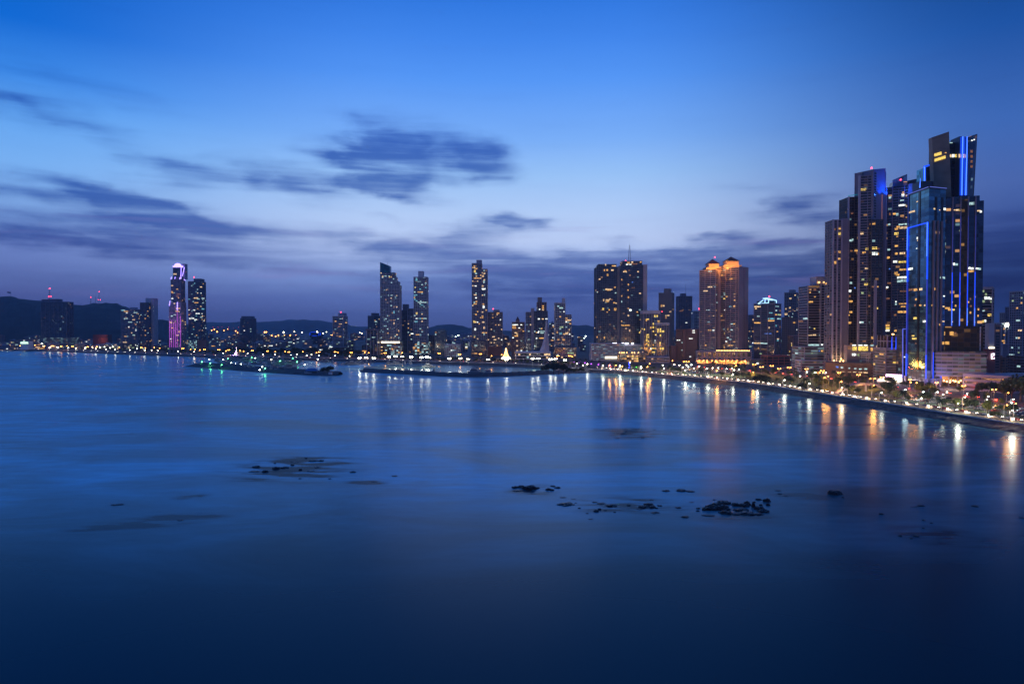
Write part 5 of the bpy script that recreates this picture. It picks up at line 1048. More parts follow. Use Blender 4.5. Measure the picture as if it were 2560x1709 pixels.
t.at_px([(2274, 531, 5, 4, 'w'), (2281, 529, 5, 4, 'w'), (2286, 528, 2, 4, 'w'), (2293, 504, 3, 2, 'w'), (2294, 595, 3, 5, 'W'), (2295, 601, 2.5, 3, 'w'), (2292, 621, 2, 2, 'W'), (2276, 672, 10, 5, 'W'), (2337, 522, 5, 4, 'w'), (2349, 525, 2, 2, 'w'), (2363.5, 523, 6, 5.5, 'W'), (2387, 525, 5, 2, 'w'), (2393, 525, 6, 4, 'w'), (2402, 525, 5, 5, 'Y'), (2408, 526, 5, 4, 'Y'), (2415, 526, 3, 4, 'Y'), (2447, 527, 7, 3, 'w'), (2452, 529, 4, 5, 'W'), (2427, 509, 14, 7, 'c'), (2383, 660, 7, 6, 'W'), (2391, 661, 6, 5, 'c'), (2421, 670, 8, 5, 'W'), (2430, 671, 6, 5, 'W'), (2425, 678, 15, 5, 'a'), (2441, 671, 8, 4, 'W'), (2448, 672, 7, 5, 'c'), (2404, 576, 10, 2.5, 'g'), (2413, 578, 5, 2.5, 'g'), (2361, 694, 10, 5, 'c'), (2277, 724, 8, 5, 'd'), (2290, 724, 9, 6, 'a'), (2300, 723, 10, 6, 'w'), (2290, 748, 3, 5, 'a'), (2288, 763, 3, 5, 'd'), (2301, 763, 4, 4, 'a'), (2288, 795, 7, 5, 'Y'), (2311, 803, 6, 5, 'W'), (2312, 763, 2, 4, 'w'), (2283, 839, 5, 3, 'Y'), (2286, 846, 9, 4, 'Y'), (2290, 858, 3, 2, 'd'), (2335, 722, 4, 7, 'a'), (2353, 720, 3, 5, 'd'), (2330, 763, 2, 4, 'a'), (2332, 803, 4, 5, 'a'), (2360, 766, 4, 3, 'w'), (2364, 770, 10, 4, 'a'), (2374, 774, 7, 4, 'a'), (2383, 774, 6, 4, 'Y'), (2360, 740, 3, 3, 'W'), (2380, 755, 3, 4, 'w'), (2389, 764, 3, 5, 'a'), (2420, 755, 4, 4, 'a'), (2426, 747, 2.5, 5, 'd'), (2427, 765, 4, 5, 'd'), (2426, 781, 3, 5, 'a'), (2437, 742, 3, 4, 'w'), (2446, 773, 3, 5, 'a'), (2445, 789, 2.5, 5, 'a'), (2445, 805, 3, 4, 'a'), (2358, 803, 5, 3, 'w'), (2409, 798, 4, 4, 'a'), (2407, 810, 6, 4, 'a'), (2418, 804, 3, 3, 'a'), (2436, 805, 3, 4, 'w'), (2351, 811, 5, 5, 'a'), (2380, 804, 3, 3, 'w')], proud=0.12)
t.at_px([(2363, 833, 16, 9, 'a'), (2379, 833, 8, 9, 'a'), (2359, 857, 4, 7, 'a'), (2368, 857, 8, 7, 'a'), (2388, 833, 5, 6, 'd'), (2407, 831, 5, 4, 'd'), (2427, 832, 5, 5, 'd'), (2367, 872, 16, 4, 'g')], proud=0.15)
m = t.mb()
for i, x in enumerate((2360, 2367, 2375, 2383, 2388, 2397, 2402)):
    p = at(x, 951 + (i % 3) * 2, 650); m.ball(p, 0.75, n=6, m=4)
m.build('terrace_lamps', L_GOLD, t.e)
for x in (2364, 2385, 2402): point(t.e, at(x, 960, 646) - t.loc, (1, 0.6, 0.3), 5500)
for x, y in ((2313, 940), (2345, 940)): point(t.e, at(x, y, 655) - t.loc, (0.05, 0.15, 1.0), 9000, 0.8)
# blue frame column beside it
t = Tower('blue_frame_column', 'narrow glass shaft framed in blue light strips left of the hero glass tower foot', rect(2256.5, 2264.5, 735, depth=12, py=880), 'stair tower')
t.shaft(t.fp, GZ, zat(822, 735), G_DARK, mat('navy_joint', (0.02, 0.035, 0.05), 0.4), 3.6, 4, 0.4, 0.1, 0, name='shaft', corners=False)
m = t.mb(); m.bar(at(2256.8, 955, 734), at(2256.8, 822, 734), 0.55, n=5); m.build('edge_light', emis('blue_violet_tube', (0.12, 0.16, 0.9), 0.9, True), t.e)
m = t.mb(); m.bar(at(2257.2, 822, 734), at(2264, 822, 734), 0.45, n=5); m.build('edge_light', emis('blue_violet_tube', (0.12, 0.16, 0.9), 0.9, True), t.e)
t.at_px([(2261, 892, 3, 3, 'W')])
# --- right of the hero tower
t = simple('office_tower', 'dark office block with scattered yellow-lit floors immediately right of the hero glass tower', 2448, 2480, 723, 740, side=2484, core=G_OFF, slab=dk, fh=3.6, sh=0.5, fins=0, lit=0, depth=18, px=[(2457, 728, 6, 5, 'g'), (2453, 728, 3, 6, 'c'), (2465, 736, 4, 6, 'g'), (2468, 745, 12, 6, 'W'), (2479, 746, 5, 5, 'W'), (2457, 753, 8, 6, 'g'), (2478, 754, 4, 4, 'g'), (2456, 777, 10, 4, 'c'), (2476, 787, 9, 6, 'Y'), (2458, 803, 4, 6, 'Y'), (2463, 802, 4, 6, 'W'), (2457, 828, 3, 3, 'd'), (2469, 846, 2, 2, 'w')])
t.block(offset(t.fp, 0.6), zat(723, 740) + 0.05, zat(717, 740), CONC, 'roof_band')
t.block(rect(2472.5, 2486, 700, depth=6, py=840), zat(872, 700), zat(807, 700), CONC_P, 'concrete_stack')
m = t.mb(); m.prism(rect(2473, 2487, 698.6, depth=1, py=870), zat(871, 698), zat(867.5, 698)); m.build('lit_soffit', L_SHOP, t.e)
t = Tower('sign_tower', 'maroon wall tower carrying a white outlined emblem sign with red centre', rect(2468, 2487.5, 690, depth=14, py=900), 'sign tower')
t.block(t.fp, GZ, zat(873, 690), REDW, 'wall')
m = t.mb(); Y = 689.2
for x0, y0, x1, y1 in ((2478.5, 884, 2478.5, 896), (2478.5, 884, 2485.5, 883), (2485.5, 883, 2486, 888), (2486, 888, 2481, 889), (2481, 889, 2481, 893), (2478, 897, 2486, 896), (2485.5, 893, 2486, 897), (2481, 893, 2480, 896), (2482, 885.5, 2483.5, 886)):
    m.bar(at(x0, y0, Y), at(x1, y1, Y), 0.28, n=4)
m.build('emblem_outline', L_SIGNW, t.e)
m = t.mb(); m.prism(rect(2482, 2485.5, 689.3, depth=0.3, py=891), zat(893, 689), zat(890, 689)); m.build('emblem_centre', emis('red_sign', (0.8, 0.02, 0.08), 0.5), t.e)
simple('office_tower', 'brownish banded slab just right of the maroon sign wall', 2487.5, 2500, 813, 800, depth=20, core=G_OFF, slab=mat('rose_slab', (0.3, 0.2, 0.2), 0.8), lit=2, pal='d')
t = simple('apartment_tower', 'pale ribbed apartment block with a bright rooftop floodlight at the right edge', 2503, 2530, 808, 1050, depth=24, core=G_DARK, slab=CONC, sh=0.15, fins=2.6, bay=5.2, lit=6, pal='ad', px=[(2508, 808, 11, 4, 'c'), (2510, 822, 3, 3, 'a'), (2510, 837, 3, 3, 'a'), (2510, 857, 3, 3, 'a'), (2506, 869, 3, 8, 'g')])
m = t.mb(); m.ball(at(2518, 813, 1048), 1.8); m.bar(at(2518, 812, 1048), at(2527, 809, 1048), 0.7, n=5); m.build('floodlight', L_WHITE, t.e)
simple('apartment_tower', 'brown-topped apartment block behind the pale ribbed one at the right edge', 2525, 2543, 782, 1150, depth=24, core=G_APT, slab=mat('taupe', (0.36, 0.31, 0.32), 0.8), lit=6, pal='ad', px=[(2537, 805, 6, 2, 'Y'), (2540, 837, 3, 3, 'a')])
simple('apartment_tower', 'dark block with cornice cap second from the right picture edge', 2541.5, 2557, 768, 1050, depth=24, core=G_APT, slab=CONC_D, lit=8, pal='aad', px=[(2550, 782, 6, 4, 'd'), (2552, 797, 5, 4, 'a'), (2552, 803, 3, 3, 'a'), (2553, 808, 3, 3, 'a')], pent=[(-0.1, 1.1, 766, CONC_D)])
simple('apartment_tower', 'tall sliver of tower at the extreme right picture edge', 2557, 2600, 728, 900, depth=24, core=G_APTC, slab=CONC, lit=26, pal='cgwa')
simple('low_block', 'low pale block above the side street near the right edge', 2508, 2545, 862, 950, depth=30, core=CONC, slab=CONC, lit=0, cat='low building', fins=0)
# low mauve office in the right foreground
t = simple('office_block', 'long three-storey mauve-white office with ribbon windows near the right edge', 2410, 2529, 944, 640, Yr=600, depth=26, core=G_OFF, slab=mat('mauve_white', (0.32, 0.27, 0.34), 0.7), fh=4.2, sh=2.2, proud=0.6, fins=0.4, bay=8, finevery=2, lit=0, cat='office block')
t.at_px([(2475, 954, 7, 3, 'W'), (2508, 958, 10, 2.5, 'W'), (2477, 964, 8, 5, 'Y'), (2454, 964, 7, 2, 'w'), (2434, 961, 12, 1.5, 'w'), (2506, 968, 9, 4, 'g'), (2480, 974, 8, 4, 'c'), (2493, 975, 6, 4, 'c'), (2466, 978, 6, 3, 'c'), (2416, 953, 3, 2, 'a')])
t = simple('office_block', 'grey wing continuing the mauve-white office to the picture edge', 2529.5, 2600, 949, 610, depth=24, core=G_OFF, slab=CONC, fh=4.2, sh=2.0, fins=0, lit=2, cat='office block')
simple('shop_block', 'teal-white lit shop block behind the mauve office at the right edge', 2518, 2600, 938, 720, depth=20, core=G_GARAGE, slab=CONC_P, fh=4.5, sh=1.0, lit=3, pal='Wc', cat='shop building')
# ------------------------------------------------------------------ labels that single out repeats
REG = []
def reg(o, look, px): REG.append((o, look, px))
LM = [(-900, 100, 'at the far left shore'), (100, 200, 'below the unlit black slab'), (200, 300, 'right of the black slab'), (300, 415, 'below the stepped dark pair'), (415, 530, 'below the violet tower'),
      (530, 640, 'below the lone blue slab'), (640, 740, 'in the left marina half'), (740, 830, 'in the right marina half'), (830, 910, 'below the grey balcony tower'), (910, 1000, 'below the sail-topped tower'), (1000, 1080, 'below the cyan-windowed tower'),
      (1080, 1175, 'below the low teal office'), (1175, 1260, 'below the amber-lit tower'), (1260, 1380, 'by the white sail spire'), (1380, 1480, 'below the white-framed tower'), (1480, 1550, 'below the white car park'), (1550, 1625, 'below the twin glass towers'),
      (1625, 1690, 'below the yellow-windowed pair'), (1690, 1750, 'below the pink office'), (1750, 1810, 'below the hotel left roof'), (1810, 1880, 'below the hotel right roof'), (1880, 1960, 'below the white-crowned tower'), (1960, 2020, 'below the rose block'), (2020, 2080, 'below the black banded tower'),
      (2080, 2125, 'below the balcony tower'), (2125, 2180, 'below the brown podium'), (2180, 2225, 'below the grey garage'), (2225, 2268, 'below the glowing showroom'), (2268, 2330, 'below the blue-edged tower'), (2330, 2380, 'below the four glowing columns'), (2380, 2430, 'below the garage podium'),
      (2430, 2490, 'below the mauve office'), (2490, 2540, 'near the right edge'), (2540, 4000, 'at the right edge')]
def ordinal(n):
    w = ['', 'first', 'second', 'third', 'fourth', 'fifth', 'sixth', 'seventh', 'eighth', 'ninth', 'tenth']
    if n <= 10: return w[n]
    return '%d%s' % (n, 'th' if 10 <= n % 100 <= 20 else {1: 'st', 2: 'nd', 3: 'rd'}.get(n % 10, 'th'))
def finish_labels():
    groups = {}
    for o, look, px in REG:
        for a, b, nm in LM:
            if a <= px < b: groups.setdefault((look, nm), []).append((px, o)); break
    for (look, nm), L in groups.items():
        L.sort(key=lambda q: q[0])
        for i, (px, o) in enumerate(L):
            o['label'] = ('%s %s' % (look, nm)) if len(L) == 1 else '%s %s, %s from left there' % (look, nm, ordinal(i + 1))

def onpath(pl, px):
    """point of a ground path seen in a given picture column"""
    last = None
    for p in resample(pl, 4):
        q = pxof((p.x, p.y, GZ))
        if q is None: continue
        if last and (last[0] - px) * (q[0] - px) <= 0: return p
        last = q
    return None

# ------------------------------------------------------------------ low city blocks
OCC = [(o.location.x, o.location.y, 24) for o in COL.objects if o.parent is None and o.get('category')]
def low(px, w, top, Y, slab, core=None, nwin=3, look='low dark block', pal='wWacg'):
    fp = rect(px - w / 2, px + w / 2, Y, depth=RND.uniform(14, 26), py=850); c = center(fp); r = w / F * Y / 2
    for x, y, q in OCC:
        if abs(x - c[0]) < r + 14 and abs(y - c[1]) < 30: return None
    OCC.append((c[0], c[1], r))
    z1 = zat(top, Y)
    if z1 < GZ + 5: z1 = GZ + 6
    t = Tower('low_building', look, fp, 'low building', 'low city buildings behind the waterfront')
    t.rnd = random.Random(int(px * 7 + Y))
    t.shaft(fp, GZ, z1, core or G_LOW, slab, 3.4, RND.choice((3.5, 4.5, 6)), RND.choice((0.7, 1.2, 1.8)), 0.35, RND.choice((0, 0.7, 1.4)), corners=False, name='walls')
    t.block(t.sub(0.1, 0.9, 0.05, 0.95), z1 + 0.01, z1 + 0.9, slab, 'parapet')
    u = RND.uniform(0.1, 0.6); t.block(t.sub(u, u + 0.25, 0.3, 0.7), z1 + 0.92, z1 + RND.uniform(2.5, 4.5), slab, 'roof_room')
    t.lit(nwin, pal, wide=0.3)
    reg(t.e, look, px); return t
slabs = [(CONC, 'grey low building'), (CONC_D, 'dark low building'), (mat('taupe', (0.36, 0.31, 0.32), 0.8), 'taupe low building'), (PINK, 'reddish low building'), (CONC_P, 'pale low building')]
rows = [(-40, 420, 1850, 858, 866, 22, 40, 0.25), (-60, 600, 2150, 845, 860, 14, 28, 0.05), (-60, 620, 2650, 838, 852, 12, 22, 0.1), (150, 900, 3300, 832, 842, 12, 22, 0.25),
        (560, 840, 1760, 858, 868, 20, 40, 0.2), (560, 900, 2050, 846, 860, 14, 30, 0.1), (600, 1180, 2700, 838, 850, 12, 22, 0.15),
        (860, 1480, 1680, 850, 866, 12, 24, 0.05), (1040, 1500, 2100, 838, 856, 12, 24, 0.15), (1100, 1500, 3000, 832, 842, 10, 20, 0.3),
        (1500, 2100, 1500, 835, 870, 14, 26, 0.2), (1640, 2080, 1950, 815, 850, 12, 22, 0.2), (1860, 2080, 1300, 850, 880, 14, 24, 0.2),
        (2470, 2580, 1300, 850, 870, 12, 20, 0.2), (2490, 2580, 800, 885, 915, 12, 20, 0.3), (2480, 2580, 1700, 838, 850, 10, 20, 0.2)]
for (pa, pb, Y, t0, t1, w0, w1, gap) in rows:
    px = pa
    while px < pb:
        w = RND.uniform(w0, w1)
        if RND.random() > gap:
            sm, lk = RND.choice(slabs)
            low(px + w / 2, w * 0.92, RND.uniform(t0, t1), Y + RND.uniform(-25, 25), sm, nwin=RND.choice((1, 2, 3, 4, 6)), look=lk)
        px += w
# hand-placed distinctive low buildings on the left
t = Tower('sports_hall', 'bright green-white lit sports hall between the two floodlights at far left', rect(50, 70, 1830, depth=20, py=857), 'hall')
t.block(t.fp, GZ, zat(853, 1830), WHITE, 'walls'); m = t.mb(); m.prism(rect(51, 70, 1829, depth=0.8, py=857), zat(859, 1829), zat(854.5, 1829)); m.build('lit_front', emis('green_white_front', (0.6, 1, 0.7), 1.6), t.e)
t = Tower('warehouse', 'long red-lit low warehouse behind the boulevard right of the black slab', rect(232, 270, 2000, depth=20, py=845), 'warehouse')
t.shaft(t.fp, GZ, zat(836, 2000), mat('red_lit_cladding', (0.16, 0.06, 0.05), 0.8), PINK, 3.2, 5, 0.5, 0.3, 0, corners=False, name='walls'); point(t.e, at(250, 850, 1985) - t.loc, (1, 0.3, 0.15), 5e3)
t = Tower('stadium_screen', 'blue-lit frame building with glaring floodlight in the far left-centre city', rect(775, 803, 2500, depth=20, py=835), 'building')
t.shaft(t.fp, GZ, zat(830, 2500), G_OFF, CONC_D, 4, 6, 0.4, 0.2, 0.3, name='walls'); m = t.mb()
for a_, b_ in (((775, 838), (775, 831)), ((777, 830), (791, 830)), ((780, 839), (792, 839)), ((797, 839), (797, 832)), ((801, 838), (801, 831))): m.bar(at(*a_, 2498), at(*b_, 2498), 0.8, n=4)
m.build('blue_tubes', LED, t.e)

# ------------------------------------------------------------------ lamps
def lampmeshes(h, arms, m_bulb, reach=1.6):
    p = MB(); p.bar((0, 0, 0), (0, 0, h), 0.14, 0.08, 6); p.bar((0, 0, 0), (0, 0, 0.6), 0.25, 0.2, 6)
    a = MB()
    for s in arms: a.bar((0, 0, h - 0.4), (s * reach, 0, h + 0.1), 0.06, n=5); a.box((s * reach, 0, h + 0.18), (0.9, 0.4, 0.16))
    return p.mesh('pole_mesh', STEEL), a.mesh('arm_mesh', STEEL)
LP = {}
NL = [0]
def lamp(px, py, h, kind, power, arms=(1,), r=None, pos=None, look=None, lit=True, group=None):
    NL[0] += 1
    col, bm_, nm = {'w': ((1.0, 0.94, 0.72), L_WHITE, 'white'), 'o': ((1.0, 0.38, 0.07), L_ORANGE, 'orange'), 'g': ((0.15, 1.0, 0.35), L_GREEN, 'green'), 'c': ((0.8, 1.0, 0.92), L_COOLW, 'cool white')}[kind]
    if pos is None: pos = gp(px, py, GZ + h)
    if pos.y < 10 or pos.y > 3500: return
    key = (h, arms, kind)
    if key not in LP: LP[key] = lampmeshes(h, arms, bm_)
    e = empty('street_lamp', (pos.x, pos.y, GZ if pos.z > 3 else pos.z), category='street lamp'); e['group'] = group or {'w': 'white lamps along the waterfront', 'o': 'orange boulevard lamps', 'g': 'green lamps of the marina', 'c': 'cool white lamps'}[kind]
    rz = RND.uniform(-0.6, 0.6); e.rotation_euler = (0, 0, rz)
    link('pole', LP[key][0], e); arm_ = link('lamp_arm', LP[key][1], e)
    r = r or (0.2 + 0.00036 * pos.y)
    for s in arms: link('lamp_bulb', bulb_mesh(bm_), arm_, (s * 1.6, 0, h - 0.0 - r * 0.5), 0, (r, r, r * 0.7))
    if lit: point(e, (0 if len(arms) > 1 else 1.6, 0, h - r * 1.3 - 1.0), col, power, 1.2)
    reg(e, look or (nm + (' twin-arm' if len(arms) > 1 else '') + ' street lamp'), px); return e
wall = inland(coast, 9.2)
for px in [3, 14, 24, 35, 57, 122, 143, 167, 188, 212, 237, 262, 287, 320, 359, 391, 442, 482]:
    p = onpath(wall, px)
    if p: lamp(px, 0, 7.0, 'w', 2200, pos=Vector((p.x, p.y, GZ + 7)), look='white sea-wall lamp')
for px in [1464, 1499, 1546, 1599, 1653, 1709, 1766, 1826, 1887, 1951, 2018, 2097, 2191, 2290, 2379, 2508]:
    p = onpath(wall, px)
    if p: lamp(px, 0, 7.5, 'w', {2379: 6000, 2508: 6000, 2290: 1000, 2097: 2600, 2191: 1500, 1499: 1500}.get(px, 3800), pos=Vector((p.x, p.y, GZ + 7.5)), look='white sea-wall lamp')
OR = [(4.5, 861), (26, 862.5), (45, 854), (49, 864), (64, 863), (86, 862), (110, 864.5), (131, 864), (153, 865), (166, 864), (181, 865), (219, 866.5), (229, 866.5), (242, 866), (274.6, 863), (297, 867.5), (353, 868), (362, 869.5), (385, 868), (401, 870), (457, 870.5),
      (474.6, 872.4), (485.6, 872.4), (498, 874.6), (511, 873), (547, 873.7), (563, 876.5), (572, 874), (598, 875), (608, 877.8), (631, 875.6), (668.5, 877), (686, 878.5), (711, 877.8), (722, 879), (759, 878.7), (789, 881), (798, 879), (838, 879), (843, 880.5), (878, 880.5),
      (910, 880.5), (920, 881), (963, 881.6), (1004, 881), (1098, 882.6), (1149, 884.8), (1201, 883.7), (1226.8, 888.6), (1252, 885.8), (1395, 889), (1425, 889), (1429, 891), (1521, 912), (1537, 912), (1553, 915), (1616, 916), (1622, 908), (1679, 901), (1713, 903), (1720, 903), (1790, 926), (1837, 913), (1904, 916.5), (1948, 920.5), (1881, 930), (2045, 930.6), (2055, 930.6), (2058, 943), (2066.5, 940), (2098.7, 953), (2179.7, 962), (2172, 945.5), (2183, 945), (2274, 955), (2288, 956), (2510, 1011), (2534, 1008), (2516, 981)]
TW = {4.5, 26, 110, 131, 153, 181, 219, 242, 353, 401, 457, 511, 547, 572, 631, 668.5, 722, 759, 798, 838, 878, 963, 1098, 1149, 1201, 1395, 1425, 1713, 1904, 1948, 2045}
for px, py in OR: lamp(px, py, 11, 'o', (2600 if px < 900 else 5000) if px < 1480 else (3000 if px > 2500 else 8500), arms=(-1, 1) if px in TW else (1,), lit=px > 900 or NL[0] % 2 == 0)
WH = [(122, 868), (142, 867), (212, 868), (230, 868), (248, 868), (259, 866.6), (273, 869), (280, 866), (341.6, 871), (377, 875), (556, 882), (617, 883), (655, 884.7), (686, 885), (725, 886.5), (739.6, 885), (764.7, 888), (776.6, 885.6), (795, 887.5), (835.7, 888.4), (871.8, 889),
      (1655, 912), (1670, 914), (1683, 910), (1696, 912), (1704, 917), (1714, 912), (1726, 911), (1718, 916), (1732, 920), (1745, 915), (1764, 921), (1779, 919), (1793, 919), (1813, 921), (1827, 919.5), (1832, 924), (1845, 922.6), (2014, 929), (2034, 930), (2061, 931), (1997, 939.5),
      (2258, 973), (2304, 978.6), (2353, 985), (2415, 984), (2468, 990), (2462, 998), (2526.6, 997), (2524.5, 1006), (2406, 992), (2364, 979), (2338, 979), (1548, 915), (1573, 905), (1600, 919), (1505, 913), (1440, 908), (1455, 912)]
for k_ in range(15):  # extra lamp posts, added to warm the boulevard with orange light
    y_ = 985 - k_ * 33; x_ = ix(BACK, y_)
    if x_:
        p_ = Vector((x_ - 12.5, y_, GZ + 11)); q_ = pxof(p_)
        if q_ and q_[0] < 2560: lamp(q_[0], 0, 11, 'o', 9000, arms=(-1, 1), pos=p_)
for px, py in WH: lamp(px, py, 8.5, 'w' if RND.random() < 0.7 else 'c', 1800 if px < 1480 else 3000, lit=px > 1480)
for px, py, s in [(78, 859.4, 3.0), (106, 858.5, 3.0), (899, 893.7, 1.4), (915, 893, 1.4), (934.5, 894, 1.4), (973, 891, 1.5), (989, 889.5, 1.7), (1006, 890.7, 1.2), (1028, 891, 1.8), (1054, 892, 1.8), (1067, 891, 1.8), (1072.5, 893, 1.3), (1123.5, 895.4, 1.1), (1151, 895, 1.0), (1170, 896.5, 1.1), (1220, 898, 1.0), (1332, 895, 1.7), (1345.5, 895, 1.7), (1376.5, 896.7, 1.7), (1388.8, 896, 1.3), (1412.6, 899, 1.3), (1266, 899, 1.0)]:
    lamp(px, py, 13, 'w', 4500 * s, arms=(-1, 1), r=0.62 * s, look='bright white floodlight mast', group='bright white floodlight masts')
for px, py, k in [(503, 903.6, 'g'), (523, 907, 'g'), (552, 911, 'g'), (567.6, 895, 'g'), (627, 893, 'g'), (660, 919.5, 'g'), (698, 901.5, 'g'), (741, 903.6, 'g'), (730, 895, 'g'), (521, 897.5, 'c'), (556, 898, 'w'), (576, 906, 'c'), (600, 909, 'c'), (653, 916, 'c'), (677, 897.5, 'w'), (635.6, 894, 'c'), (759, 910.7, 'c'), (792, 897, 'c'), (813, 919, 'c'), (645.7, 923, 'c'), (897.8, 894.8, 'w')]:
    pos = gp(px, py, 7.5); lamp(px, py, 6, k, 700 if k != 'g' else 1600, pos=Vector((pos.x, pos.y, 1.5)), lit=k == 'g' or px == 677, look={'g': 'green', 'c': 'cool white', 'w': 'white'}[k] + ' marina lamp', r=0.75, group='lamps of the boat marina')
# far floodlight masts of the port and city
_p = MB(); _p.bar((0, 0, -1), (0, 0, 0), 0.006, n=4); POLE1 = _p.mesh('far_pole', STEEL)
for i, (px, py, k, s) in enumerate([(529, 826, 'o', 1), (536, 823, 'o', 1), (543, 829, 'o', 1.5), (560, 826, 'o', 1), (569, 822, 'o', 0.8), (589, 827, 'o', 1.1), (594, 831, 'o', 1), (634, 821.5, 'o', 1.2), (638.5, 829.8, 'o', 1.2), (634, 832, 'o', 1.2), (661.5, 830, 'o', 1.7), (665.7, 830, 'o', 1.4), (709, 830.4, 'w', 1.5), (735.6, 829, 'w', 0.9), (755, 830.7, 'w', 0.9), (793, 830, 'w', 2.2), (808, 832.6, 'w', 0.8), (816, 829.5, 'w', 0.7), (679, 838.5, 'o', 0.9), (689, 840.6, 'o', 0.9), (696, 838, 'o', 0.8), (705, 840, 'o', 0.7), (711.6, 838, 'o', 0.9), (725.6, 838, 'o', 0.9), (740, 838, 'o', 0.8), (40, 811, 'o', 0.6), (37, 814, 'o', 0.5), (66, 811, 'o', 0.8), (68, 811, 'o', 0.7), (827, 837, 'o', 0.5), (830, 837, 'o', 0.5), (52, 843.5, 'o', 1.0), (405, 854.6, 'o', 1.2), (176, 836, 'w', 1.2), (183, 842, 'w', 1.4), (182, 846, 'w', 1.0), (94, 843, 'c', 1.3), (90, 848, 'c', 1.3), (93, 838.7, 'o', .9), (900, 831, 'w', .7), (904, 833, 'w', .7), (1139, 842, 'c', 1.0), (1127, 839, 'c', 1.0), (1146, 838, 'c', .9), (1140, 850, 'c', .9), (1461, 845, 'c', .8), (1464, 840, 'c', .8), (1462, 862, 'o', 1.0), (1458, 867, 'o', .9), (1468, 866, 'o', 1.0)]):
    Y = 3000 if py > 832 else 4200
    if px < 100 and py < 820: Y = 3250
    p = at(px, py, Y); e = empty('floodlight_mast', p, category='floodlight mast'); e['group'] = 'distant lights of the port and city'
    link('pole', POLE1, e, (0, 0, 0), 0, (40, 40, max(4, p.z - GZ)))
    r = 1.9 * s; link('lamp_head', bulb_mesh({'o': L_ORANGE, 'w': L_WHITE, 'c': L_COOLW}[k]), e, (0, 0, 0), 0, (r, r, r))
    reg(e, {'o': 'distant orange floodlight', 'w': 'distant white floodlight', 'c': 'distant bluish-white floodlight'}[k], px)
e = empty('hill_lamp', at(188, 819, 3000), label='single deep-blue light low on the dark wooded hillside', category='lamp'); link('lamp_head', bulb_mesh(LED_HOT), e, (0, 0, 0), 0, (2.6, 2, 2)); link('pole', POLE1, e, (0, 0, 0), 0, (40, 40, 50))
link('light_bar', UWIN['b'], e, (13, 0, 0), 0, (14, 1, 1.6))
# ------------------------------------------------------------------ masts, flag, cranes on the skyline
def mast(px, ptop, pbase, Y, label, reds, w=8.0, name='antenna_mast'):
    p = at(px, pbase, Y); e = empty(name, p, label=label, category='antenna mast'); T = type('T', (), {})(); T.e = e; T.mb = lambda: MB(p)
    lattice(T, px, ptop, pbase + 3, Y, w, 'lattice')
    for x, y in reds: link('red_lamp', bulb_mesh(L_RED), e, at(x, y, Y) - p, 0, (1.5, 1.5, 1.5))
mast(248, 728, 762, 3600, 'tallest red-and-dark antenna mast with three red lamps on the hill', [(248, 729), (245.5, 749), (251, 749)], 11)
mast(239, 738, 760, 3610, 'thin unlit antenna mast left of the tallest one on the hill', [], 5)
mast(227, 743, 760, 3590, 'short antenna mast with single red lamp, leftmost of the hill three', [(227, 743)], 5)
p = at(27, 747, 3600); e = empty('flagpole', p, label='big waving flag on a pole atop the wooded hill at far left', category='flag'); m = MB(p); m.bar(p, at(27, 728, 3600), 0.7, 0.5, 5); m.build('pole', STEEL, e)
m = MB(p); fm = [D.materials.get('white_paint'), mat('flag_red', (0.5, 0.03, 0.04), 0.8), mat('flag_blue', (0.02, 0.05, 0.3), 0.8)]
for i in range(4):
    for j in range(2):
        xs_ = [27 - 2.2 * i, 27 - 2.2 * (i + 1)]; dy = [0.5 * sin(i * 1.4), 0.5 * sin((i + 1) * 1.4)]; y0 = 729 + 2 * j
        P = [at(xs_[0], y0 + dy[0], 3600 + 3 * sin(i)), at(xs_[1], y0 + dy[1], 3600 + 3 * sin(i + 1)), at(xs_[1], y0 + 2 + dy[1], 3600 + 3 * sin(i + 1)), at(xs_[0], y0 + 2 + dy[0], 3600 + 3 * sin(i))]
        m.cur = {(0, 0): 0, (0, 1): 2, (1, 0): 1, (1, 1): 0}[(i // 2, j)]; m.face(P)
        m.face([q + Vector((0, 0.4, 0)) for q in P[::-1]])
m.build('flag', fm, e)
_c = MB(); 
for x in (-9, 9):
    for y in (-6, 6): _c.bar((x, y, 0), (x * 0.8, y, 42), 0.9, n=4)
_c.box((0, 0, 42), (22, 14, 2)); _c.box((0, 14, 44), (3, 70, 2.4)); _c.bar((0, 0, 42), (0, 0, 62), 0.8, n=4); _c.bar((0, 0, 62), (0, 45, 45), 0.4, n=4); _c.bar((0, 0, 62), (0, -18, 45), 0.4, n=4); _c.bar((-8, 0, 0), (8, 0, 42), 0.5, n=4)
CR = _c.mesh('crane_frame', mat('crane_orange', (0.3, 0.1, 0.06), 0.7))
for i, px in enumerate((533, 545, 556, 571, 583, 597, 637)):
    p = at(px, 826, 4600); e = empty('harbour_crane', (p.x, p.y, GZ), category='crane'); e['group'] = 'dim harbour cranes on the horizon'; link('gantry', CR, e, (0, 0, 0), 1.2 + 0.1 * i)
    link('red_lamp', bulb_mesh(L_RED), e, (0, 0, 64), 0, (.6, .6, .6)); reg(e, 'dim orange harbour crane', px)
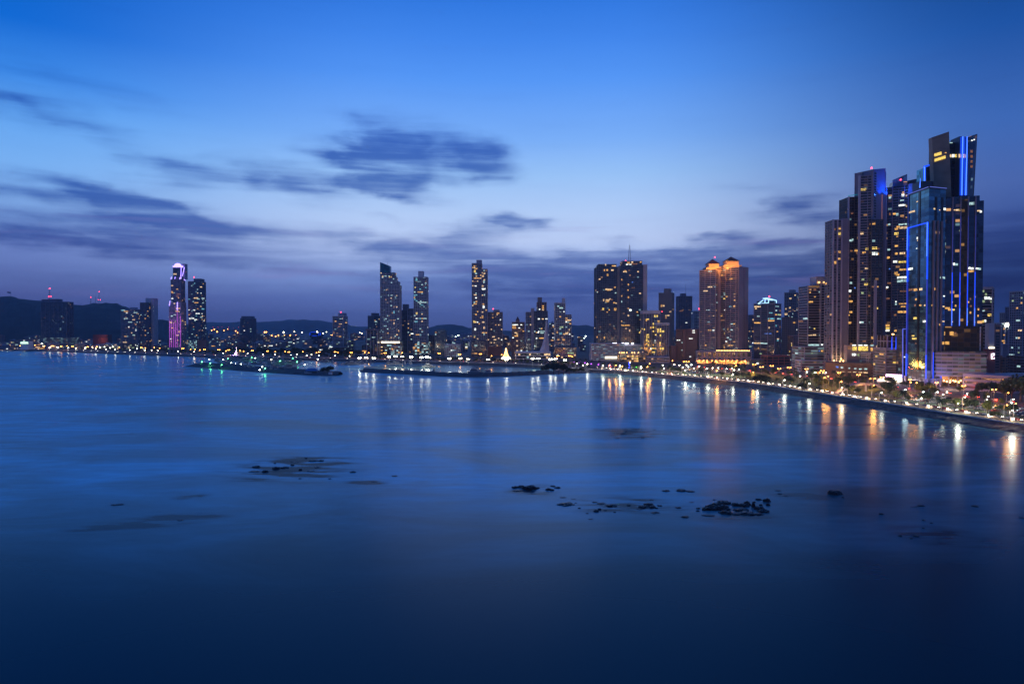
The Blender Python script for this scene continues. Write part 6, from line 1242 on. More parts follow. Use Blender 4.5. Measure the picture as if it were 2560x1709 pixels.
# ------------------------------------------------------------------ light tree, monument, totem
p = gp(1265, 897); e = empty('light_tree', p, label='blazing golden cone of lights on the park shore left of the white sail spire', category='light sculpture')
H = 18; m = MB(p)
for k in range(16):
    a0 = 2 * pi * k / 16
    for j in range(6):
        z0, z1 = H * j / 6, H * (j + 1) / 6; R = lambda z: 7.5 * (1 - z / H) ** 1.6 + 0.9
        m.bar(p + Vector((R(z0) * cos(a0 + z0 * 0.06), R(z0) * sin(a0 + z0 * 0.06), z0)), p + Vector((R(z1) * cos(a0 + z1 * 0.06), R(z1) * sin(a0 + z1 * 0.06), z1)), 0.16 if j > 1 else 0.24, n=4)
m.build('light_strings', L_GOLD, e)
m = MB(p); m.bar(p, p + Vector((0, 0, H)), 0.35, 0.2, 6); m.build('mast', STEEL, e); link('star', bulb_mesh(L_GOLD), e, (0, 0, H + 0.8), 0, (1.3, 1.3, 1.3))
m = MB(p)
for k in range(12): a0 = 2 * pi * k / 12; m.ball(p + Vector((7 * cos(a0), 7 * sin(a0), 1.6)), 0.9, n=6, m=4)
m.build('base_lamps', L_WHITE, e); point(e, (0, -9, 5), (1, 0.6, 0.25), 26000, 1.0)
p = gp(591, 888); e = empty('monument', p, label='pale statue on a violet-lit pedestal beside the shore road, left of the marina', category='monument')
m = MB(p); m.box(p + Vector((0, 0, 1)), (12, 12, 2)); m.box(p + Vector((0, 0, 4)), (6, 6, 4)); m.box(p + Vector((0, 0, 8.0)), (3, 3, 4)); m.build('pedestal', CONC_P, e)
m = MB(p); m.ball(p + Vector((0, 0, 11.6)), 1.7); m.build('globe', WHITE, e)
m = MB(p)
m.bar(p + Vector((-0.35, 0, 13.2)), p + Vector((-0.3, 0, 15.2)), 0.28, 0.4, 6); m.bar(p + Vector((0.5, 0, 13.2)), p + Vector((0.3, 0, 15.2)), 0.28, 0.4, 6); m.bar(p + Vector((0, 0, 15.1)), p + Vector((0, 0, 17.0)), 0.7, 0.75, 8); m.bar(p + Vector((0.6, 0, 16.8)), p + Vector((1.7, 0, 18.0)), 0.25, 0.18, 6); m.bar(p + Vector((-0.6, 0, 16.8)), p + Vector((-1.1, 0, 15.2)), 0.25, 0.18, 6); m.ball(p + Vector((0, 0, 17.7)), 0.5)
m.build('statue', WHITE, e)
point(e, (0, -9, 3), (0.6, 0.3, 1.0), 9000); point(e, (0, -6, 13), (0.9, 1, 1), 4500)
p = gp(1573, 921); e = empty('blue_totem', p, label='glowing blue totem beside the shore road below the twin glass towers', category='totem')
m = MB(p); m.bar(p, p + Vector((0, 0, 9.5)), 1.1, 0.6, 8); m.build('shaft', emis('blue_totem_glow', (0.05, 0.08, 1.0), 3.0, True), e); m = MB(p); m.bar(p + Vector((0, 0, -0.2)), p + Vector((0, 0, 0.8)), 5, 5, 14); m.build('plinth', CONC_D, e)
# ------------------------------------------------------------------ trees
def crown_mesh(name, n, rx, rz, leaf, m, seed, blobs=5):
    r_ = random.Random(seed); mb_ = MB(); cs_ = [(r_.uniform(-.5, .5) * rx, r_.uniform(-.5, .5) * rx, r_.uniform(-.35, .45) * rz, r_.uniform(.45, .75)) for _ in range(blobs)]
    for _ in range(n):
        c = r_.choice(cs_); u = Vector((r_.gauss(0, 1), r_.gauss(0, 1), r_.gauss(0, 1))).normalized() * (r_.uniform(0.55, 1.0) * c[3])
        p = Vector((c[0] + u.x * rx, c[1] + u.y * rx, c[2] + u.z * rz)); n_ = (u + Vector((r_.uniform(-.6, .6), r_.uniform(-.6, .6), r_.uniform(-.3, .8)))).normalized(); a = n_.orthogonal().normalized(); b = n_.cross(a); s = leaf * r_.uniform(0.5, 1.2)
        mb_.face([p + a * s, p + b * s * 0.7, p - a * s, p - b * s * 0.7])
    return mb_.mesh(name, m)
def trunk_mesh(h, r0, limbs=4, seed=1):
    r_ = random.Random(seed); mb_ = MB(); mb_.bar((0, 0, -0.3), (0.1, 0, h), r0, r0 * 0.6, 7)
    for i in range(limbs): a = 2 * pi * i / limbs + r_.random(); mb_.bar((0.05, 0, h * 0.75), (cos(a) * h * 0.5, sin(a) * h * 0.5, h * 1.25), r0 * 0.5, r0 * 0.2, 5)
    return mb_.mesh('trunk_mesh', BARK)
CR_ = [crown_mesh('round_crown', 520, 3.6, 2.6, 0.55, LEAF, 1), crown_mesh('dense_crown', 640, 4.2, 3.0, 0.55, LEAF2, 2, 6), crown_mesh('yellow_green_crown', 420, 3.0, 2.4, 0.5, LEAF3, 3, 4), crown_mesh('tall_crown', 420, 2.3, 3.2, 0.5, LEAF2, 4, 4)]
CH = [(4.6, 'rounded green tree'), (5.0, 'broad dark tree'), (4.2, 'yellow-green tree'), (5.0, 'tall narrow tree')]
TK = [trunk_mesh(c[0] - 1.5, 0.26, 4, i) for i, c in enumerate(CH)]
def palm_mesh():
    mb_ = MB()
    for i in range(15):
        a = 2 * pi * i / 15 + 0.2 * (i % 3); d = Vector((cos(a), sin(a), 0)); s = Vector((-sin(a), cos(a), 0)); el = 0.9 if i % 3 == 0 else (0.45 if i % 3 == 1 else 0.1); L = 3.2; prev = Vector((0, 0, 0)); w0 = 0.12
        for k in range(5):
            f = (k + 1) / 5; nx = d * (L * f) + Vector((0, 0, el * L * f - 1.05 * L * f * f)); w1 = 0.62 * sin(pi * min(0.95, f * 0.8 + 0.15)); dr = Vector((0, 0, -0.28))
            mb_.face([prev, nx, nx + s * w1 + dr, prev + s * w0 + dr]); mb_.face([nx, prev, prev - s * w0 + dr, nx - s * w1 + dr]); prev = nx; w0 = w1
    return mb_.mesh('palm_crown_mesh', LEAF2)
PALM = palm_mesh(); _t = MB(); _t.bar((0, 0, -0.3), (0.15, 0.05, 3.5), 0.26, 0.18, 7); _t.bar((0.15, 0.05, 3.5), (0.1, 0.1, 7.2), 0.18, 0.14, 7); PTR = _t.mesh('palm_trunk_mesh', mat('palm_trunk', (0.28, 0.25, 0.22), 0.9))
def tree(pos, kind, s=1.0, simple_=False, z=GZ, look=None, group='trees of the waterfront park'):
    q = pxof((pos.x, pos.y, z)); px = q[0] if q else 0
    if px < -40 or px > 2640: return
    if kind == 'p':
        e = empty('palm_tree', (pos.x, pos.y, z), category='palm'); link('trunk', PTR, e); link('crown', PALM, e, (0.1, 0.1, 7.15)); lk = look or 'dark palm'
        group = 'palms along the promenade'
    else:
        h, lk = CH[kind]; e = empty('tree', (pos.x, pos.y, z), category='tree'); link('trunk', TK[kind], e); link('crown', CR_[kind], e, (0, 0, h)); lk = look or lk
    e.scale = (s, s, s * RND.uniform(0.9, 1.12)); e.rotation_euler = (0, 0, RND.uniform(0, 6.28)); e['group'] = group; reg(e, lk, px)
prom = [p for p in inland(coast, 12.8) if 330 < p.y < 1005]
pp = resample(prom, 8); i = 0; k = 0
while i < len(pp):
    k += 1; kind = 'p' if k % 4 else RND.choice((0, 2, 1)); tree(pp[i] + Vector((RND.uniform(-1, 1), 0, 0)), kind, RND.uniform(1.05, 1.5) if kind == 'p' else RND.uniform(0.7, 1.1)); i += RND.choice((2, 3, 3, 4))
for _ in range(125):
    y = 420 + 560 * RND.random() ** 1.0; fa, ba = ix(FRONT, y), ix(BACK, y)
    if not fa or not ba: continue
    f = RND.choice((RND.uniform(0.0, 0.18), RND.uniform(0.84, 1.0), RND.random())); x = fa + 9 + (ba - fa - 22) * f
    inlot = (425 < y < 598 or 860 < y < 985) and 0.22 < (x - fa) / (ba - fa) < 0.80
    if inlot and RND.random() < 0.75: continue
    tree(Vector((x, y, 0)), RND.choice((0, 1, 1, 2, 3, 'p')), RND.uniform(0.7, 1.25))
for y in range(430, 1000, 17):
    b_ = ix(BACK, y)
    if b_: tree(Vector((b_ + 15 + RND.uniform(0, 5), y, 0)), RND.choice((1, 0, 'p', 'p', 3)), RND.uniform(0.8, 1.3), group='street trees beyond the boulevard')
for px, py, s in [(2530, 1000, 2.4), (2552, 1002, 2.6), (2512, 995, 1.7), (2478, 985, 1.5), (2455, 985, 1.4), (2220, 990, 1.5), (1902, 965, 1.7), (2006, 980, 1.1), (1885, 955, 1.3), (1915, 962, 1.2), (1870, 950, 1.1)]:
    tree(gp(px, py), 1, s, look='large dark tree')
for px in list(range(205, 560, 9)) + list(range(560, 900, 11)):
    p = onpath(inland(coast, RND.choice((34, 40, 48))), px + RND.uniform(-3, 3))
    if p: tree(p, RND.choice((0, 1, 2, 3)), RND.uniform(0.9, 1.6), group='trees along the left shore road')
for px in range(560, 900, 8):
    p = onpath(inland(coast, 110), px)
    if p: tree(p, 1, RND.uniform(1.4, 2.2), look='dark wooded-park tree', group='dark park trees behind the marina')
for px in range(940, 1480, 10):
    p = onpath(inland(coast, RND.choice((16, 24, 32))), px)
    if p: tree(p, RND.choice((0, 2, 3, 1)), RND.uniform(0.7, 1.2), group='trees of the basin park')
for px, py, s in [(1360, 932, 1.3), (1371, 933, 1.9), (1384, 934, 2.1), (1397, 935, 2.0), (1409, 935, 1.6), (1423, 936, 1.2), (1440, 934, 1.0), (1455, 932, 1.0)]:
    tree(gp(px, py, 3.6), 1, s, z=3.4, look='dark round tree on the breakwater', group='dark trees on the breakwater root')
for px, py, s in [(810, 934, 1.25), (825, 934, 1.35)]: tree(gp(px, py, 3.2), 1, s, z=2.6, look='black round tree', group='pair of round trees at the marina tip')
# ------------------------------------------------------------------ cars
def car_mesh(name, paint, tall=1.0):
    mb_ = MB(); mats_ = [paint, mat('car_glass', (0.01, 0.012, 0.015), 0.08), mat('tyre', (0.02, 0.02, 0.02), 0.8)]
    prof = [(-2.2, 0.3), (2.2, 0.3), (2.25, 0.75), (1.2, 0.92), (0.55, 1.42 * tall), (-1.2, 1.45 * tall), (-2.0, 1.0 * tall), (-2.25, 0.8)]
    w = 0.88
    L_ = [(x, -w * (0.82 if z > 1.2 else 1), z) for x, z in prof]; R_ = [(x, w * (0.82 if z > 1.2 else 1), z) for x, z in prof]
    mb_.face(L_); mb_.face(R_[::-1])
    for i in range(len(prof)):
        j = (i + 1) % len(prof); mb_.cur = 1 if i in (3, 5) else 0; mb_.face([L_[j], L_[i], R_[i], R_[j]])
    mb_.cur = 1
    for s in (-1, 1): q = [(x, s * (w * y + 0.02), z) for x, y, z in ((0.95, 0.97, 0.98), (0.5, 0.84, 1.34 * tall), (-1.1, 0.84, 1.36 * tall), (-1.7, 0.97, 1.0))]; mb_.face(q if s < 0 else q[::-1])
    mb_.cur = 2
    for x in (-1.4, 1.4):
        for s in (-1, 1): mb_.bar((x, s * (w - 0.1), 0.33), (x, s * (w + 0.04), 0.33), 0.33, n=10)
    return mb_.mesh(name, mats_)
CARS = [('white', car_mesh('white_car', mat('paint_white', (0.65, 0.65, 0.65), 0.3))), ('silver', car_mesh('silver_car', mat('paint_silver', (0.35, 0.36, 0.38), 0.3, metal=0.4))), ('black', car_mesh('black_car', mat('paint_black', (0.015, 0.015, 0.018), 0.25))), ('red', car_mesh('red_car', mat('paint_red', (0.3, 0.02, 0.02), 0.3))), ('grey', car_mesh('grey_tall_car', mat('paint_grey', (0.12, 0.13, 0.14), 0.3), 1.18)), ('blue', car_mesh('blue_car', mat('paint_blue', (0.03, 0.06, 0.16), 0.3)))]
ncar = 0
def car(pos, heading, idx=None, lights=None, group='parked cars', what='parked', glow=0):
    global ncar
    q = pxof((pos.x, pos.y, GZ))
    if not q or q[0] < -15 or q[0] > 2590 or ncar >= 298: return None
    ncar += 1
    c, me_ = CARS[idx if idx is not None else RND.choice((0, 0, 1, 1, 1, 2, 3, 4, 4, 5))]
    o = link('car', me_, None, (pos.x, pos.y, GZ + 0.16), heading); o['category'] = 'car'; o['group'] = group
    if lights:
        for s in (-0.62, 0.62):
            if 'h' in lights: link('headlight', bulb_mesh(L_HEAD), o, (2.28, s, 0.66), 0, (0.12, 0.24, 0.16))
            if 't' in lights: link('tail_light', bulb_mesh(L_TAIL), o, (-2.27, s, 0.85), 0, (0.12, 0.28, 0.2))
        if glow: point(o, (3.4, 0, 0.8) if 'h' in lights else (-3.2, 0, 0.9), (1, 0.66, 0.42) if 'h' in lights else (1, 0.06, 0.03), glow, 0.3)
    reg(o, '%s %s car' % (what, c), q[0]); return o
def along(pl, step, off, y0, y1, rev, **k):
    pts_ = resample([p for p in inland(pl, off)], 1.5); acc = 0; n_ = 0
    nxt = RND.uniform(0, step)
    for a, b in zip(pts_, pts_[1:]):
        acc += (b - a).length
        if acc >= nxt and y0 < a.y < y1:
            t_ = (b - a); h = atan2(t_.y, t_.x) + (pi if rev else 0); n_ += 1
            kk = dict(k); 
            if n_ % 2: kk['glow'] = 0
            car(a, h, **kk); nxt = acc + step * RND.uniform(0.75, 1.3)
rightF = [p for p in FRONT if p.x > 110]; leftF = [p for p in FRONT if p.x <= 110]
rightB = [p for p in BACK if p.y < 1150]; leftB = [p for p in BACK if p.y >= 1150]
along(rightF, 8.0, -1.6, 395, 1000, False, lights='h', group='cars on the shore road with headlights on', what='oncoming', glow=8000)
along(rightB, 15, 4.5, 500, 1010, True, lights='t', group='cars on the boulevard with tail lights on', what='departing', glow=3200)
along(leftF, 42, 0, 1050, 2000, False, lights='ht', group='cars on the far shore road', what='distant moving')
# car park rows
for (y0, y1, f0, f1, step, nr, prob) in ((432, 592, 0.26, 0.76, 3.1, 4, 0.62), (866, 980, 0.28, 0.76, 3.4, 4, 0.5)):
    y = y0
    while y < y1:
        fa, ba = ix(FRONT, y), ix(BACK, y)
        for r_ in range(nr):
            if RND.random() < prob: car(Vector((fa + (ba - fa) * (f0 + (f1 - f0) * (r_ + 0.5) / nr) + (1.3 if r_ % 2 else -1.3), y + RND.uniform(-.2, .2), 0)), RND.choice((0, pi)) + RND.uniform(-.05, .05), group='cars in the waterfront car parks')
        y += step
# ------------------------------------------------------------------ footbridge over the shore road
A = gp(2093, 985); B = gp(2206, 975); A.z = B.z = 0; d_ = (B - A); L_ = d_.length; u_ = d_.normalized()
e = empty('footbridge', (A.x, A.y, GZ), label='curved concrete footbridge over the shore road, lit orange, beside a palm', category='footbridge'); m = MB(e.location); m2 = MB(e.location); prev = None; n_ = Vector((-u_.y, u_.x, 0))
for k in range(17):
    f = k / 16; z = GZ + 0.5 + 7.0 * (sin(pi * f) ** 0.7 if 0 < f < 1 else 0); c = A + d_ * f; c.z = z
    if prev:
        for s in (-1, 1): m2.face([prev + n_ * s * 2.0, c + n_ * s * 2.0, c + n_ * s * 2.0 + Vector((0, 0, 1.1)), prev + n_ * s * 2.0 + Vector((0, 0, 1.1))])
        P0, P1, P2, P3 = prev - n_ * 2, c - n_ * 2, c + n_ * 2, prev + n_ * 2; k0 = Vector((0, 0, -0.9))
        m.face([P0, P1, P2, P3]); m.face([P3 + k0, P2 + k0, P1 + k0, P0 + k0]); m.face([P0 + k0, P1 + k0, P1, P0]); m.face([P2 + k0, P3 + k0, P3, P2])
    prev = c
m.build('deck', CONC_P, e); m2.build('railing', CONC, e)
for f in (0.38, 0.62):
    c = A + d_ * f; m = MB(e.location); m.box((c.x, c.y, GZ + 3.1), (1.2, 1.2, 6.2)); m.build('pier', CONC_P, e)
point(e, (d_.x * 0.5, d_.y * 0.5 - 6, 4), (1, 0.45, 0.1), 2500)
# ------------------------------------------------------------------ boats and docks
def boat_meshes(L, W, H, cab, mastH=0):
    h = MB(); pr = [(-L / 2, W * 0.42), (-L / 4, W / 2), (L * 0.1, W / 2), (L * 0.32, W * 0.36), (L / 2, 0.03)]
    top = pr + [(x, -y) for x, y in reversed(pr)]; bot = [(x * 0.93, y * 0.75) for x, y in top]; n = len(top)
    for i in range(n):
        j = (i + 1) % n; zi = H * (1 + 0.35 * max(0, top[i][0] / L)); zj = H * (1 + 0.35 * max(0, top[j][0] / L))
        h.face([(*top[i], zi), (*top[j], zj), (*bot[j], -0.3), (*bot[i], -0.3)])
    h.face([(*p, H * (1 + 0.35 * max(0, p[0] / L))) for p in top]); hm_ = h.mesh('hull_mesh', mat('hull_white', (0.34, 0.37, 0.40), 0.35))
    c = MB(); c.prism([(-L * .3, -W * .33), (L * .15, -W * .33), (L * .22, 0), (L * .15, W * .33), (-L * .3, W * .33)], H, H + cab)
    c.prism([(-L * .22, -W * .26), (L * .05, -W * .26), (L * .05, W * .26), (-L * .22, W * .26)], H + cab + 0.02, H + cab * 1.7)
    if mastH: c.bar((0, 0, H), (0, 0, H + mastH), 0.1, 0.05, 5); c.bar((0, 0, H + 2), (-L * .4, 0, H + 2.1), 0.07, n=5)
    cm_ = c.mesh('cabin_mesh', mat('cabin_white', (0.30, 0.33, 0.37), 0.4)); g_ = MB(); g_.prism([(-L * .28, -W * .345), (L * .13, -W * .345), (L * .13, W * .345), (-L * .28, W * .345)], H + cab * .45, H + cab * .8); gm_ = g_.mesh('boat_windows', mat('car_glass', (0.01, 0.012, 0.015), 0.08))
    return hm_, cm_, gm_
BT = [('white motor yacht', boat_meshes(15, 4.4, 1.6, 2.0)), ('small white motor boat', boat_meshes(9, 3.0, 1.1, 1.4)), ('white sailing boat with bare mast', boat_meshes(11, 3.2, 1.1, 0.7, 13)), ('large white cabin cruiser', boat_meshes(22, 5.6, 2.2, 2.6))]
def boat(px, py, k, h=None, label=None):
    p = gp(px, py, 0); nm, ms = BT[k]; e = empty('boat', (p.x, p.y, 0), category='boat'); e['group'] = 'boats moored in the marina'; e.rotation_euler = (0, 0, RND.choice((0.3, 0.4, 3.5, 3.4, 1.9)) + RND.uniform(-.12, .12) if h is None else h)
    link('hull', ms[0], e); cb_ = link('cabin', ms[1], e); link('window_band', ms[2], cb_)
    if label: e['label'] = label; del e['group']
    else: reg(e, nm, px)
    return e
for r_, (py, pa, pb) in enumerate([(895, 532, 800), (898.5, 536, 790), (902, 538, 760), (906, 546, 752), (910, 560, 756), (914.5, 575, 748), (919, 605, 745), (923.5, 655, 750)]):
    px = pa + RND.uniform(0, 8)
    while px < pb:
        if RND.random() < 0.9: boat(px, py + RND.uniform(-1, 1), RND.choice((0, 0, 1, 1, 2, 3)))
        px += RND.uniform(11, 19) * (1 + (py - 895) * 0.006)
    a = gp(pa, py + 1.9, 0); b = gp(pb, py + 1.9, 0)
    m = MB(a); m.box(((a.x + b.x) / 2, (a.y + b.y) / 2, 0.35), ((b - a).length, 1.8, 0.5), atan2(b.y - a.y, b.x - a.x)); o = m.build('floating_dock', CONC_D); o.location = a; o['category'] = 'dock'; o['group'] = 'floating docks of the marina'; o['label'] = 'floating dock of the marina, %s row from the shore' % ordinal(r_ + 1)
for px, py in [(806, 905), (818, 905.5), (831, 906), (845, 911), (857, 911.5), (869, 911), (882, 911), (893, 909.5), (905, 908), (917, 907), (928, 907.5), (972, 911), (984, 911), (996, 911), (1012, 910.5), (1024, 910)]: boat(px, py, RND.choice((0, 3, 0, 1)))
boat(1072, 918, 3, 0.15, 'large lone cabin cruiser lying dark in the lamp-lit basin'); boat(1187, 931, 3, 0.1, 'white cruiser moored against the inner side of the long breakwater'); boat(1222, 932.5, 0, 0.2, 'smaller white yacht moored right of the cruiser at the long breakwater'); boat(1085, 927, 1, 1.4, 'tiny dark boat alone in front of the lone cabin cruiser')
a = gp(1135, 931.5, 0); b = gp(1175, 934, 0); m = MB(a); m.box(((a.x + b.x) / 2, (a.y + b.y) / 2, 0.4), ((b - a).length, 2.2, 0.5), atan2(b.y - a.y, b.x - a.x))
for f in (0.02, 0.5): c = a.lerp(b, f); m.bar((c.x, c.y, -0.5), (c.x, c.y, 5.5), 0.22, n=6)
o = m.build('pontoon', CONC_D); o.location = a; o['category'] = 'dock'; o['label'] = 'dark pontoon with posts beside the long breakwater'
a = gp(908, 918, 0); b = gp(945, 917.5, 0); m = MB(a); m.box(((a.x + b.x) / 2, (a.y + b.y) / 2, 0.4), ((b - a).length, 2.4, 0.6), atan2(b.y - a.y, b.x - a.x)); o = m.build('pontoon', CONC_D); o.location = a; o['category'] = 'dock'; o['label'] = 'low dark pontoon off the tip of the long breakwater'
p = gp(780, 931.5, 2.6); e = empty('pavilion', (p.x, p.y, 2.4), label='blue tent-roofed pavilion near the marina breakwater tip', category='pavilion'); m = MB(e.location)
w_, d2 = 8.2, 4.5; P = [(p.x - w_, p.y - d2), (p.x + w_, p.y - d2), (p.x + w_, p.y + d2), (p.x - w_, p.y + d2)]; z_ = 5.4
m.face([(*P[0], z_), (*P[1], z_), (p.x + w_ * .6, p.y, z_ + 3.2), (p.x - w_ * .6, p.y, z_ + 3.2)]); m.face([(*P[2], z_), (*P[3], z_), (p.x - w_ * .6, p.y, z_ + 3.2), (p.x + w_ * .6, p.y, z_ + 3.2)]); m.face([(*P[1], z_), (*P[2], z_), (p.x + w_ * .6, p.y, z_ + 3.2)]); m.face([(*P[3], z_), (*P[0], z_), (p.x - w_ * .6, p.y, z_ + 3.2)])
m.build('tent_roof', mat('blue_canvas', (0.02, 0.16, 0.42), 0.8), e); m = MB(e.location)
for q in P: m.bar((q[0], q[1], 2.2), (q[0], q[1], z_), 0.15, n=5)
m.box((p.x, p.y, 2.3), (w_ * 2.1, d2 * 2.1, 0.5)); m.build('frame', WHITE, e)
p = gp(826, 935, 2.8); e = empty('kiosk', (p.x, p.y, 2.6), label='tiny pale kiosk between the two round trees of the marina tip', category='kiosk'); m = MB(e.location); m.box((p.x, p.y, 3.9), (4, 3, 2.6)); m.build('walls', WHITE, e); m = MB(e.location); m.cone([(p.x - 2.5, p.y - 2), (p.x + 2.5, p.y - 2), (p.x + 2.5, p.y + 2), (p.x - 2.5, p.y + 2)], 5.25, (p.x, p.y, 6.8)); m.build('roof', CONC, e)
# ------------------------------------------------------------------ rocks in the sea
def rock_mesh(seed, flat=0.5):
    bm_ = bmesh.new(); bmesh.ops.create_icosphere(bm_, subdivisions=4, radius=1.0)
    for v in bm_.verts:
        p = v.co.copy(); n1_ = mnoise.fractal(p * 1.3 + Vector((seed * 3.1, 0, 0)), 0.9, 2.1, 4); n2_ = mnoise.cell(p * 3.2 + Vector((seed, 5, 1)))
        v.co = p * (1 + 0.42 * n1_ + 0.13 * n2_)
        if v.co.z < -0.25: v.co.z = -0.25 + (v.co.z + 0.25) * 0.2
        v.co.z += 0.12 * mnoise.noise(p * 5 + Vector((0, seed, 0)))
    for f in bm_.faces: f.smooth = False
    me_ = D.meshes.new('rock_mesh'); bm_.to_mesh(me_); bm_.free(); me_.materials.append(ROCK); return me_
RK = [rock_mesh(s) for s in (1, 2, 3, 4, 5)]
WL = [(0, 620, 'in the left dark shallows'), (620, 700, 'at the left reef west end'), (700, 770, 'in the middle of the left reef'), (770, 1000, 'at the left reef east end'), (1000, 1350, 'in the small double outcrop'), (1350, 1400, 'right of the double outcrop'), (1400, 1470, 'by the isolated oval rock'), (1470, 1560, 'in the thin slanting pair'), (1560, 1660, 'in the flat middle cluster'), (1660, 1740, 'left of the largest outcrop'), (1740, 1800, 'left part of the largest outcrop'), (1800, 1850, 'middle of the largest outcrop'), (1850, 1930, 'right part of the largest outcrop'), (1930, 2150, 'right of the largest outcrop'), (2150, 2600, 'in the dark water far right')]
ROCKS = [(1288, 1219, 16, 8), (1302, 1218, 18, 9), (1295, 1226, 30, 5), (1327, 1222, 37, 17), (1345, 1220, 8, 5), (1370, 1224, 15, 8), (1380, 1225, 12, 6), (1382, 1215, 14, 5), (1395, 1219, 16, 6), (1416, 1260, 36, 11), (1402, 1261, 18, 6), (1440, 1257, 7, 2), (1448, 1270, 8, 4), (1486, 1255, 14, 4), (1503, 1258, 22, 5), (1527, 1263.5, 26, 9), (1490, 1278, 13, 7), (1499, 1273, 9, 6), (1514, 1275, 9, 3), (1468, 1283, 7, 3), (1476, 1297, 12, 3), (1537, 1280, 6, 3), (1408, 1243, 18, 3), (1433, 1247, 12, 2), (1572, 1263, 10, 4),
         (1666, 1227, 18, 6), (1702, 1226.5, 24, 8), (1726, 1228, 22, 6), (1606, 1267, 26, 9), (1622, 1262, 24, 10), (1630, 1268, 16, 8), (1598, 1272, 14, 4), (1649, 1263.6, 14, 5), (1641, 1270, 7, 4), (1638, 1281, 20, 6), (1696.6, 1269, 14, 5), (1713, 1292, 18, 6), (1628, 1249, 14, 3), (1730, 1255, 12, 2.5), (1785, 1249, 7, 3), (1746, 1271, 10, 5), (1745, 1277, 9, 4),
         (1810, 1258, 34, 14), (1788, 1262, 22, 10), (1776, 1272, 34, 18), (1807, 1272, 36, 18), (1815, 1282, 30, 12), (1839, 1263, 20, 12), (1857, 1265, 24, 12), (1868, 1261, 16, 13), (1850, 1275, 34, 12), (1868, 1283, 38, 11), (1840, 1284, 28, 8), (1895, 1272, 24, 12), (1908, 1278, 26, 11), (1898, 1285, 22, 7), (1884, 1267, 9, 14), (1771, 1288, 34, 6), (1760, 1275, 12, 8), (1896.5, 1248.5, 14, 6), (1918, 1253, 17, 12), (1919.5, 1262.5, 10, 7), (1902, 1263, 9, 6), (1886, 1255, 8, 4), (1906, 1268, 5, 3), (1946, 1226, 14, 3), (1949, 1234, 10, 3), (1965, 1239, 12, 2),
         (2083, 1234, 33, 15), (2107.5, 1243, 7, 3), (2302, 1264, 14, 5), (2286, 1266, 20, 2), (2437, 1265, 14, 5), (2204, 1285, 10, 5), (2309, 1300, 7, 3), (2328, 1307, 7, 3), (2250, 1339.5, 8, 4), (2290, 1339.5, 14, 5), (2279, 1345, 8, 3), (2556, 1294, 16, 3), (2309, 1320, 6, 3),
         (640, 1167, 18, 6), (635.6, 1178, 26, 5), (662, 1179, 16, 7), (691, 1171, 18, 8), (711, 1168.6, 20, 6), (731.6, 1163, 9, 5), (751, 1174, 9, 5), (782, 1152, 24, 6), (803, 1152, 12, 5), (793, 1168, 14, 3.5), (776.6, 1177, 20, 3.5), (750, 1196, 8, 3), (825, 1196.6, 8, 3), (882, 1180, 14, 5), (987, 1189.5, 16, 4), (736, 1155, 22, 2.5), (765, 1145, 7, 3), (687, 1158, 6, 3), (936, 1204, 14, 2),
         (295, 1261, 26, 4.5), (450, 1300, 13, 3), (501, 1240, 12, 2), (1573, 1073, 20, 2), (1557, 1084, 18, 4), (1544, 1095, 14, 3), (1636, 1074, 10, 2), (1606, 1094, 10, 3), (1731, 1075.5, 14, 2), (1489, 1073, 14, 1.5), (1529, 1086, 12, 2), (1565, 1078, 8, 3)]
RG = {}
for i, (px, py, w, h) in enumerate(ROCKS):
    p = gp(px, py, 0); dist = p.length; W = w / F * dist; hm_ = h / F * dist; sl = CAMZ / dist
    dep = min(W * 0.8, hm_ * 0.75 / sl); zh = max(0.12, (hm_ - dep * sl * 0.8) * 1.0)
    o = link('rock', RK[i % 5], None, (p.x, p.y, 0.0), RND.choice((0, pi)) + RND.uniform(-.25, .25), (W / 2.05, dep / 2.0, zh * 0.75)); o['category'] = 'rock'; o['group'] = 'black rocks standing out of the sea'
    lk = 'large black rock' if w >= 28 else ('low black rock' if h <= 4 else 'black rock')
    for a_, b_, nm in WL:
        if a_ <= px < b_: RG.setdefault((lk, nm), []).append((px, o)); break
for (lk, nm), L_ in RG.items():
    L_.sort(key=lambda q: q[0])
    for i, (px, o) in enumerate(L_): o['label'] = '%s %s' % (lk, nm) if len(L_) == 1 else '%s %s, %s from left there' % (lk, nm, ordinal(i + 1))
finish_labels()

# ------------------------------------------------------------------ coloured park lights
for px, py, c, pw in [(1435, 905, (0.6, 0.1, 1), 900), (1448, 907, (0.6, 0.1, 1), 900), (1462, 908, (0.6, 0.1, 1), 900), (1478, 910, (0.6, 0.1, 1), 900), (1496, 912, (0.6, 0.1, 1), 900), (1524, 914, (0.6, 0.1, 1), 900), (1591, 918, (0.15, 1, 0.1), 2500)]:
    p = gp(px, py); e = empty('park_uplight', (p.x, p.y, GZ), category='uplight'); k_ = 'green' if c[1] > 0.5 else 'violet'; e['group'] = 'coloured uplights in the park'
    me_ = bulb_mesh(emis('green_uplight', (0.1, 1, 0.05), 8) if k_ == 'green' else emis('violet_uplight', (0.5, 0.1, 1), 6)); link('lens', me_, e, (0, 0, 0.6), 0, (0.7, 0.7, 0.7)); link('post', POLE1, e, (0, 0, 0.6), 0, (20, 20, 0.7)); point(e, (0, 0, 2.2), c, pw)
    e['label'] = 'green park uplight below the twin glass towers' if k_ == 'green' else 'violet park uplight left of the white car park, %s of six from the left' % ordinal([1435, 1448, 1462, 1478, 1496, 1524].index(px) + 1)
    if k_ != 'green': tree(p + Vector((1.5, 1.5, 0)), 'p', 0.9)
finish_labels()

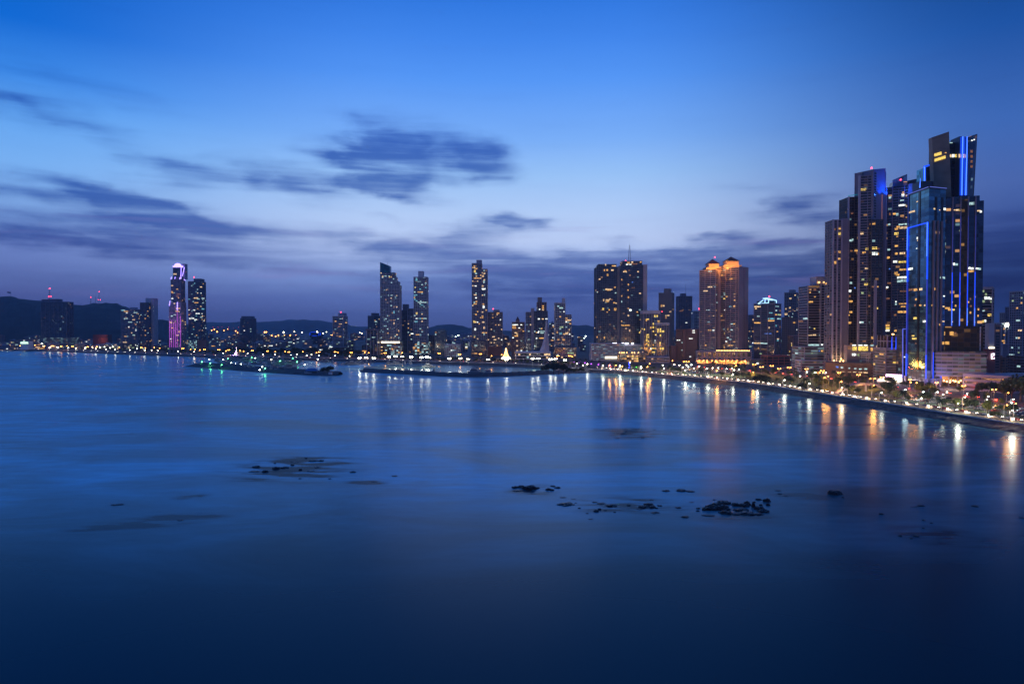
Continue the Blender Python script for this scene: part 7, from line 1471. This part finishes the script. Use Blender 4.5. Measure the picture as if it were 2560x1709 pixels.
# ------------------------------------------------------------------ sky and world
SUN_AZ = math.atan2(-60, 1707)   # afterglow lies slightly left of the picture centre
w = D.worlds.new('World'); bpy.context.scene.world = w; w.use_nodes = True
nt = w.node_tree; N = nt.nodes; L = nt.links; bg = N['Background']
tc = N.new('ShaderNodeTexCoord'); sep = N.new('ShaderNodeSeparateXYZ'); L.new(tc.outputs['Generated'], sep.inputs[0])
def math_(op, a, b=None, c=None, clamp=False):
    n = N.new('ShaderNodeMath'); n.operation = op; n.use_clamp = clamp
    for i, v in enumerate((a, b, c)):
        if v is None: continue
        if isinstance(v, (int, float)): n.inputs[i].default_value = v
        else: L.new(v, n.inputs[i])
    return n.outputs[0]
def lin(r, g, b):
    f = lambda c: ((c / 255 + 0.055) / 1.055) ** 2.4 if c / 255 > 0.04045 else c / 255 / 12.92
    return (f(r), f(g), f(b), 1)
az = math_('ARCTAN2', sep.outputs['X'], sep.outputs['Y']); el = math_('ARCSINE', sep.outputs['Z'])
def elof(py, px=1280): d = ray(px, py); return math.atan2(d[2], hypot(d[0], d[1]))
def azof(px, py=600): d = ray(px, py); return math.atan2(d[0], d[1])
def ramp(fac, stops):
    r = N.new('ShaderNodeValToRGB'); r.color_ramp.interpolation = 'B_SPLINE' if False else 'LINEAR'
    while len(r.color_ramp.elements) < len(stops): r.color_ramp.elements.new(0.5)
    for e_, (p, c) in zip(r.color_ramp.elements, sorted(stops)): e_.position = p; e_.color = c
    L.new(fac, r.inputs[0]); return r.outputs[0]
ELM = radians(60)
ef = math_('DIVIDE', el, ELM, clamp=True)
def stops(lst): return [(max(0.0, elof(py) / ELM) if py is not None else 1.0, lin(*c)) for py, c in lst]
centre = ramp(ef, stops([(820, (84, 98, 156)), (750, (98, 122, 192)), (700, (132, 160, 224)), (640, (178, 200, 247)), (600, (192, 212, 252)), (540, (184, 211, 253)), (440, (156, 199, 252)), (350, (124, 178, 252)), (200, (86, 153, 249)), (100, (66, 136, 239)), (0, (48, 121, 226)), (None, (52, 124, 224))]))
side = ramp(ef, stops([(820, (30, 45, 92)), (700, (38, 62, 120)), (600, (62, 88, 155)), (520, (74, 104, 174)), (400, (62, 106, 184)), (200, (28, 84, 166)), (0, (4, 60, 132)), (None, (12, 62, 136))]))
left = ramp(ef, stops([(820, (66, 76, 132)), (750, (82, 96, 160)), (700, (102, 124, 190)), (640, (112, 138, 206)), (560, (128, 172, 234)), (480, (122, 180, 247)), (380, (98, 167, 246)), (300, (60, 140, 236)), (190, (12, 106, 214)), (0, (0, 90, 194)), (None, (34, 108, 210))]))
def mixc(f, a, b, mode='MIX'):
    n = N.new('ShaderNodeMix'); n.data_type = 'RGBA'; n.blend_type = mode
    if isinstance(f, (int, float)): n.inputs['Factor'].default_value = f
    else: L.new(f, n.inputs['Factor'])
    for k_, v in (('A', a), ('B', b)):
        if isinstance(v, tuple): n.inputs[k_].default_value = v
        else: L.new(v, n.inputs[k_])
    return n.outputs['Result']
def sstep(v, a, b):
    n = N.new('ShaderNodeMapRange'); n.interpolation_type = 'SMOOTHSTEP'; n.inputs['From Min'].default_value = a; n.inputs['From Max'].default_value = b; L.new(v, n.inputs['Value']); return n.outputs['Result']
rightf = sstep(az, azof(1500), azof(2560)); leftf = sstep(math_('MULTIPLY', az, -1), -azof(1000), -azof(-60))
sky = mixc(leftf, mixc(rightf, centre, side), left)
# behind the camera the twilight is dark blue
back = sstep(math_('ABSOLUTE', az), 0.7, 2.4); sky = mixc(back, sky, lin(62, 92, 158))
# --- clouds: long streaks, smeared by the wind
u = math_('MULTIPLY', az, F); v = math_('MULTIPLY', el, F)          # about one unit per photo pixel
cv = N.new('ShaderNodeCombineXYZ'); L.new(u, cv.inputs[0]); L.new(v, cv.inputs[1])
rot = N.new('ShaderNodeMapping'); rot.inputs['Rotation'].default_value = (0, 0, radians(7)); rot.inputs['Scale'].default_value = (0.0024, 0.028, 1); L.new(cv.outputs[0], rot.inputs['Vector'])
st = N.new('ShaderNodeTexNoise'); st.inputs['Scale'].default_value = 1.0; st.inputs['Detail'].default_value = 5; st.inputs['Roughness'].default_value = 0.55; st.inputs['Distortion'].default_value = 0.35; L.new(rot.outputs[0], st.inputs['Vector'])
rot2 = N.new('ShaderNodeMapping'); rot2.inputs['Rotation'].default_value = (0, 0, radians(9)); rot2.inputs['Scale'].default_value = (0.011, 0.03, 1); L.new(cv.outputs[0], rot2.inputs['Vector'])
st2 = N.new('ShaderNodeTexNoise'); st2.inputs['Detail'].default_value = 4; L.new(rot2.outputs[0], st2.inputs['Vector']); st2.inputs['Scale'].default_value = 1.0
tot = None
def blob(px, py, hw, hh, tilt, s):
    global tot
    q = N.new('ShaderNodeMapping'); q.vector_type = 'TEXTURE'
    q.inputs['Location'].default_value = (azof(px, py) * F, elof(py, px) * F, 0); q.inputs['Rotation'].default_value = (0, 0, radians(-tilt)); q.inputs['Scale'].default_value = (hw * 1.8, hh * 2.0, 1)
    L.new(wv.outputs[0], q.inputs['Vector']); g_ = N.new('ShaderNodeTexGradient'); g_.gradient_type = 'SPHERICAL'; L.new(q.outputs[0], g_.inputs[0])
    o_ = math_('MULTIPLY', g_.outputs['Fac'], s * 0.9)
    tot = o_ if tot is None else math_('ADD', tot, o_)
# warp the blobs a little with noise
wp = N.new('ShaderNodeVectorMath'); wp.operation = 'MULTIPLY_ADD'; L.new(st2.outputs['Color'], wp.inputs[0]); wp.inputs[1].default_value = (150, 40, 0); L.new(cv.outputs[0], wp.inputs[2])
wo = N.new('ShaderNodeVectorMath'); wo.operation = 'SUBTRACT'; L.new(wp.outputs[0], wo.inputs[0]); wo.inputs[1].default_value = (75, 20, 0); wv = wo
for b_ in [(1050, 362, 140, 44, 13, 1.0), (960, 335, 70, 22, 14, .6), (1010, 420, 90, 30, 10, .7), (1215, 402, 70, 34, 12, 1.0), (905, 408, 110, 42, 10, 1.0), (950, 440, 80, 30, 14, .7), (700, 454, 125, 28, 9, 1.0), (425, 440, 85, 22, 6, .8), (400, 400, 100, 14, 10, .5), (970, 482, 120, 12, 7, .7), (327, 533, 220, 32, 8, 1.1), (300, 495, 120, 16, 12, .9), (163, 590, 250, 24, 5, .85), (490, 556, 110, 13, 8, .6), (27, 250, 130, 32, 10, .55), (136, 195, 160, 18, 8, .4), (180, 300, 110, 12, 10, .4),
             (954, 612, 220, 22, 5, .9), (1253, 560, 85, 18, 3, .9), (1160, 590, 80, 18, 5, .8), (985, 550, 60, 8, 8, .5), (900, 655, 480, 26, 4, .5), (430, 640, 300, 14, 4, .5), (1307, 552, 60, 9, 3, .7), (1470, 655, 330, 22, 2, .9), (1541, 607, 52, 13, 3, .8), (1661, 637, 95, 12, 4, .7), (1500, 632, 90, 10, 4, .6), (1825, 602, 80, 15, 0, .8), (1810, 590, 60, 8, -3, .5), (2005, 512, 62, 17, 4, .9), (2045, 547, 110, 15, 4, .9), (2027, 604, 62, 8, -5, .7), (1940, 610, 50, 7, -5, .5), (1960, 655, 280, 22, 3, 1.0), (1850, 700, 420, 40, 0, .9), (1400, 715, 340, 45, 0, .8), (2560, 690, 200, 80, 0, .8), (2500, 560, 110, 30, 0, .5), (700, 715, 420, 24, 2, .3), (100, 690, 260, 20, 3, .2), (1900, 470, 60, 10, 5, .3), (2060, 485, 60, 10, 5, .3)]:
    blob(*b_)
nz = math_('ADD', math_('MULTIPLY', math_('SUBTRACT', st.outputs['Fac'], 0.5), 3.3), math_('MULTIPLY', math_('SUBTRACT', st2.outputs['Fac'], 0.5), 1.0))
rot3 = N.new('ShaderNodeMapping'); rot3.inputs['Rotation'].default_value = (0, 0, radians(6)); rot3.inputs['Scale'].default_value = (0.0022, 0.05, 1); L.new(cv.outputs[0], rot3.inputs['Vector'])
st3 = N.new('ShaderNodeTexNoise'); st3.inputs['Detail'].default_value = 4; L.new(rot3.outputs[0], st3.inputs['Vector']); st3.inputs['Scale'].default_value = 1.0
nz = math_('ADD', nz, math_('MULTIPLY', math_('SUBTRACT', st3.outputs['Fac'], 0.5), 1.3))
totc = math_('MINIMUM', tot, 0.95)
dens = math_('ADD', math_('MULTIPLY', totc, 1.25), math_('MULTIPLY', nz, math_('MULTIPLY_ADD', totc, 0.8, 0.18)))
cl = sstep(dens, -0.05, 1.5)
cl = math_('MULTIPLY', cl, sstep(el, radians(-1), radians(1.2)))
# cloud body: darker desaturated version of the sky behind it, pinker near the horizon
cc = mixc(sstep(el, radians(2), radians(9)), mixc(1.0, sky, (0.27, 0.34, 0.51, 1), 'MULTIPLY'), mixc(1.0, sky, (0.15, 0.25, 0.50, 1), 'MULTIPLY'))
sky2 = mixc(math_('MULTIPLY', cl, 0.95), sky, cc)
# faint rosy streaks low in the sky
pk = math_('MULTIPLY', sstep(st.outputs['Fac'], 0.52, 0.72), math_('MULTIPLY', sstep(el, radians(1.5), radians(4)), math_('SUBTRACT', 1.0, sstep(el, radians(6), radians(10)))))
pk = math_('MULTIPLY', pk, math_('SUBTRACT', 1.0, sstep(az, azof(1900), azof(2400))))
sky2 = mixc(math_('MULTIPLY', pk, 0.32), sky2, lin(150, 140, 205))
# physical twilight scattering on top (sun just below the horizon)
nish = N.new('ShaderNodeTexSky'); nish.sky_type = 'NISHITA'; nish.sun_disc = False; nish.sun_elevation = radians(-4.0); nish.sun_rotation = SUN_AZ
sc = N.new('ShaderNodeVectorMath'); sc.operation = 'SCALE'; L.new(nish.outputs[0], sc.inputs[0]); sc.inputs['Scale'].default_value = 0.02
ad = N.new('ShaderNodeVectorMath'); ad.operation = 'ADD'; L.new(sky2, ad.inputs[0]); L.new(sc.outputs[0], ad.inputs[1])
L.new(ad.outputs[0], bg.inputs['Color']); bg.inputs['Strength'].default_value = 1.0

# a last trace of direct light from the set sun's side
sl = D.lights.new('sun', 'SUN'); sl.energy = 0.03; sl.angle = radians(20); sl.color = (0.8, 0.8, 1.0); so = D.objects.new('sun', sl); COL.objects.link(so)
so.rotation_euler = (radians(78), 0, pi - SUN_AZ)
sl.specular_factor = 0.0

# ------------------------------------------------------------------ evening haze over the bay and city
hz_m = D.materials.new('evening_haze'); hz_m.use_nodes = True; _n = hz_m.node_tree; _n.nodes.remove(_n.nodes['Principled BSDF'])
_v = _n.nodes.new('ShaderNodeVolumePrincipled'); _v.inputs['Color'].default_value = (0.62, 0.74, 1.0, 1); _v.inputs['Density'].default_value = HAZE; _v.inputs['Anisotropy'].default_value = 0.2
_n.links.new(_v.outputs[0], _n.nodes['Material Output'].inputs['Volume'])
mb = MB(); mb.prism([(-9600, -700), (9600, -700), (9600, 12600), (-9600, 12600)], -3.0, 330.0); o = mb.build('haze', hz_m); o['kind'] = 'stuff'

# ------------------------------------------------------------------ camera and render settings
cd = D.cameras.new('camera'); cam = D.objects.new('camera', cd); COL.objects.link(cam)
cam.location = (0, 0, CAMZ); cam.rotation_euler = (pi / 2 - TH, 0, 0)
cd.sensor_width = 36; cd.lens = 36 * F / 2560; cd.clip_start = 1; cd.clip_end = 60000
sc_ = bpy.context.scene; sc_.camera = cam
sc_.render.engine = 'CYCLES'; sc_.render.resolution_x = 1024; sc_.render.resolution_y = 683
sc_.cycles.use_denoising = True; sc_.cycles.use_adaptive_sampling = False; sc_.cycles.light_sampling_threshold = 0.0
try: sc_.cycles.denoiser = 'OPENIMAGEDENOISE'
except Exception: pass
sc_.cycles.max_bounces = 5; sc_.cycles.diffuse_bounces = 2; sc_.cycles.glossy_bounces = 3; sc_.cycles.sample_clamp_indirect = 3.0; sc_.cycles.use_light_tree = True
sc_.cycles.caustics_reflective = False; sc_.cycles.caustics_refractive = False
sc_.view_settings.view_transform = 'Standard'; sc_.view_settings.look = 'None'; sc_.view_settings.exposure = 0; sc_.view_settings.gamma = 1
